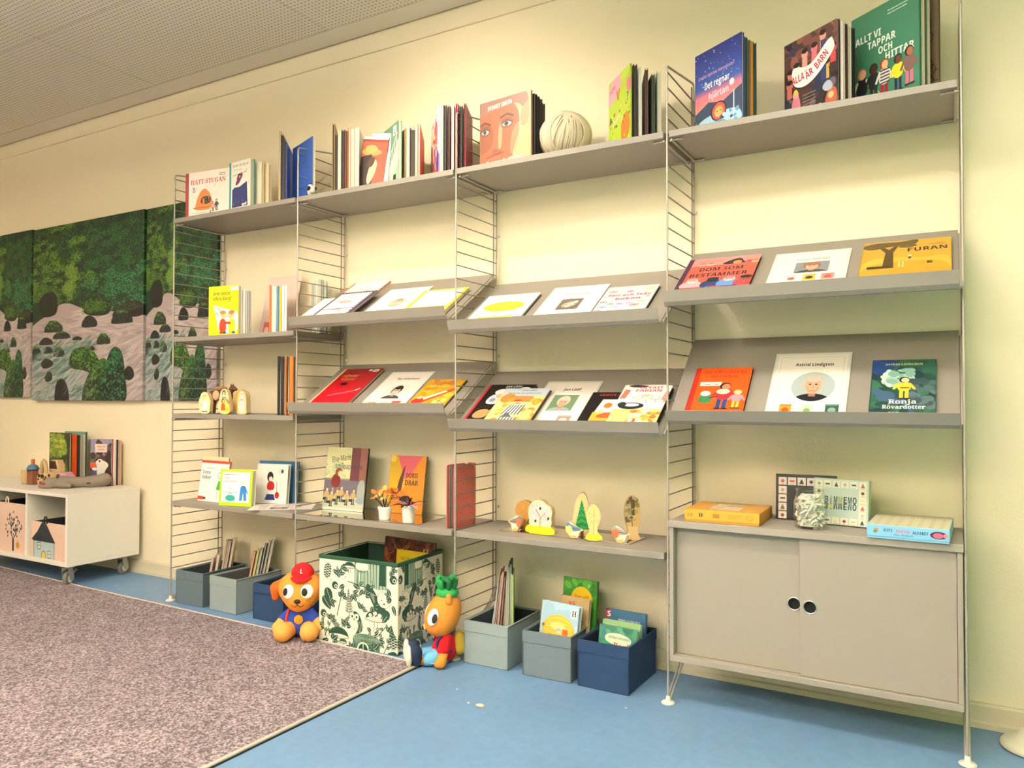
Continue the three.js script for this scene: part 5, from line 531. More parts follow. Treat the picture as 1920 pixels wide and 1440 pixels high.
// ---------- patterned box ----------
{
  const DG = '#1f4a3a', CR = '#efe4d2';
  const pat = (seed) => art(0.37 + seed * 0.0001, 0.34, (p) => { const { x } = p; p.bg(CR);
    const leaf = (a, b, l, w, r, c1 = DG) => { x.save(); x.translate(a, b); x.rotate(r); p.cu([[0, 0], [l * 0.3, -w], [l, 0], [l * 0.3, w]], c1); p.ln([[l * 0.1, 0], [l * 0.75, 0]], CR, 0.4); x.restore(); };
    const fern = (a, b, l, r) => { x.save(); x.translate(a, b); x.rotate(r); p.ln([[0, 0], [l, 0]], DG, 0.7); for (let i = 1; i < 10; i++) for (const s of [-1, 1]) leaf(i * l * 0.1, 0, l * 0.3 * (1 - i * 0.085), 1.3, s * 1.05); x.restore(); };
    const twig = (a, b, r, n, s) => { x.save(); x.translate(a, b); x.rotate(r); p.ln([[0, 0], [n * s, 0]], DG, 0.8); for (let i = 1; i <= n; i++) leaf(i * s, 0, s * 1.3, s * 0.32, (i % 2 ? 1 : -1) * 0.7); x.restore(); };
    const shroom = (a, b, s, dots) => { p.cu([[a - s * 0.25, b + s], [a - s * 0.16, b], [a + s * 0.16, b], [a + s * 0.3, b + s]], CR); p.ln([[a - s * 0.2, b + s], [a - s * 0.13, b]], DG, 0.5); p.ln([[a + s * 0.2, b + s], [a + s * 0.13, b]], DG, 0.5); x.fillStyle = DG; x.beginPath(); x.ellipse(a, b, s, s * 0.75, 0, Math.PI, 0); x.fill(); p.el(a, b, s, s * 0.2, '#d8d4c0'); p.ring(a, b, s, s * 0.2, DG, 0.5); if (dots) for (const [u, v, r] of [[-0.55, -0.3, 0.17], [-0.1, -0.5, 0.2], [0.35, -0.35, 0.2], [0.72, -0.2, 0.12], [-0.2, -0.2, 0.13], [0.1, -0.18, 0.12]]) p.el(a + u * s, b + v * s, r * s, r * s * 0.9, CR); };
    const cone = (a, b, r, h, t) => { x.save(); x.translate(a, b); x.rotate(t); p.el(0, 0, r, h, DG); for (let i = -3; i <= 3; i++) { p.ln([[-r, i * h * 0.3 - 2], [r, i * h * 0.3 + 2]], CR, 0.5); p.ln([[-r, i * h * 0.3 + 2], [r, i * h * 0.3 - 2]], CR, 0.5); } x.restore(); };
    const beast = (a, b, s) => { for (const q of [-1, 1]) { p.el(a + q * s * 0.62, b - s * 0.75, s * 0.3, s * 0.32, CR); p.ring(a + q * s * 0.62, b - s * 0.75, s * 0.3, s * 0.32, '#8a9084', 0.5); } p.el(a, b, s * 0.95, s * 0.95, CR); p.ring(a, b, s * 0.95, s * 0.95, '#8a9084', 0.5); p.el(a, b + s * 0.5, s * 0.12, s * 0.1, DG); for (const q of [-1, 1]) p.el(a + q * s * 0.35, b + s * 0.1, s * 0.08, s * 0.08, '#5a6a5c'); };
    const stump = (a, b, w, h) => { p.re(a - w, b, 2 * w, h, '#5a7a66'); for (let i = 0; i < 22; i++) p.ln([[a - w + rr(0, 2 * w), b + rr(0, h * 0.3)], [a - w + rr(0, 2 * w), b + h]], i % 2 ? DG : '#8aa48c', 0.6); p.el(a, b, w, w * 0.3, '#8aa48c'); for (let i = 1; i < 6; i++) p.ring(a, b, (w * i) / 6, (w * 0.3 * i) / 6, DG, 0.5); };
    const bird = (a, b, s) => { p.cu([[a - s * 0.5, b + s], [a - s * 0.6, b - s * 0.6], [a, b - s * 1.2], [a + s * 0.7, b - s * 0.4], [a + s * 0.95, b + s * 0.8], [a + s * 0.1, b + s * 1.2]], DG); p.el(a - s * 0.2, b + s * 0.35, s * 0.5, s * 0.8, CR); p.el(a - s * 0.38, b - s * 0.5, s * 0.3, s * 0.36, CR); p.el(a + s * 0.14, b - s * 0.48, s * 0.26, s * 0.34, CR); p.el(a - s * 0.38, b - s * 0.5, s * 0.1, s * 0.13, DG); p.el(a + s * 0.12, b - s * 0.48, s * 0.1, s * 0.13, DG); p.po([[a - s * 0.16, b - s * 0.4], [a - s * 0.06, b - s * 0.15], [a - s * 0.22, b - s * 0.18]], DG); for (let i = 0; i < 4; i++) p.ln([[a + s * 0.3 + i * 2, b - s * 0.1], [a + s * 0.5 + i * 2, b + s]], CR, 0.4); };
    const berry = (a, b, r) => { p.el(a, b, r, r * 1.05, DG); p.ring(a + r * 0.3, b + r * 0.2, r * 0.4, r * 0.4, CR, 0.8); };
    if (seed) { x.translate(100, 0); x.scale(-1, 1); }
    p.re(47, 0, 40, 26, '#7e9a86'); for (let i = 0; i < 30; i++) p.ln([[47 + i * 1.3, 0], [47 + i * 1.3 + rr(-1, 1), 26]], i % 3 ? '#c8d2bc' : DG, 0.6); p.re(78, 0, 8, 22, DG); p.re(48, -2, 17, 10, CR); p.ring(56, 4, 9, 6, DG, 0.6);
    p.cu([[59, 24], [66, 20], [84, 46], [92, 48], [90, 58], [78, 56]], DG); beast(84, 36, 9); cone(11, 13, 5, 9, 0.15); cone(95, 78, 5, 9, -0.1); berry(21, 28, 4); berry(95, 14, 4.5); berry(6, 60, 4); leaf(9, 30, 24, 7, 1.2); leaf(4, 40, 22, 6, 0.9);
    twig(38, 22, 0.15, 4, 7); for (const [a, b, r] of [[34, 26, 2.6], [46, 24, 0.5], [58, 28, 2.2], [66, 30, 0.4], [30, 8, 0.3], [36, 4, 2.6], [22, 12, 0.9]]) leaf(a, b, 11, 3, r); p.ln([[33, 28], [28, 44], [24, 60]], DG, 1); fern(40, 58, 28, -1.62); fern(28, 74, 20, -2.5); fern(30, 72, 20, -0.9); fern(68, 30, 12, 1.2); shroom(40, 6, 7, 0);
    bird(48, 64, 11); shroom(74, 58, 13, 1); p.ring(76, 68, 1.6, 1.6, DG, 0.6); shroom(26, 82, 13, 0); twig(8, 84, -1.1, 3, 6); twig(10, 86, -1.9, 3, 6); stump(62, 80, 17, 20); x.fillStyle = CR; x.beginPath(); x.ellipse(58, 93, 8, 9, 0, 0, 7); x.fill(); p.el(58, 93, 6, 7.4, DG); p.ln([[58, 85], [58, 100]], CR, 1); p.el(55, 95, 2.4, 4, CR); shroom(32, 88, 5, 0); twig(84, 92, -1.1, 4, 6); twig(88, 62, 2.3, 3, 6); leaf(4, 92, 12, 4, -0.5); leaf(20, 94, 12, 4, 2.6); leaf(92, 88, 16, 8, 1.1); leaf(94, 40, 14, 3, 1.2); leaf(88, 52, 12, 4, 2.2); berry(92, 94, 4); p.scatter(20, 4, 4, 96, 90, [DG], 0.3, 0.8); for (const [a, b] of [[14, 46], [30, 40], [56, 50], [92, 32], [70, 44], [6, 74], [16, 66], [36, 70], [90, 70], [78, 80], [44, 94], [18, 88], [72, 90], [26, 16], [44, 34], [92, 4], [60, 34]]) { const r0 = rr(0, 6.3); for (let q = 0; q < 4; q++) leaf(a, b, rr(7, 12), rr(2, 3.6), r0 + q * 0.75); } fern(66, 78, 10, -1.5); leaf(72, 74, 8, 2.6, -0.6); leaf(68, 72, 8, 2.6, -2.4); }, 640);
  const pA = coverM(pat(0), 0.6), pB = coverM(pat(1), 0.6), dg = std('#183a2c', 0.8), w = 0.372, h = 0.338, d = 0.302;
  const t = fabricBin('storage_cube', 'large storage cube printed with dark green woodland animals and leaves', 1.212, 0.238, 2.5 * D, w, h, d, std('#d8cdb8', 0.8), dg, {});
  part('front_panel', printBox(w, h - 0.012, 0.006).translate(0, (h - 0.012) / 2, d / 2 - 0.001), pA, t);
  part('side_panel', printBox(d, h - 0.012, 0.006).rotateY(Math.PI / 2).translate(w / 2 - 0.001, (h - 0.012) / 2, 0), pB, t);
  part('bound_rim', join([G.rbox(w + 0.008, 0.015, 0.009, 0.003, 0, h - 0.006, d / 2), G.rbox(w + 0.008, 0.015, 0.009, 0.003, 0, h - 0.006, -d / 2), G.rbox(0.009, 0.015, d, 0.003, w / 2, h - 0.006, 0), G.rbox(0.009, 0.015, d, 0.003, -w / 2, h - 0.006, 0)]), std('#23503a', 0.7), t, 'dark green bound rim');
  book('yellow book with dark title rising from the patterned cube', { pos: [1.212, 0.03, 0.172], yaw: -4, lean: 5, w: 0.165, h: 0.306, t: 0.012, spine: '#b89a1c', tex: art(0.165, 0.305, (p) => { p.bg('#c9ab1e'); p.tx('När Findus var liten', 54, 24, 11, '#3a3010', { f: 'serif', w: 80, b: 0 }); p.el(50, 90, 30, 30, '#b8901c'); }) });
  book('dark brown ornate book leaning at the back of the patterned cube', { pos: [1.118, 0.02, 0.142], yaw: -3, lean: 5, roll: -1, w: 0.262, h: 0.356, t: 0.014, spine: '#3a1a12', tex: art(0.285, 0.375, (p) => { p.bg('#4c2014'); p.scatter(160, 0, 0, 100, 60, ['#6a3420', '#3a160e', '#8a4a28', '#5a2a1a', '#7a2c1c'], 1.5, 5); p.ln([[14, 2], [30, 22], [52, 4]], '#a8642c', 2); p.ln([[52, 8], [36, 24]], '#c88038', 1.4); for (let i = 0; i < 30; i++) p.ln([[rr(0, 100), rr(0, 50)], [rr(0, 100), rr(0, 50)]].map((q, j, l) => (j ? [l[0][0] + rr(-8, 8), l[0][1] + rr(-8, 8)] : q)), ['#a8683a', '#2a0e08', '#8a3a24'][i % 3], 0.9); p.tx('V V', 84, 16, 8, '#d8b080'); }) });
}
// ---------- bins inside the wheeled bench ----------
{
  const pink = std('#d9b9a6', 0.85), dk = std('#26282e', 0.85);
  const treeArt = art(0.33, 0.3, (p) => { p.bg('#dcbba8'); p.re(60, 66, 5, 22, '#23242a'); p.ln([[62, 66], [54, 52]], '#23242a', 2); p.ln([[62, 66], [72, 54]], '#23242a', 2); for (let i = 0; i < 60; i++) { const a = rr(0, 6.3), r = rr(3, 24); p.el(63 + Math.cos(a) * r, 42 + Math.sin(a) * r * 1.1, 1.2, 2.6, '#23242a', rr(-0.6, 0.6)); } p.el(76, 76, 5, 6, '#c08a2c'); p.ln([[76, 70], [76, 66]], '#6a4a1c', 1); });
  const houseArt = art(0.312, 0.184, (p) => { p.bg('#dcbba8'); p.po([[8, 60], [8, 34], [36, 1], [72, 38], [72, 60]], '#dcbba8'); p.re(9, 30, 60, 30, '#a9bcbe'); p.po([[6, 32], [38, -6], [72, 32]], '#2b2e34'); p.x.strokeStyle = '#24262a'; p.x.lineWidth = 1; p.x.strokeRect(9, 30, 60, 40); p.el(38, 56, 6, 9, '#d8b84c'); p.ring(38, 56, 6, 9, '#24262a', 1); for (const [a, b] of [[20, 34], [50, 46]]) { p.re(a, b, 9, 11, '#d8d8cc'); p.x.strokeRect(a, b, 9, 11); p.ln([[a + 4.5, b], [a + 4.5, b + 11]], '#24262a', 0.8); p.ln([[a, b + 5], [a + 9, b + 5]], '#24262a', 0.8); } });
  [['pink fabric bin printed with a black leafy tree', -1.214, 0.33, 0.262, treeArt], ['low pink fabric bin printed with a blue house', -0.846, 0.312, 0.184, houseArt]].forEach(([label, x, w, h, tex], i) => {
    const t = fabricBin('fabric_bin', label, x, 0.225, 0, w, h, 0.35, pink, dk, { y: 0.1235 });
    part('printed_front', printBox(w, h, 0.001).translate(0, h / 2, 0.1756), coverM(tex, 0.8), t);
    if (i) part('roof_flap', extr(shapeOf([[-0.15, 0], [-0.06, 0.075], [0.05, 0], [0.05, -0.002], [-0.15, -0.002]].map(([a, b]) => [a + 0.0, b])), 0.004, 0.001).translate(0.01, h * 0.5, 0.177), std('#2b2e34', 0.85), t, 'dark felt roof of the printed house');
    part('pull_tab', tube([[-0.03, h - 0.005, 0.178], [-0.028, h + 0.022, 0.178], [-0.016, h + 0.03, 0.178], [-0.006, h + 0.02, 0.178], [-0.004, h - 0.005, 0.178]], 0.004, 16, 6), i ? dk : std('#e0c8b4', 0.9), t);
  });
}
// ---------- things on the bench ----------
const TY = 0.4685;
book('dark forest book with yellow-green lettering propped on the white bench', { pos: [-1.262, TY, 0.168], yaw: 2, w: 0.185, h: 0.285, t: 0.012, spine: '#2a3c1c', tex: art(0.185, 0.285, (p) => { p.bg('#2c3418'); p.el(42, 40, 44, 36, '#6a7e22'); p.scatter(50, 6, 6, 84, 70, ['#7a8c2c', '#5a6c1c', '#8a9a34'], 4, 9); p.tx('Min egna', 50, 28, 13, '#c8c04a', { w: 56, f: 'serif' }); p.tx('skog', 48, 46, 13, '#c8c04a', { w: 38, f: 'serif' }); p.strokes(40, 5, 60, 95, 110, ['#20361c', '#5c7a4c', '#182410'], 24, 1.6, 1.57); p.el(38, 94, 12, 10, '#b07a5c'); p.cu([[30, 140], [34, 104], [60, 104], [56, 146]], '#a8443c'); p.el(74, 100, 9, 11, '#9a7a58'); p.scatter(30, 0, 110, 100, 150, ['#4a6a1c', '#3a5618', '#6a8424'], 4, 10); }) });
stack([-1.0765, 0.146], TY, 2, [[0.17, 0.275, 0.026, '#e2561a', 'orange book', 0, '#e2561a'], [0.17, 0.272, 0.016, '#1d1a18', 'black book'], [0.16, 0.27, 0.016, '#8f887c', 'speckled grey book', 0, '#b9b0a0'], [0.16, 0.27, 0.012, '#d8d2c2', 'off-white book'], [0.19, 0.288, 0.012, '#6f8f80', 'grey-green board book']], 'in the pile behind the forest book, # behind it', 'books stacked behind the forest book', { gap: 0.0015 });
book('book with dark figures around a pale ragged dog', { pos: [-0.94, TY, 0.125], yaw: 18, w: 0.135, h: 0.255, t: 0.012, spine: '#c8442c', tex: art(0.135, 0.255, (p) => { p.bg('#8a8090'); p.re(0, 0, 100, 30, '#8f86a4'); p.scatter(26, 0, 20, 100, 180, ['#3a2a28', '#4a3830', '#2c2226', '#6a5c58'], 7, 18, 1.6); p.re(22, 20, 56, 34, '#d8c4b4'); p.tx('Dagen då', 50, 34, 10, '#b06a58', { w: 40 }); p.tx('hunden', 50, 46, 10, '#b06a58', { w: 34 }); p.cu([[76, 60], [88, 40], [98, 60], [98, 180], [70, 180], [60, 110]], '#3c2420'); p.cu([[30, 180], [34, 110], [20, 90], [60, 84], [92, 104], [66, 130], [64, 180]], '#d8d0c4'); p.el(46, 92, 14, 11, '#e2d8cc'); p.el(44, 90, 5, 5, '#8a2c2c'); p.el(12, 108, 16, 12, '#d8522c'); p.el(20, 122, 12, 6, '#f0d8c8'); p.re(0, 130, 30, 60, '#4a4468'); }) });
stack([-0.805, 0.068], TY, 18, [[0.12, 0.253, 0.010, '#e8e2dc', 'white-edged'], [0.12, 0.25, 0.010, '#2a2430', 'black-edged'], [0.12, 0.248, 0.012, '#e0b4ac', 'pink-edged'], [0.12, 0.245, 0.010, '#e8c8a8', 'peach-edged']].map((b) => (b[4] += ' book, the', b)), '# behind the ragged dog book', 'books behind the ragged dog book', { gap: 0.003 });
const woodM = (() => { const g1 = grid(256, 4), g2 = grid(256, 40); const t = noiseTex(256, (x, y) => { const v = 0.88 + 0.12 * Math.sin((x * 0.3 + 20 * g1(x, y)) * 1.2) * 0.5 + 0.06 * g2(x * 4, y); return [232 * v, 205 * v, 160 * v]; }, true, [8, 8]); return std(lin(0.86, 0.78, 0.66), 0.6, { map: t }); })();
{
  const cup = thing('toy_cup', 'pale wooden toy cup at the edge of the bench top', 'toy', [-1.297, TY, 0.275]);
  part('cup_wall', new THREE.LatheGeometry([[0.001, 0.002], [0.02, 0.002], [0.026, 0.075], [0.023, 0.075], [0.018, 0.006], [0.001, 0.006]].map((p) => new THREE.Vector2(...p)), 24), woodM, cup);
  const b = thing('toy_bottle', 'brown and blue wooden toy bottle with a red top', 'toy', [-1.252, TY, 0.262]);
  part('bottle_body', G.rbox(0.052, 0.08, 0.04, 0.006, 0, 0.04, 0), std('#7c4a34', 0.6), b); part('bottle_shoulder', smoothCyl([[0.001, 0.08], [0.03, 0.08], [0.031, 0.088], [0.024, 0.104], [0.01, 0.112], [0.001, 0.112]]), std('#4f7590', 0.6), b); part('bottle_top', G.cyl(0.009, 0.009, 0.03, 0, 0.125, 0, 16), std('#c8643c', 0.6), b);
  const r = thing('toy_arch', 'pale wooden toy hook behind the toy bottle', 'toy', [-1.215, TY, 0.225]);
  part('arch', tube([[-0.02, 0.012, 0], [-0.015, 0.1, 0], [0.005, 0.13, 0], [0.022, 0.1, 0], [0.026, 0.06, 0], [0.03, 0.012, 0]], 0.011, 24, 10), woodM, r);
  const h = thing('toy_animal', 'cream wooden toy animal with dark brown spots', 'toy', [-1.15, TY, 0.24]);
  const sh = smoothShape([[-0.075, 0], [-0.078, 0.05], [-0.04, 0.066], [0.0, 0.062], [0.05, 0.075], [0.082, 0.07], [0.086, 0.03], [0.06, 0.03], [0.05, 0], [0.03, 0], [0.02, 0.022], [-0.03, 0.022], [-0.04, 0]]);
  part('animal_body', extr(sh, 0.03, 0.003).translate(0, 0, -0.015), woodM, h);
  part('painted_spots', join([[-0.05, 0.05, 0.012], [-0.02, 0.048, 0.016], [0.012, 0.044, 0.009], [0.045, 0.056, 0.011], [-0.06, 0.03, 0.008], [0.0, 0.03, 0.01]].map(([a, c, q]) => G.cyl(q, q, 0.0012, 0, 0, 0, 14).rotateX(Math.PI / 2).scale(1, 0.8, 1).translate(a, c, 0.0155))), std('#3c2012', 0.6), h);
  const hs = thing('toy_house', 'small cream toy block with a dark brown roof panel', 'toy', [-1.165, TY, 0.17]);
  part('block', extr(shapeOf([[-0.05, 0], [0.05, 0], [0.05, 0.09], [0.03, 0.135], [-0.03, 0.135], [-0.05, 0.09]]), 0.045, 0.003).translate(0, 0, -0.02), woodM, hs); part('roof_panel', extr(shapeOf([[-0.042, 0.086], [0.03, 0.086], [0.012, 0.128], [-0.028, 0.128]]), 0.003).translate(0, 0, 0.0245), std('#44281a', 0.6), hs);
  const pk = thing('toy_roof', 'pink wooden roof block behind the spotted toy animal', 'toy', [-1.075, TY, 0.19], 0.35);
  part('roof', extr(shapeOf([[-0.06, 0], [0.06, 0], [0.06, 0.03], [0.025, 0.07], [-0.045, 0.07], [-0.06, 0.03]]), 0.06, 0.003).translate(0, 0, -0.03), std('#d79cae', 0.6), pk);
  const og = thing('toy_ring', 'small orange toy ring before the orange-spined book', 'toy', [-1.0, TY, 0.22]);
  part('ring', new THREE.TorusGeometry(0.018, 0.011, 12, 28).rotateX(Math.PI / 2).translate(0, 0.011, 0), std('#e2671c', 0.5), og); part('ring_base', G.cyl(0.022, 0.024, 0.012, 0, 0.006, 0, 20), woodM, og);
  const dk = thing('toy_block', 'tiny dark wooden cube between the book groups', 'toy', [-0.93, TY, 0.2], 0.2);
  part('block', G.rbox(0.028, 0.05, 0.028, 0.003, 0, 0.025, 0), std('#4a382c', 0.6), dk); part('painted_band', G.box(0.0285, 0.006, 0.0285, 0, 0.034, 0), std('#2a1d16', 0.6), dk);
  // flat glove puppet lying on the bench
  const fur = (c) => { const f1 = grid(128, 64), f2 = grid(128, 20); return std(c, 1, { bumpMap: noiseTex(128, (x, y) => 255 * (0.6 * f1(x, y) + 0.4 * f2(y, x)), false, [6, 6]), bumpScale: 0.003 }); };
  const w = thing('wolf_puppet', 'grey plush wolf puppet lying along the bench with its red mouth open', 'soft toy', [-0.905, TY, 0.2]); w.scale.set(0.82, 0.82, 0.82);
  const bg = blob([[-0.1, 0.032, 0.14, 0.03, -0.05, 0.036, 0.09, 0.036], [-0.05, 0.036, 0.09, 0.036, 0.06, 0.034, -0.04, 0.033], [0.06, 0.034, -0.04, 0.034, 0.13, 0.05, -0.085, 0.042], [-0.135, 0.03, 0.165, 0.014, -0.1, 0.04, 0.14, 0.024], [-0.12, 0.016, 0.19, 0.012, -0.09, 0.02, 0.15, 0.02], [-0.03, 0.03, 0.12, 0.02, 0.03, 0.018, 0.09, 0.016]], 60, 0.03);
  part('body', bg, fur('#85796b'), w); part('mouth', G.ell(0.03, 0.009, 0.016, -0.112, 0.03, 0.178), std('#a8202c', 0.8), w); part('teeth', join([0, 1, 2, 3].map((i) => new THREE.ConeGeometry(0.0035, 0.011, 8).rotateX(Math.PI).translate(-0.15 + i * 0.009, 0.023, 0.182 + i * 0.002))), std('#f0ece4', 0.6), w);
  part('ear', join([G.ell(0.012, 0.02, 0.008, -0.075, 0.07, 0.1), G.ell(0.012, 0.02, 0.008, -0.05, 0.07, 0.12)]), fur('#6c6156'), w); part('nose', G.sph(0.008, -0.15, 0.036, 0.172, 12), std('#1c1a1a', 0.4), w); part('dark_stripe', G.ell(0.045, 0.006, 0.009, 0.06, 0.03, -0.005), std('#4a4038', 1), w);
}
function smoothCyl(p) { return new THREE.LatheGeometry(p.map((q) => new THREE.Vector2(...q)), 24); }
// ---------- plush toys ----------
const plushM = (c) => { const f1 = grid(128, 64), f2 = grid(128, 12); return std(c, 1, { bumpMap: noiseTex(128, (x, y) => 255 * (0.6 * f1(x, y) + 0.4 * f2(y, x)), false, [8, 8]), bumpScale: 0.0012 }); };
function disc(at, normal, rx, ry, depth, roll = 0) { const g = G.ell(rx, ry, depth, 0, 0, 0, 22); g.rotateZ(roll); g.applyQuaternion(new THREE.Quaternion().setFromUnitVectors(new THREE.Vector3(0, 0, 1), V(normal).normalize())); return g.translate(...at); }
{
  const org = plushM('#e8943a'), pale = plushM('#eea552'), rust = plushM('#c8621c'), blue = plushM('#2f46a4'), red = std('#d8141c', 0.85), black = std('#15110f', 0.6), white = std('#f0ece6', 0.7);
  const t = thing('plush_dog', 'orange plush dog in a red cap and blue shirt peeking from behind the patterned cube', 'soft toy', [0.925, 0.0095, 0.405], 33 * D);
  const HI = [[-0.004, 0.178, 0, 0.056, 0.028, 0.178, 0, 0.056], [-0.022, 0.19, 0, 0.052, 0.046, 0.19, 0, 0.052], [0.012, 0.2, -0.004, 0.053], [0.012, 0.15, 0.026, 0.05]], HK = 0.03;
  part('head', blob(HI, 60, HK), org, t);
  part('shirt', blob([[0.012, 0.1, 0, 0.036, 0.012, 0.05, 0.004, 0.052], [-0.02, 0.098, 0.005, 0.02, -0.05, 0.07, 0.02, 0.022], [0.045, 0.098, 0.005, 0.02, 0.072, 0.07, 0.02, 0.022]], 48, 0.02), blue, t);
  for (const s of [-1, 1]) {
    part('arm', blob([[0.012 + s * 0.064, 0.068, 0.022, 0.019, 0.012 + s * 0.082, 0.042, 0.04, 0.022]], 30, 0.01), pale, t);
    part('leg', blob([[0.012 + s * 0.034, 0.034, 0.03, 0.03, 0.012 + s * 0.05, 0.037, 0.085, 0.036]], 36, 0.02), pale, t);
    const [ep, en] = skin(HI, HK, 0.012 + s * 0.036, 0.188), e = part('eye', disc(ep, en, 0.0245, 0.027, 0.006), white, t);
    const [pp, pn] = skin(HI, HK, 0.012 + s * 0.036 - 0.009, 0.186); part('pupil', disc(pp.map((v, j) => v + pn[j] / Math.hypot(...pn) * 0.0042), pn, 0.0115, 0.0155, 0.004), black, e);
    const ear = blob([[0.012 + s * 0.06, 0.215, -0.012, 0.018, 0.012 + s * 0.098, 0.185, -0.008, 0.021], [0.012 + s * 0.098, 0.185, -0.008, 0.021, 0.012 + s * 0.1, 0.152, -0.004, 0.016]], 34, 0.02); part('ear', ear, rust, t);
  }
  const on = (x, y, o = 0) => { const [p, n] = skin(HI, HK, x, y), l = Math.hypot(...n); return p.map((v, j) => v + (n[j] / l) * o); };
  part('nose', disc(on(0.014, 0.153, 0.002), [0, 0.15, 1], 0.0125, 0.0085, 0.007), black, t);
  part('mouth', join([tube([on(-0.010, 0.139), on(-0.004, 0.132), on(0.006, 0.131), on(0.014, 0.138), on(0.022, 0.131), on(0.032, 0.132), on(0.038, 0.139)], 0.0012, 24, 6), rod(on(0.014, 0.137), on(0.014, 0.148), 0.0011)]), black, t);
  part('freckles', join([[0.05, 0.153], [0.056, 0.147], [0.058, 0.156], [-0.03, 0.152]].map((p) => G.sph(0.0022, ...on(...p), 8))), rust, t);
  const cap = part('cap', smoothCyl([[0.043, -0.004], [0.045, 0.004], [0.043, 0.022], [0.034, 0.038], [0.018, 0.048], [0.001, 0.05]]).rotateZ(-0.12).rotateX(0.12).translate(0.018, 0.236, 0.006), red, t);
  part('cap_brim', extr(smoothShape([[-0.042, 0.0], [-0.04, 0.02], [-0.018, 0.05], [0.018, 0.05], [0.04, 0.02], [0.042, 0]]), 0.006, 0.002).rotateX(Math.PI / 2 + 0.25).translate(0.02, 0.241, 0.028), red, cap);
  part('cap_letter', join([G.box(0.0028, 0.017, 0.001, -0.004, 0, 0), G.box(0.009, 0.0028, 0.001, -0.001, -0.0075, 0)]).rotateX(-0.45).translate(0.024, 0.263, 0.0475), white, cap);
  part('orange_patch', disc([0.014, 0.076, 0.053], [0, 0.12, 1], 0.0175, 0.0175, 0.004), std('#ee8a1c', 0.9), t); part('patch_leaf', disc([0.016, 0.098, 0.047], [0, 0.3, 1], 0.006, 0.003, 0.002), std('#3a4a2c', 0.9), t);
  part('strap', tube([[-0.026, 0.112, 0.016], [-0.032, 0.1, 0.031], [-0.036, 0.082, 0.037], [-0.038, 0.066, 0.036]], 0.0055, 16, 8), std('#d8402c', 0.8), t);
  part('neck_tuft', G.ell(0.02, 0.008, 0.014, 0.012, 0.122, 0.012), org, t);  // small tuft at the neck in the orange of the head
}
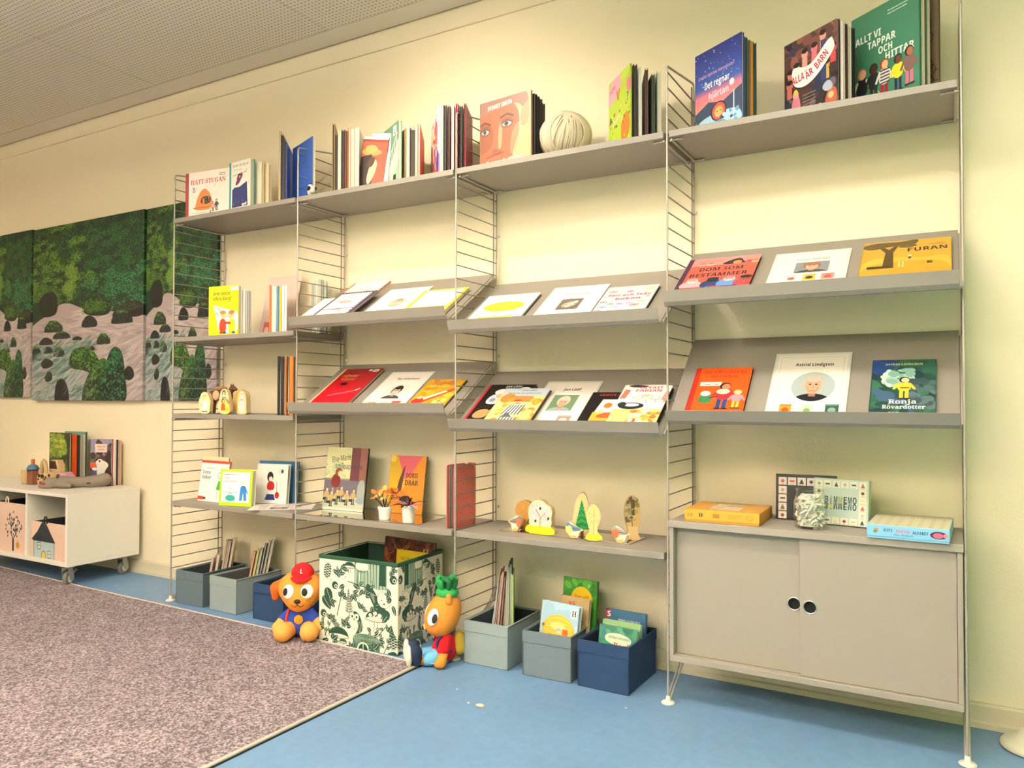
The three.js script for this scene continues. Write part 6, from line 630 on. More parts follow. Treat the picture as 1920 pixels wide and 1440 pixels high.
{
  const org = plushM('#df8c34'), red = plushM('#d0101c'), white = std('#f0e6e0', 0.7), black = std('#15110f', 0.6), navy = std('#1c2c48', 0.8), sky = std('#6fb4dc', 0.85), green = std('#2c9c50', 0.85);
  const t = thing('plush_hamster', 'orange plush animal in a red shirt with a green leafy top beside the patterned cube', 'soft toy', [1.59, 0.0015, 0.345], -46 * D);
  const HI = [[0, 0.2, -0.008, 0.05], [0, 0.168, 0.006, 0.058], [0, 0.138, 0.024, 0.042], [-0.022, 0.15, 0.014, 0.042], [0.022, 0.15, 0.014, 0.042]], HK = 0.03;
  part('head', blob(HI, 60, HK), org, t);
  part('shirt', blob([[0, 0.088, -0.005, 0.034, 0, 0.046, 0, 0.046], [-0.03, 0.09, 0, 0.02, -0.055, 0.06, 0.012, 0.021], [0.03, 0.09, 0, 0.02, 0.055, 0.06, 0.012, 0.021]], 48, 0.02), red, t);
  part('shorts', blob([[0, 0.03, 0.012, 0.04], [-0.024, 0.026, 0.03, 0.025, -0.03, 0.024, 0.065, 0.023], [0.024, 0.026, 0.03, 0.025, 0.03, 0.024, 0.065, 0.023]], 40, 0.014), sky, t);
  for (const s of [-1, 1]) {
    part('arm', blob([[s * 0.057, 0.052, 0.012, 0.017, s * 0.07, 0.018, 0.022, 0.017], [s * 0.07, 0.02, 0.03, 0.012, s * 0.07, 0.016, 0.036, 0.011]], 32, 0.012), org, t);
    const leg = part('leg', rod([s * 0.03, 0.023, 0.05], [s * 0.033, 0.023, 0.1], 0.016, 16), org, t);
    part('shoe', blob([[s * 0.034, 0.026, 0.105, 0.022, s * 0.036, 0.05, 0.108, 0.024], [s * 0.036, 0.055, 0.112, 0.02]], 34, 0.012), navy, leg);
    part('shoe_sole', G.ell(0.0245, 0.04, 0.012, s * 0.036, 0.04, 0.132), std('#ece4d2', 0.8), leg);
    part('laces', join([0, 1, 2].map((i) => rod([s * 0.036 - 0.014, 0.052 - i * 0.007, 0.083 + i * 0.001], [s * 0.036 + 0.014, 0.056 - i * 0.007, 0.083 + i * 0.001], 0.0016))), white, leg);
    const [ep, en] = skin(HI, HK, s * 0.016, 0.176, s * 0.6), e = part('eye', disc(ep, en, 0.0225, 0.030, 0.006), white, t);
    const [pp, pn] = skin(HI, HK, s * 0.016, 0.172, s * 0.6 + 0.17); part('pupil', disc(pp.map((v, j) => v + pn[j] / Math.hypot(...pn) * 0.0042), pn, 0.0105, 0.017, 0.004), black, e);
    part('ear', blob([[s * 0.044, 0.243, -0.008, 0.010, s * 0.044, 0.225, -0.008, 0.013]], 26, 0.01), org, t);
  }
  const mz = skin(HI, HK, 0, 0.13)[0]; part('muzzle', G.ell(0.018, 0.011, 0.008, ...mz), plushM('#f0d080'), t); part('mouth', G.ell(0.010, 0.008, 0.006, mz[0], mz[1] - 0.003, mz[2] + 0.006), black, t);
  const top = part('leafy_top', smoothCyl([[0.036, 0], [0.042, 0.008], [0.04, 0.022], [0.026, 0.03], [0.001, 0.033]]).translate(0, 0.236, -0.01), green, t);
  for (let i = 0; i < 7; i++) { const a = i * 0.9, r = 0.026; part('leaf_curl', tube([[Math.cos(a) * r, 0.262, Math.sin(a) * r - 0.01], [Math.cos(a) * r * 1.35, 0.29, Math.sin(a) * r * 1.35 - 0.01], [Math.cos(a + 0.5) * r * 1.2, 0.302 - (i % 2) * 0.012, Math.sin(a + 0.5) * r * 1.2 - 0.01], [Math.cos(a + 0.9) * r * 0.7, 0.282, Math.sin(a + 0.9) * r * 0.7 - 0.01], [Math.cos(a + 0.9) * r * 0.5, 0.266, Math.sin(a + 0.9) * r * 0.5 - 0.01]], 0.008, 20, 8), i % 3 ? green : std('#1f6e3c', 0.85), top); }
  part('backpack', blob([[0, 0.085, -0.052, 0.022, 0, 0.05, -0.054, 0.028]], 32, 0.01), std('#b8962c', 0.85), t, 'mustard backpack');
  part('backpack_strap', join([-1, 1].map((s) => tube([[s * 0.03, 0.108, -0.03], [s * 0.036, 0.108, 0.0], [s * 0.04, 0.09, 0.03], [s * 0.04, 0.066, 0.03], [s * 0.044, 0.05, -0.02]], 0.005, 18, 8))), std('#3a2c6a', 0.85), t);
  part('zip_ring', new THREE.TorusGeometry(0.011, 0.0022, 8, 24).rotateX(0.2).translate(0, 0.098, 0.041), std('#f0b8bc', 0.7), t); part('care_label', G.box(0.03, 0.001, 0.016).rotateZ(0.3).translate(0.045, 0.012, 0.05), std('#efe9dd', 0.8), t);
}
// ---------- top shelf: yarn and bird ----------
{
  const t = thing('yarn_ball', 'large cream ball of string on the top shelf', 'yarn', [2.0, T0 + 0.001, 0.2]);
  const ym = std(lin(0.60, 0.51, 0.375), 0.95), R = [0.093, 0.083, 0.088];
  part('core', G.ell(R[0] - 0.005, R[1] - 0.005, R[2] - 0.005, 0, R[1], 0, 28), ym, t);
  const loop = (phi, off, k, r) => { const axis = new THREE.Vector3(Math.cos(phi), 0.16 * Math.sin(phi * 2.3), Math.sin(phi)).normalize(), q = new THREE.Quaternion().setFromUnitVectors(new THREE.Vector3(0, 1, 0), axis).premultiply(new THREE.Quaternion().setFromAxisAngle(new THREE.Vector3(0.4, 0, -1).normalize(), 0.32)), c = Math.sqrt(1 - off * off), pts = []; for (let i = 0; i < 40; i++) { const a = (i / 40) * Math.PI * 2, v = new THREE.Vector3(Math.cos(a) * c, off, Math.sin(a) * c).applyQuaternion(q); pts.push([v.x * R[0] * k, R[1] + v.y * R[1] * k, v.z * R[2] * k]); } return tube(pts, r, 56, 6, true); };
  const far = [], near = [];
  for (let i = 0; i < 60; i++) far.push(loop((i / 60) * Math.PI, rr(-0.25, 0.25), 0.975, 0.0034));
  for (let i = 0; i < 26; i++) near.push(loop(0.5 + (i / 26) * 0.75 + rr(-0.01, 0.01), 0.3 + 0.012 * i, 0.995, 0.0034));
  for (const q of [0.02, 0.09, 0.4]) near.push(loop(0.35 + q * 0.8, 0.1 + q, 1.015, 0.0038));
  for (const l of [far, near]) part('windings', join(l), ym, t).userData.kind = 'stuff';
  const b = thing('bird_figurine', 'small black and white bird figure by the wire end on the top shelf', 'figurine', [0.852, T0 + 0.0005, 0.275], -0.5);
  part('body', blob([[0, 0.032, 0, 0.015, 0.022, 0.024, 0, 0.008], [-0.012, 0.05, 0, 0.010], [0.022, 0.024, 0, 0.007, 0.038, 0.036, 0, 0.004], [-0.004, 0.018, 0, 0.012]], 40, 0.014), std('#e8e4dc', 0.4), b);
  part('wing', join([G.ell(0.02, 0.009, 0.005, 0.008, 0.034, 0.013), G.ell(0.02, 0.009, 0.005, 0.008, 0.034, -0.013), G.ell(0.009, 0.006, 0.009, -0.012, 0.056, 0)]), std('#17161a', 0.4), b); part('beak', new THREE.ConeGeometry(0.003, 0.012, 8).rotateZ(Math.PI / 2).translate(-0.026, 0.05, 0), std('#2a2420', 0.4), b); part('foot', G.cyl(0.008, 0.01, 0.008, 0, 0.004, 0, 14), std('#3a3432', 0.5), b);
}
// ---------- mirror sheets and plants ----------
const mirrorM = std(lin(0.6, 0.56, 0.5), 0.04, { metalness: 1 });
{
  const mk = (label, pts, y) => { const t = thing('mirror_sheet', label, 'mirror', [0, y, 0]); part('glass', extr(shapeOf(pts.map(([x, z]) => [x, -z])), 0.002, 0.0004).rotateX(-Math.PI / 2), mirrorM, t); };
  mk('thin mirror sheet under the two potted plants', [[0.835, 0.308], [1.42, 0.276], [1.405, 0.06], [0.83, 0.09]], T3 + 0.0005);
  mk('thin mirror sheet under the wooden trees and birds', [[1.748, 0.225], [2.258, 0.24], [2.262, 0.095], [1.752, 0.085]], T3 + 0.0005);
  const potM = std(lin(0.86, 0.83, 0.76), 0.35), soil = std('#2e1d14', 1), MT = T3 + 0.0026;
  const pot = (name, label, x, z, r0, r1, h) => { const t = thing(name, label, 'plant', [x, MT, z]); part('pot', smoothCyl([[0.001, 0], [r0, 0], [r0 + 0.001, 0.003], [r1 - 0.001, h - 0.012], [r1 + 0.001, h - 0.011], [r1 + 0.001, h], [r1 - 0.002, h], [r1 - 0.004, h - 0.01], [0.001, h - 0.012]]), potM, t); part('soil', G.cyl(r1 - 0.003, r1 - 0.003, 0.004, 0, h - 0.008, 0, 20), soil, t); return t; };
  const petal = (l, w, bend) => { const g = new THREE.PlaneGeometry(w, l, 4, 8), p = g.attributes.position; for (let i = 0; i < p.count; i++) { const v = p.getY(i) / l + 0.5, s = Math.sin(Math.PI * Math.min(1, v * 0.92 + 0.06)) ** 0.75; const xx = p.getX(i) * s; p.setXYZ(i, xx, v * l * (1 - 0.25 * v * bend), bend * l * 0.45 * v * v + Math.abs(xx) * 0.35); } g.computeVertexNormals(); return g; };
  const a = pot('potted_flower', 'small white pot of orange and yellow leafy blossoms', 1.232, 0.245, 0.0215, 0.027, 0.052);
  const cols = ['#e08a34', '#eaa44c', '#d86a2c', '#f0c04c', '#c8702c', '#f2d884', '#d97a4a'].map((c) => std(c, 0.8, { side: THREE.DoubleSide }));
  const stems = []; const gp = [petal(0.026, 0.016, 0.8), petal(0.032, 0.018, 0.4), petal(0.022, 0.014, 1.1)];
  for (let i = 0; i < 58; i++) { const th = rr(0, 6.28), el = rr(0.05, 1.35), R = rr(0.034, 0.05), p = [Math.cos(th) * Math.sin(el) * R * 1.15, 0.083 + Math.cos(el) * R * 0.78 - 0.01, Math.sin(th) * Math.sin(el) * R * 1.1]; if (i % 3 === 0) stems.push(tube([[p[0] * 0.15, 0.044, p[2] * 0.15], [p[0] * 0.6, 0.07, p[2] * 0.6], p], 0.0009, 8, 5)); const m = part('leaf', gp[i % 3], cols[Math.floor(rnd() * cols.length)], a); m.position.set(...p); m.rotation.set(rr(-0.5, 1.4), th + rr(-1, 1) + 1.57, rr(-0.9, 0.9), 'YXZ'); m.scale.setScalar(rr(0.8, 1.25)); }
  part('stems', join(stems), std('#4a2c1c', 0.8), a);
  const b = pot('potted_bromeliad', 'small white pot with a few broad pink and dark striped leaves', 1.362, 0.262, 0.0215, 0.0265, 0.068);
  const dk = std('#3a1a1a', 0.6, { side: THREE.DoubleSide }), pk = std('#d8909a', 0.6, { side: THREE.DoubleSide }), lg = petal(0.085, 0.019, 1.1), ls = petal(0.062, 0.016, 0.9), li = petal(0.078, 0.009, 1.13);
  [[0.3, 0.9, 0], [1.1, 1.0, 1], [1.9, 0.7, 0], [2.6, 1.0, 1], [3.5, 0.95, 0], [4.4, 0.9, 1], [5.2, 1.0, 0], [5.9, 0.6, 1], [0.9, 0.3, 1], [3.9, 0.35, 0]].forEach(([r, tilt, k], i) => { const m = part('leaf', i < 8 ? lg : ls, k ? pk : dk, b); m.position.set(Math.sin(r) * 0.004, 0.062, Math.cos(r) * 0.004); m.rotation.set(tilt, r, 0, 'YXZ'); if (k) part('leaf_stripe', li, dk, m).position.z = 0.0012; });
  part('stem', G.cyl(0.006, 0.008, 0.022, 0, 0.066, 0, 12), dk, b);
}
{ // red album with plastic pockets
  const t = thing('photo_album', 'salmon red album with see-through pockets standing beside the wire rungs', 'album', [1.592, T3 + 0.0005, 0.29], 88 * D), red = std('#d2665c', 0.55);
  const w = 0.14, h = 0.235, th = 0.032;
  part('cover', extr(smoothShape([[-w, 0], [-w, h * 0.5], [-w, h], [-w * 0.5, h], [-0.004, h], [0, h - 0.004], [0, h * 0.5], [0, 0.004], [-0.004, 0], [-w * 0.5, 0]]), 0.003, 0.0008).rotateY(Math.PI).translate(0, 0, 0.0), red, t);
  part('cover', extr(smoothShape([[-w, 0], [-w, h * 0.5], [-w, h], [-w * 0.5, h], [-0.004, h], [0, h - 0.004], [0, h * 0.5], [0, 0.004], [-0.004, 0], [-w * 0.5, 0]]), 0.003, 0.0008).rotateY(Math.PI).translate(0, 0, -th), red, t);
  part('spine', G.rbox(0.004, h, th + 0.003, 0.0015, w, h / 2, -th / 2 - 0.0015), red, t);
  for (let i = 0; i < 7; i++) part('pocket_page', G.box(w - 0.02, h - 0.014, 0.0008, w / 2, h / 2, -0.007 - i * 0.0034), plain(i % 2 ? '#3a3634' : '#b9b2a6', 0.25), t);
  part('dotted_print', join(Array.from({ length: 26 }, () => G.cyl(0.0016, 0.0016, 0.0006, 0, 0, 0, 8).rotateX(Math.PI / 2).translate(rr(0.01, w - 0.01), rr(0.01, h - 0.01), 0.0002))), std('#7a2c28', 0.6), t);
}
// ---------- flat wooden figures: sawn outline with a printed face ----------
function figure(name, label, pos, yaw, outline, th, w, h, draw, o = {}) {
  const t = thing(name, label, 'figurine', pos, yaw, o.group), s = smoothShape(outline);
  part('sawn_block', uvBox(extr(s, th, 0.0015, 6).translate(0, 0, -th / 2), 1), o.mat ?? woodM, t);
  const g = new THREE.ExtrudeGeometry(s, { depth: 0.0006, bevelEnabled: false, curveSegments: 6 }).translate(0, 0, th / 2), p = g.attributes.position, u = g.attributes.uv;
  for (let i = 0; i < p.count; i++) u.setXY(i, Math.min(1, Math.max(0, p.getX(i) / w + 0.5)), Math.min(1, Math.max(0, p.getY(i) / h)));
  part('printed_face', g, coverM(art(w, h, draw, 200), 0.5), t);
  return t;
}
{
  const MT = T3 + 0.0027, gT = 'wooden trees and birds on the mirror sheet';
  figure('wooden_tree', 'broad wooden blossom tree standing on a thick yellow base', [1.922, MT, 0.222], -4 * D, [[-0.062, 0], [-0.064, 0.02], [-0.05, 0.03], [-0.042, 0.036], [-0.05, 0.06], [-0.05, 0.09], [-0.036, 0.112], [-0.01, 0.122], [0.012, 0.12], [0.026, 0.106], [0.044, 0.1], [0.05, 0.08], [0.044, 0.058], [0.048, 0.042], [0.04, 0.03], [0.058, 0.02], [0.06, 0]], 0.022, 0.126, 0.124, (p) => { p.bg('#ecdca8'); p.re(0, 76, 100, 30, '#e6e014'); p.re(0, 88, 100, 12, '#d6ce10'); p.cu([[14, 46], [18, 20], [40, 8], [64, 14], [84, 26], [82, 52], [84, 66], [50, 70], [20, 66]], '#e4ccc4'); p.strokes(90, 18, 14, 82, 64, ['#c8b0a0', '#d8bab4', '#b8a090', '#efe0dc'], 7, 1); p.ln([[49, 78], [50, 50], [36, 30]], '#8a6a4c', 2); p.ln([[50, 56], [66, 36]], '#8a6a4c', 1.4); for (const [a, b] of [[50, 26], [34, 62], [76, 52]]) p.el(a, b, 3, 4.5, '#2a2420', 0.5); }, { group: gT });
  figure('wooden_tree', 'small round brown wooden tree behind the bird with the red breast', [1.825, MT, 0.165], 6 * D, [[-0.02, 0], [-0.018, 0.012], [-0.006, 0.018], [-0.006, 0.034], [-0.032, 0.046], [-0.04, 0.07], [-0.03, 0.098], [-0.004, 0.11], [0.026, 0.1], [0.038, 0.072], [0.03, 0.046], [0.008, 0.034], [0.008, 0.018], [0.02, 0.01], [0.02, 0]], 0.02, 0.08, 0.11, (p) => { p.bg('#b8843c'); p.strokes(70, 10, 6, 90, 90, ['#c8944a', '#a8742c', '#9a6824'], 10, 1.6); p.re(42, 90, 16, 30, '#9a6a34'); p.re(20, 120, 60, 20, '#8a5a2c'); }, { group: gT });
  figure('wooden_tree', 'pointed wooden spruce tree painted dark green', [2.062, MT, 0.185], 22 * D, [[-0.016, 0], [-0.016, 0.02], [-0.034, 0.024], [-0.036, 0.05], [-0.03, 0.08], [-0.026, 0.11], [-0.016, 0.14], [-0.002, 0.154], [0.01, 0.15], [0.02, 0.12], [0.028, 0.09], [0.03, 0.06], [0.038, 0.04], [0.03, 0.022], [0.014, 0.018], [0.016, 0]], 0.024, 0.078, 0.156, (p) => { p.bg('#e2c88c'); p.po([[48, 40], [80, 168], [16, 168]], '#1f8a3c'); for (let i = 0; i < 9; i++) p.po([[48, 36 + i * 14], [52 + 4 + i * 3.4, 62 + i * 13], [44 - 4 - i * 3.4, 62 + i * 13]], i % 2 ? '#1c7a34' : '#279a48'); p.re(42, 168, 14, 34, '#7a4a2c'); }, { group: gT });
  figure('wooden_tree', 'slim cream wooden tree with a yellow-green base', [2.128, MT, 0.235], 26 * D, [[-0.028, 0], [-0.03, 0.014], [-0.016, 0.026], [-0.014, 0.044], [-0.026, 0.066], [-0.026, 0.1], [-0.012, 0.122], [0.004, 0.124], [0.02, 0.1], [0.022, 0.07], [0.01, 0.044], [0.012, 0.026], [0.028, 0.014], [0.028, 0]], 0.024, 0.062, 0.126, (p) => { p.bg('#e8cf8c'); p.re(0, 166, 100, 40, '#e4de3c'); p.ln([[46, 170], [48, 120], [50, 30]], '#b89a54', 3); p.strokes(50, 14, 16, 84, 110, ['#d8b86c', '#f0dca0', '#c8a858'], 12, 2); }, { group: gT });
  figure('wooden_tree', 'tall wooden birch trunk with grey-brown bark and cut limbs', [2.236, MT, 0.16], 30 * D, [[-0.018, 0], [-0.014, 0.03], [-0.02, 0.05], [-0.028, 0.08], [-0.026, 0.12], [-0.012, 0.148], [0.01, 0.15], [0.024, 0.13], [0.028, 0.09], [0.024, 0.06], [0.014, 0.04], [0.022, 0.012], [0.03, 0]], 0.026, 0.062, 0.152, (p) => { p.bg('#c8a468'); p.scatter(40, 8, 8, 76, 150, ['#5a4c2c', '#4a4028', '#8a7a54', '#a8926a'], 6, 13, 1.4); p.ln([[50, 240], [46, 120], [40, 30]], '#6a5430', 4); p.re(20, 170, 70, 90, '#d8b680'); }, { group: gT });
  const birdOut = [[-0.04, 0.03], [-0.022, 0.026], [-0.018, 0.006], [-0.012, 0], [0.012, 0], [0.014, 0.012], [0.026, 0.022], [0.03, 0.04], [0.024, 0.056], [0.01, 0.06], [-0.004, 0.05], [-0.02, 0.038]];
  const bird = (label, x, z, yaw, c1, c2, flip) => figure('wooden_bird', label, [x, MT, z], yaw, birdOut.map(([a, b]) => [a * flip * 0.95, b * 0.95]), 0.012, 0.078, 0.06, (p) => { if (flip < 0) { p.x.translate(100, 0); p.x.scale(-1, 1); } p.bg('#efe0c4'); p.cu([[10, 36], [50, 20], [84, 4], [92, 16], [60, 46], [24, 44]], c2); p.el(76, 40, 22, 22, c1); p.el(78, 14, 13, 9, c2); p.el(84, 13, 2, 2, '#1a1a1a'); p.ln([[20, 38], [56, 34]], '#5a5a5a', 2.5); p.re(36, 64, 40, 20, '#d8b46a'); }, { group: gT });
  bird('wooden bird with a red breast at the far end of the mirror sheet', 1.806, 0.2, -8 * D, '#d8704c', '#8a8478', 1);
  bird('wooden bird with blue wings before the spruce', 2.052, 0.236, 18 * D, '#e4d87c', '#5f7c98', -1);
  bird('wooden bird with an orange-red breast below the birch trunk', 2.218, 0.226, 22 * D, '#e07448', '#a89c90', -1);
  // third shelf, first bay
  const S = T2 + 0.0005, gF = 'wooden figures on the small shelf';
  const robe = [[-0.036, 0], [-0.036, 0.03], [-0.042, 0.055], [-0.03, 0.078], [-0.022, 0.095], [0, 0.102], [0.022, 0.095], [0.03, 0.078], [0.042, 0.055], [0.036, 0.03], [0.036, 0]];
  figure('wooden_figure', 'wooden figure in a long white robe', [0.203, S, 0.275], 0, robe, 0.018, 0.084, 0.102, (p) => { p.bg('#e9dca4'); p.cu([[24, 108], [26, 64], [34, 48], [66, 48], [76, 64], [76, 108]], '#e6e4ea'); p.re(28, 106, 46, 5, '#4a4440'); p.el(50, 34, 13, 14, '#e8cfa0'); p.cu([[34, 30], [38, 16], [62, 16], [66, 30]], '#d8c07c'); p.ln([[30, 66], [50, 50], [70, 66]], '#9a90a8', 1.6); p.el(28, 74, 5, 5, '#e2b888'); }, { group: gF });
  figure('wooden_figure', 'wooden bearded figure in a cream cloak with a staff', [0.318, S, 0.262], 2 * D, [[-0.036, 0], [-0.036, 0.05], [-0.026, 0.08], [-0.02, 0.106], [0, 0.116], [0.02, 0.108], [0.03, 0.08], [0.036, 0.05], [0.04, 0]], 0.018, 0.08, 0.116, (p) => { p.bg('#ecd9a8'); p.cu([[30, 140], [28, 70], [40, 40], [62, 40], [70, 80], [70, 140]], '#4a6a34'); p.cu([[24, 140], [26, 60], [40, 44], [42, 140]], '#e2d2b0'); p.cu([[62, 44], [76, 70], [78, 140], [64, 140]], '#d8c49a'); p.el(50, 26, 14, 17, '#3a1c14'); p.el(50, 28, 9, 11, '#e8c098'); p.cu([[40, 34], [50, 60], [60, 34]], '#f0ece4'); p.ln([[26, 60], [30, 144]], '#6a4424', 3); }, { group: gF });
  figure('wooden_figure', 'small wooden girl in an orange dress before the cloaked figure', [0.346, S, 0.288], 0, [[-0.022, 0], [-0.022, 0.04], [-0.018, 0.064], [0, 0.074], [0.016, 0.064], [0.022, 0.05], [0.04, 0.04], [0.042, 0.0]], 0.014, 0.086, 0.074, (p) => { p.bg('#e9d66a'); p.po([[30, 66], [34, 32], [58, 32], [64, 66]], '#dd5a18'); p.re(38, 66, 8, 16, '#ecd8c0'); p.re(50, 66, 8, 16, '#ecd8c0'); p.el(46, 18, 12, 14, '#8a3c1c'); p.el(48, 19, 7, 9, '#f0cfa4'); p.cu([[62, 56], [90, 44], [96, 70], [70, 76]], '#e4c83c'); }, { group: gF });
  figure('wooden_arch', 'ochre wooden arch with carved texture and a pale foot', [0.38, S, 0.225], 0, [[-0.04, 0], [-0.046, 0.014], [-0.036, 0.02], [-0.038, 0.06], [-0.03, 0.095], [-0.004, 0.115], [0.024, 0.105], [0.036, 0.07], [0.036, 0.02], [0.044, 0]], 0.022, 0.09, 0.116, (p) => { p.bg('#d0a24c'); p.strokes(70, 10, 10, 90, 110, ['#b8842c', '#e0b868', '#c4943c'], 10, 1.6, 1.5); p.re(0, 112, 100, 20, '#e6d8c0'); p.el(52, 110, 3, 3, '#6a3a24'); p.ln([[52, 40], [54, 108]], '#a87830', 2.4); }, { group: gF });
  figure('wooden_figure', 'wooden white-bearded figure with folded hands', [0.432, S, 0.255], 3 * D, [[-0.03, 0], [-0.026, 0.02], [-0.028, 0.06], [-0.022, 0.095], [0, 0.108], [0.02, 0.098], [0.028, 0.06], [0.026, 0.02], [0.034, 0]], 0.026, 0.07, 0.108, (p) => { p.bg('#e6c78c'); p.cu([[24, 146], [28, 60], [40, 44], [62, 44], [72, 60], [74, 146]], '#dcd0d4'); p.el(50, 28, 13, 18, '#e8dcd8'); p.el(50, 26, 9, 9, '#d8b49a'); p.ln([[30, 70], [50, 58], [70, 70]], '#7a6a74', 3); p.el(50, 60, 4, 4, '#8a6a6a'); p.ln([[50, 84], [50, 144]], '#b8a8ac', 1.6); }, { group: gF });
  const c = thing('carved_camel', 'carved dark brown wooden animal with pack behind the robed figures', 'figurine', [0.12, S, 0.12], 8 * D, gF), dkW = std('#6a3f22', 0.55);
  part('body', blob([[-0.05, 0.085, 0, 0.026, 0.035, 0.085, 0, 0.024], [0.0, 0.105, 0, 0.018], [0.035, 0.088, 0, 0.016, 0.066, 0.118, 0, 0.012], [0.066, 0.12, 0, 0.013, 0.086, 0.114, 0, 0.008], [-0.056, 0.08, 0.012, 0.012, -0.06, 0.004, 0.014, 0.007], [-0.056, 0.08, -0.012, 0.012, -0.06, 0.004, -0.014, 0.007], [0.038, 0.078, 0.012, 0.012, 0.04, 0.004, 0.014, 0.007], [0.038, 0.078, -0.012, 0.012, 0.04, 0.004, -0.014, 0.007]], 60, 0.012), dkW, c);
  part('saddle', G.ell(0.03, 0.012, 0.03, -0.005, 0.118, 0), std('#b98a5c', 0.7), c); part('pack', join([G.ell(0.02, 0.024, 0.01, -0.008, 0.085, 0.03), G.ell(0.02, 0.024, 0.01, -0.008, 0.085, -0.03)]), std('#d8b48c', 0.7), c); part('ear', join([G.ell(0.003, 0.008, 0.003, 0.062, 0.134, 0.007), G.ell(0.003, 0.008, 0.003, 0.062, 0.134, -0.007)]), dkW, c);
}
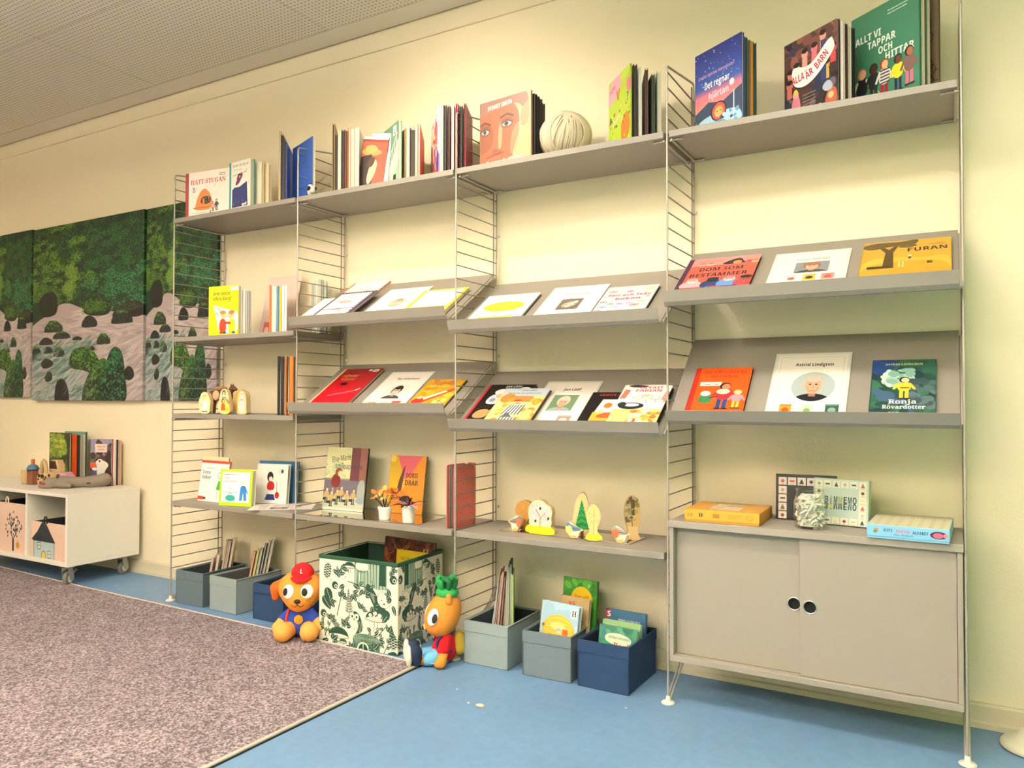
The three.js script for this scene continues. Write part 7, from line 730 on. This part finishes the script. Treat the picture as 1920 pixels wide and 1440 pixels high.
// ---------- cabinet top ----------
{
  const CY = 0.5715;
  function box(name, label, pos, yaw, w, h, d, col, prints, lean = 0) {
    const t = thing(name, label, 'game box', pos, yaw); t.rotation.x = -lean * D;
    part('box_bottom', G.rbox(w - 0.003, h * (name === 'standing' ? 1 : 0.5), d - 0.003, 0.0012, 0, h * 0.25, 0), plain(col, 0.5), t);
    part('lid', G.rbox(w, h * 0.86, d, 0.0014, 0, h * 0.57, 0), plain(col, 0.45), t);
    if (prints.front) part('front_print', printBox(w - 0.003, h * 0.86 - 0.003, 0.0006).translate(0, h * 0.57, d / 2 + 0.0002), coverM(prints.front, 0.4), t);
    if (prints.top) part('top_print', printBox(w - 0.003, d - 0.003, 0.0006).rotateX(-Math.PI / 2).translate(0, h + 0.0002, 0), coverM(prints.top, 0.4), t);
    return t;
  }
  box('puzzle_box', 'flat orange puzzle box with small print on its edge', [2.571, CY, 0.19], 1 * D, 0.226, 0.037, 0.205, '#e09a2c', { front: art(0.223, 0.03, (p) => { p.bg('#e6a336'); p.tx('CE', 7.5, 9, 6, '#3a2a14', { b: 0, w: 8 }); p.re(20, 4, 1.6, 5.5, '#2a2018'); p.re(23, 4, 1.6, 5.5, '#2a2018'); for (let i = 0; i < 8; i++) p.re(39 + i * 1.1, 4, 0.6, 6, '#6a4a1c'); p.small(60, 4.5, 16, 3, '#b87a24', 2.2); p.ring(88, 7, 4, 3, '#b87a24', 0.8); }, 480), top: art(0.223, 0.202, (p) => { p.bg('#dd9a34'); p.re(30, 20, 40, 56, '#e6d2b0'); p.scatter(26, 32, 22, 68, 74, ['#c8b090', '#d8c0a0', '#b8a080'], 3, 8); }) });
  const cardArt = (bgc, cells, pic) => (p) => { p.bg(bgc); cells.forEach(([a, b, w, h, c1, c2, k], i) => { p.re(a, b, w, h, c1); const X = a + w / 2, Y = b + h * 0.5; if (k === 0) { p.cu([[X - w * 0.3, Y], [X, Y - h * 0.3], [X + w * 0.3, Y], [X, Y + h * 0.3]], c2); } else if (k === 1) p.re(X - w * 0.3, Y - h * 0.12, w * 0.6, h * 0.22, c2); else { p.po([[X, Y - h * 0.34], [X + w * 0.28, Y + h * 0.3], [X - w * 0.28, Y + h * 0.3]], c2); } p.ln([[a + w * 0.25, b + h * 0.9], [a + w * 0.7, b + h * 0.9]], '#8a8078', 0.6); }); pic(p); };
  const sq = (x0, y0, n, dx, dy, w, h, c1, cs) => Array.from({ length: n }, (_, i) => [x0 + dx * i, y0 + dy * i, w, h, c1, cs[i % cs.length], i % 3]);
  {
    const w = 0.178, h = 0.14, d = 0.04, t = thing('memory_game_box', 'black picture-card game box with white squares standing behind the glass jar', 'game box', [2.785, CY, 0.085], 4 * D); t.rotation.x = -6 * D;
    part('lid', G.rbox(w, h, d * 0.8, 0.0014, 0, h / 2, d * 0.1), plain('#171418', 0.4), t); part('box_bottom', G.rbox(w - 0.003, h - 0.003, d * 0.5, 0.0012, 0, h / 2, -d * 0.25), plain('#221c1c', 0.5), t);
    part('front_print', printBox(w - 0.002, h - 0.002, 0.0006).translate(0, h / 2, d / 2 + 0.0004), coverM(art(w, h, cardArt('#171418', [...sq(4, 5, 6, 16, 0, 14, 14, '#e9dcd6', ['#c8484c', '#d2502c', '#26242a', '#3a3a44']), ...sq(4, 21, 4, 0, 15, 14, 13.5, '#e8dcd4', ['#b8a090', '#4a3020', '#7a5420', '#8a3a3c'])], (p) => { p.tx('MINNE', 56, 50, 16, '#c88a8c', { w: 50 }); })), 0.35), t);
  }
  {
    const w = 0.158, h = 0.137, d = 0.034, t = thing('letter_game_box', 'pale green picture-card game box with mirrored capitals, before the black one', 'game box', [2.893, CY, 0.139], -8 * D); t.rotation.x = -7 * D;
    part('lid', G.rbox(w, h, d * 0.8, 0.0014, 0, h / 2, d * 0.1), plain('#b9c4ae', 0.4), t); part('box_bottom', G.rbox(w - 0.003, h - 0.003, d * 0.5, 0.0012, 0, h / 2, -d * 0.25), plain('#a8b49c', 0.5), t);
    part('front_print', printBox(w - 0.002, h - 0.002, 0.0006).translate(0, h / 2, d / 2 + 0.0004), coverM(art(w, h, cardArt('#b7c6b4', [...sq(3, 3, 6, 16, 0, 13.5, 14, '#dcdcc8', ['#8a8a78', '#4a2c28', '#26262c', '#9a9a8a', '#26305c', '#8a4424']), ...sq(3, 18, 4, 0, 14, 13.5, 13, '#dadac6', ['#4a3c34', '#a89c88', '#8a7a6c', '#9a3c2c']), ...sq(83, 18, 4, 0, 14, 13.5, 13, '#e0d8c0', ['#2a2a2c', '#d8c88c', '#c84a4c', '#e0a8a0']), ...sq(3, 73, 6, 16, 0, 13.5, 13, '#dfdcc8', ['#8a3c2c', '#3a3a34', '#e0d090', '#9a2c34', '#b8b0a0', '#2c2c30'])], (p) => { p.re(18.5, 18.5, 63, 53, '#b3c6ba'); ['B', 'i', 'M', 'M', 'E', 'M', 'O'].forEach((s, i) => { const c1 = ['#222', '#222', '#222', '#8a8a24', '#222', '#222', '#222'][i], X = 24 + i * 8.6; p.tx(s, X, 45, 17, c1, { w: s === 'i' ? 3 : 8.2 }); p.x.save(); p.x.translate(X, 45.6); p.x.scale(1, -1); p.tx(s, 0, -0.2, 17, ['#222', '#222', '#222', '#222', '#222', '#24405a', '#222'][i], { w: s === 'i' ? 3 : 8.2 }); p.x.restore(); }); p.el(33, 52, 3.4, 3, '#e0c04c'); })), 0.35), t);
    part('top_print', printBox(w - 0.004, d * 0.75, 0.0005).rotateX(-Math.PI / 2).translate(0, h + 0.0002, d * 0.1), coverM(art(w, d * 0.75, (p) => { p.bg('#aab49a'); p.tx('MEMO FÖR ALLA BARN', 56, 11, 6, '#4a5244', { w: 50 }); }), 0.4), t);
  }
  box('alphabet_box', 'flat sky blue alphabet game box near the edge of the cabinet top', [3.082, CY, 0.2], -2 * D, 0.198, 0.037, 0.25, '#86bcd8', { front: art(0.195, 0.0305, (p) => { p.bg('#7fbbdc'); p.el(11, 7, 3, 3, '#d8785c'); p.el(10, 9, 2.4, 2.2, '#5a8a4c'); p.tx('MITT', 26, 8.6, 5.5, '#1f2c5c', { w: 12, f: 'serif' }); p.tx('FÖRSTA', 44.5, 8.8, 5.5, '#d8607c', { w: 17 }); p.tx('ALFABET', 66, 9.2, 5.5, '#1f2c5c', { w: 19 }); p.tx('Elsa Beskow', 45, 13.6, 4.5, '#3a4a8c', { f: 'serif', it: 1, b: 0, w: 24 }); p.el(88, 8, 10.5, 5.2, '#5a2440'); p.el(87, 8.4, 6, 3.8, '#d8607c'); p.el(96, 8, 3, 3, '#e88a94'); }, 520), top: art(0.195, 0.247, (p) => { p.bg('#d9cfb2'); p.re(0, 0, 100, 22, '#c9bf9e'); for (let r = 0; r < 9; r++) for (let q = 0; q < 7; q++) { p.el(10 + q * 13.5, 32 + r * 11, 3.6, 2, ['#b8ac8c', '#a89c7c', '#c8a88c'][(r + q) % 3]); } }) });
  // glass jar filled with white shells and sticks
  const t = thing('glass_jar', 'small glass jar filled with pale tangled pieces, standing before the game boxes', 'jar', [2.822, CY, 0.248]); t.scale.set(1.1, 1.05, 1.1);
  const glass = new THREE.MeshPhysicalMaterial({ color: 0xf4f6f2, roughness: 0.02, transmission: 1, thickness: 0, ior: 1.5 });
  part('glass', smoothCyl([[0.001, 0.001], [0.036, 0.001], [0.041, 0.006], [0.0425, 0.03], [0.0415, 0.075], [0.036, 0.092], [0.034, 0.097], [0.035, 0.101], [0.035, 0.108]]), glass, t);
  part('glass_lip', new THREE.TorusGeometry(0.035, 0.0018, 8, 32).rotateX(Math.PI / 2).translate(0, 0.108, 0), glass, t);
  const pm = std(lin(0.82, 0.77, 0.68), 0.7), l = [];
  for (let i = 0; i < 230; i++) { // short bent pieces, all inside the glass
    const y = rr(0.012, 0.092), R = y < 0.078 ? 0.0335 : 0.026, a = rr(0, 6.28), q = Math.sqrt(rr(0.25, 1)) * R, L = rr(0.007, 0.012), u = new THREE.Vector3(rr(-1, 1), rr(-0.8, 0.8), rr(-1, 1)).normalize().multiplyScalar(L), w = new THREE.Vector3(rr(-1, 1), rr(-1, 1), rr(-1, 1)).multiplyScalar(0.003);
    const c = [Math.cos(a) * q, y, Math.sin(a) * q], fit = (v) => { const m = Math.hypot(v[0], v[2]), k = Math.min(1, (R + 0.003) / m); return [v[0] * k, Math.max(0.006, v[1]), v[2] * k]; };
    l.push(tube([fit([c[0] - u.x, c[1] - u.y, c[2] - u.z]), fit([c[0] + w.x, c[1] + w.y, c[2] + w.z]), fit([c[0] + u.x, c[1] + u.y, c[2] + u.z])], rr(0.0024, 0.0038), 5, 6));
  }
  const f = thing('jar_filling', 'pale tangled pieces inside the small glass jar', 'filling', [2.822, CY + 0.001, 0.248]); f.userData.kind = 'stuff'; f.scale.set(1.1, 1.05, 1.1);
  part('pieces', join(l), pm, f); part('core', G.cyl(0.024, 0.028, 0.085, 0, 0.05, 0, 16), pm, f);
}
// ---------- floor ----------
{
  const t = thing('pedestal_foot', 'whitish rounded pedestal foot against the baseboard beyond the shelving', 'stand', [3.372, 0, 0.112]), pm = std(lin(0.66, 0.62, 0.46), 0.5);
  part('foot', smoothCyl([[0.001, 0.0], [0.076, 0.0], [0.082, 0.004], [0.082, 0.012], [0.074, 0.02], [0.055, 0.027], [0.042, 0.036], [0.036, 0.05], [0.001, 0.05]]), pm, t);
  part('column', G.cyl(0.018, 0.022, 0.85, 0.034, 0.46, -0.01, 24), pm, t);
  const cm = std('#e2d3b8', 0.8);
  [['largest pale flake on the blue floor, shaped like a broken loop', 1.915, 0.618, 0.011], ['small pale flake nearest the light grey box on the blue floor', 1.776, 0.539, 0.0045], ['small pale flake beside the largest one', 1.871, 0.616, 0.0055], ['tiny pale speck on the blue floor below the navy box', 2.309, 0.404, 0.004], ['tiny pale speck on the blue strip beside the bench wheels', -0.481, 0.262, 0.005]].forEach(([label, x, z, s], i) => {
    const m = thing('floor_flake', label, 'flake', [x, 0, z], i * 1.3, undefined); m.position.y = 0.0002;
    part('flake', i ? G.ell(s, s * 0.35, s * 0.6, 0, s * 0.3, 0, 8) : join([tube([[-0.013, 0.003, 0], [-0.004, 0.004, 0.007], [0.006, 0.003, 0.003], [0.014, 0.003, 0.006]], 0.0032, 12, 6), tube([[-0.011, 0.003, -0.004], [0.0, 0.003, -0.008], [0.012, 0.003, -0.003]], 0.003, 10, 6)]), cm, m);
  });
}
renderer.render(scene, camera);
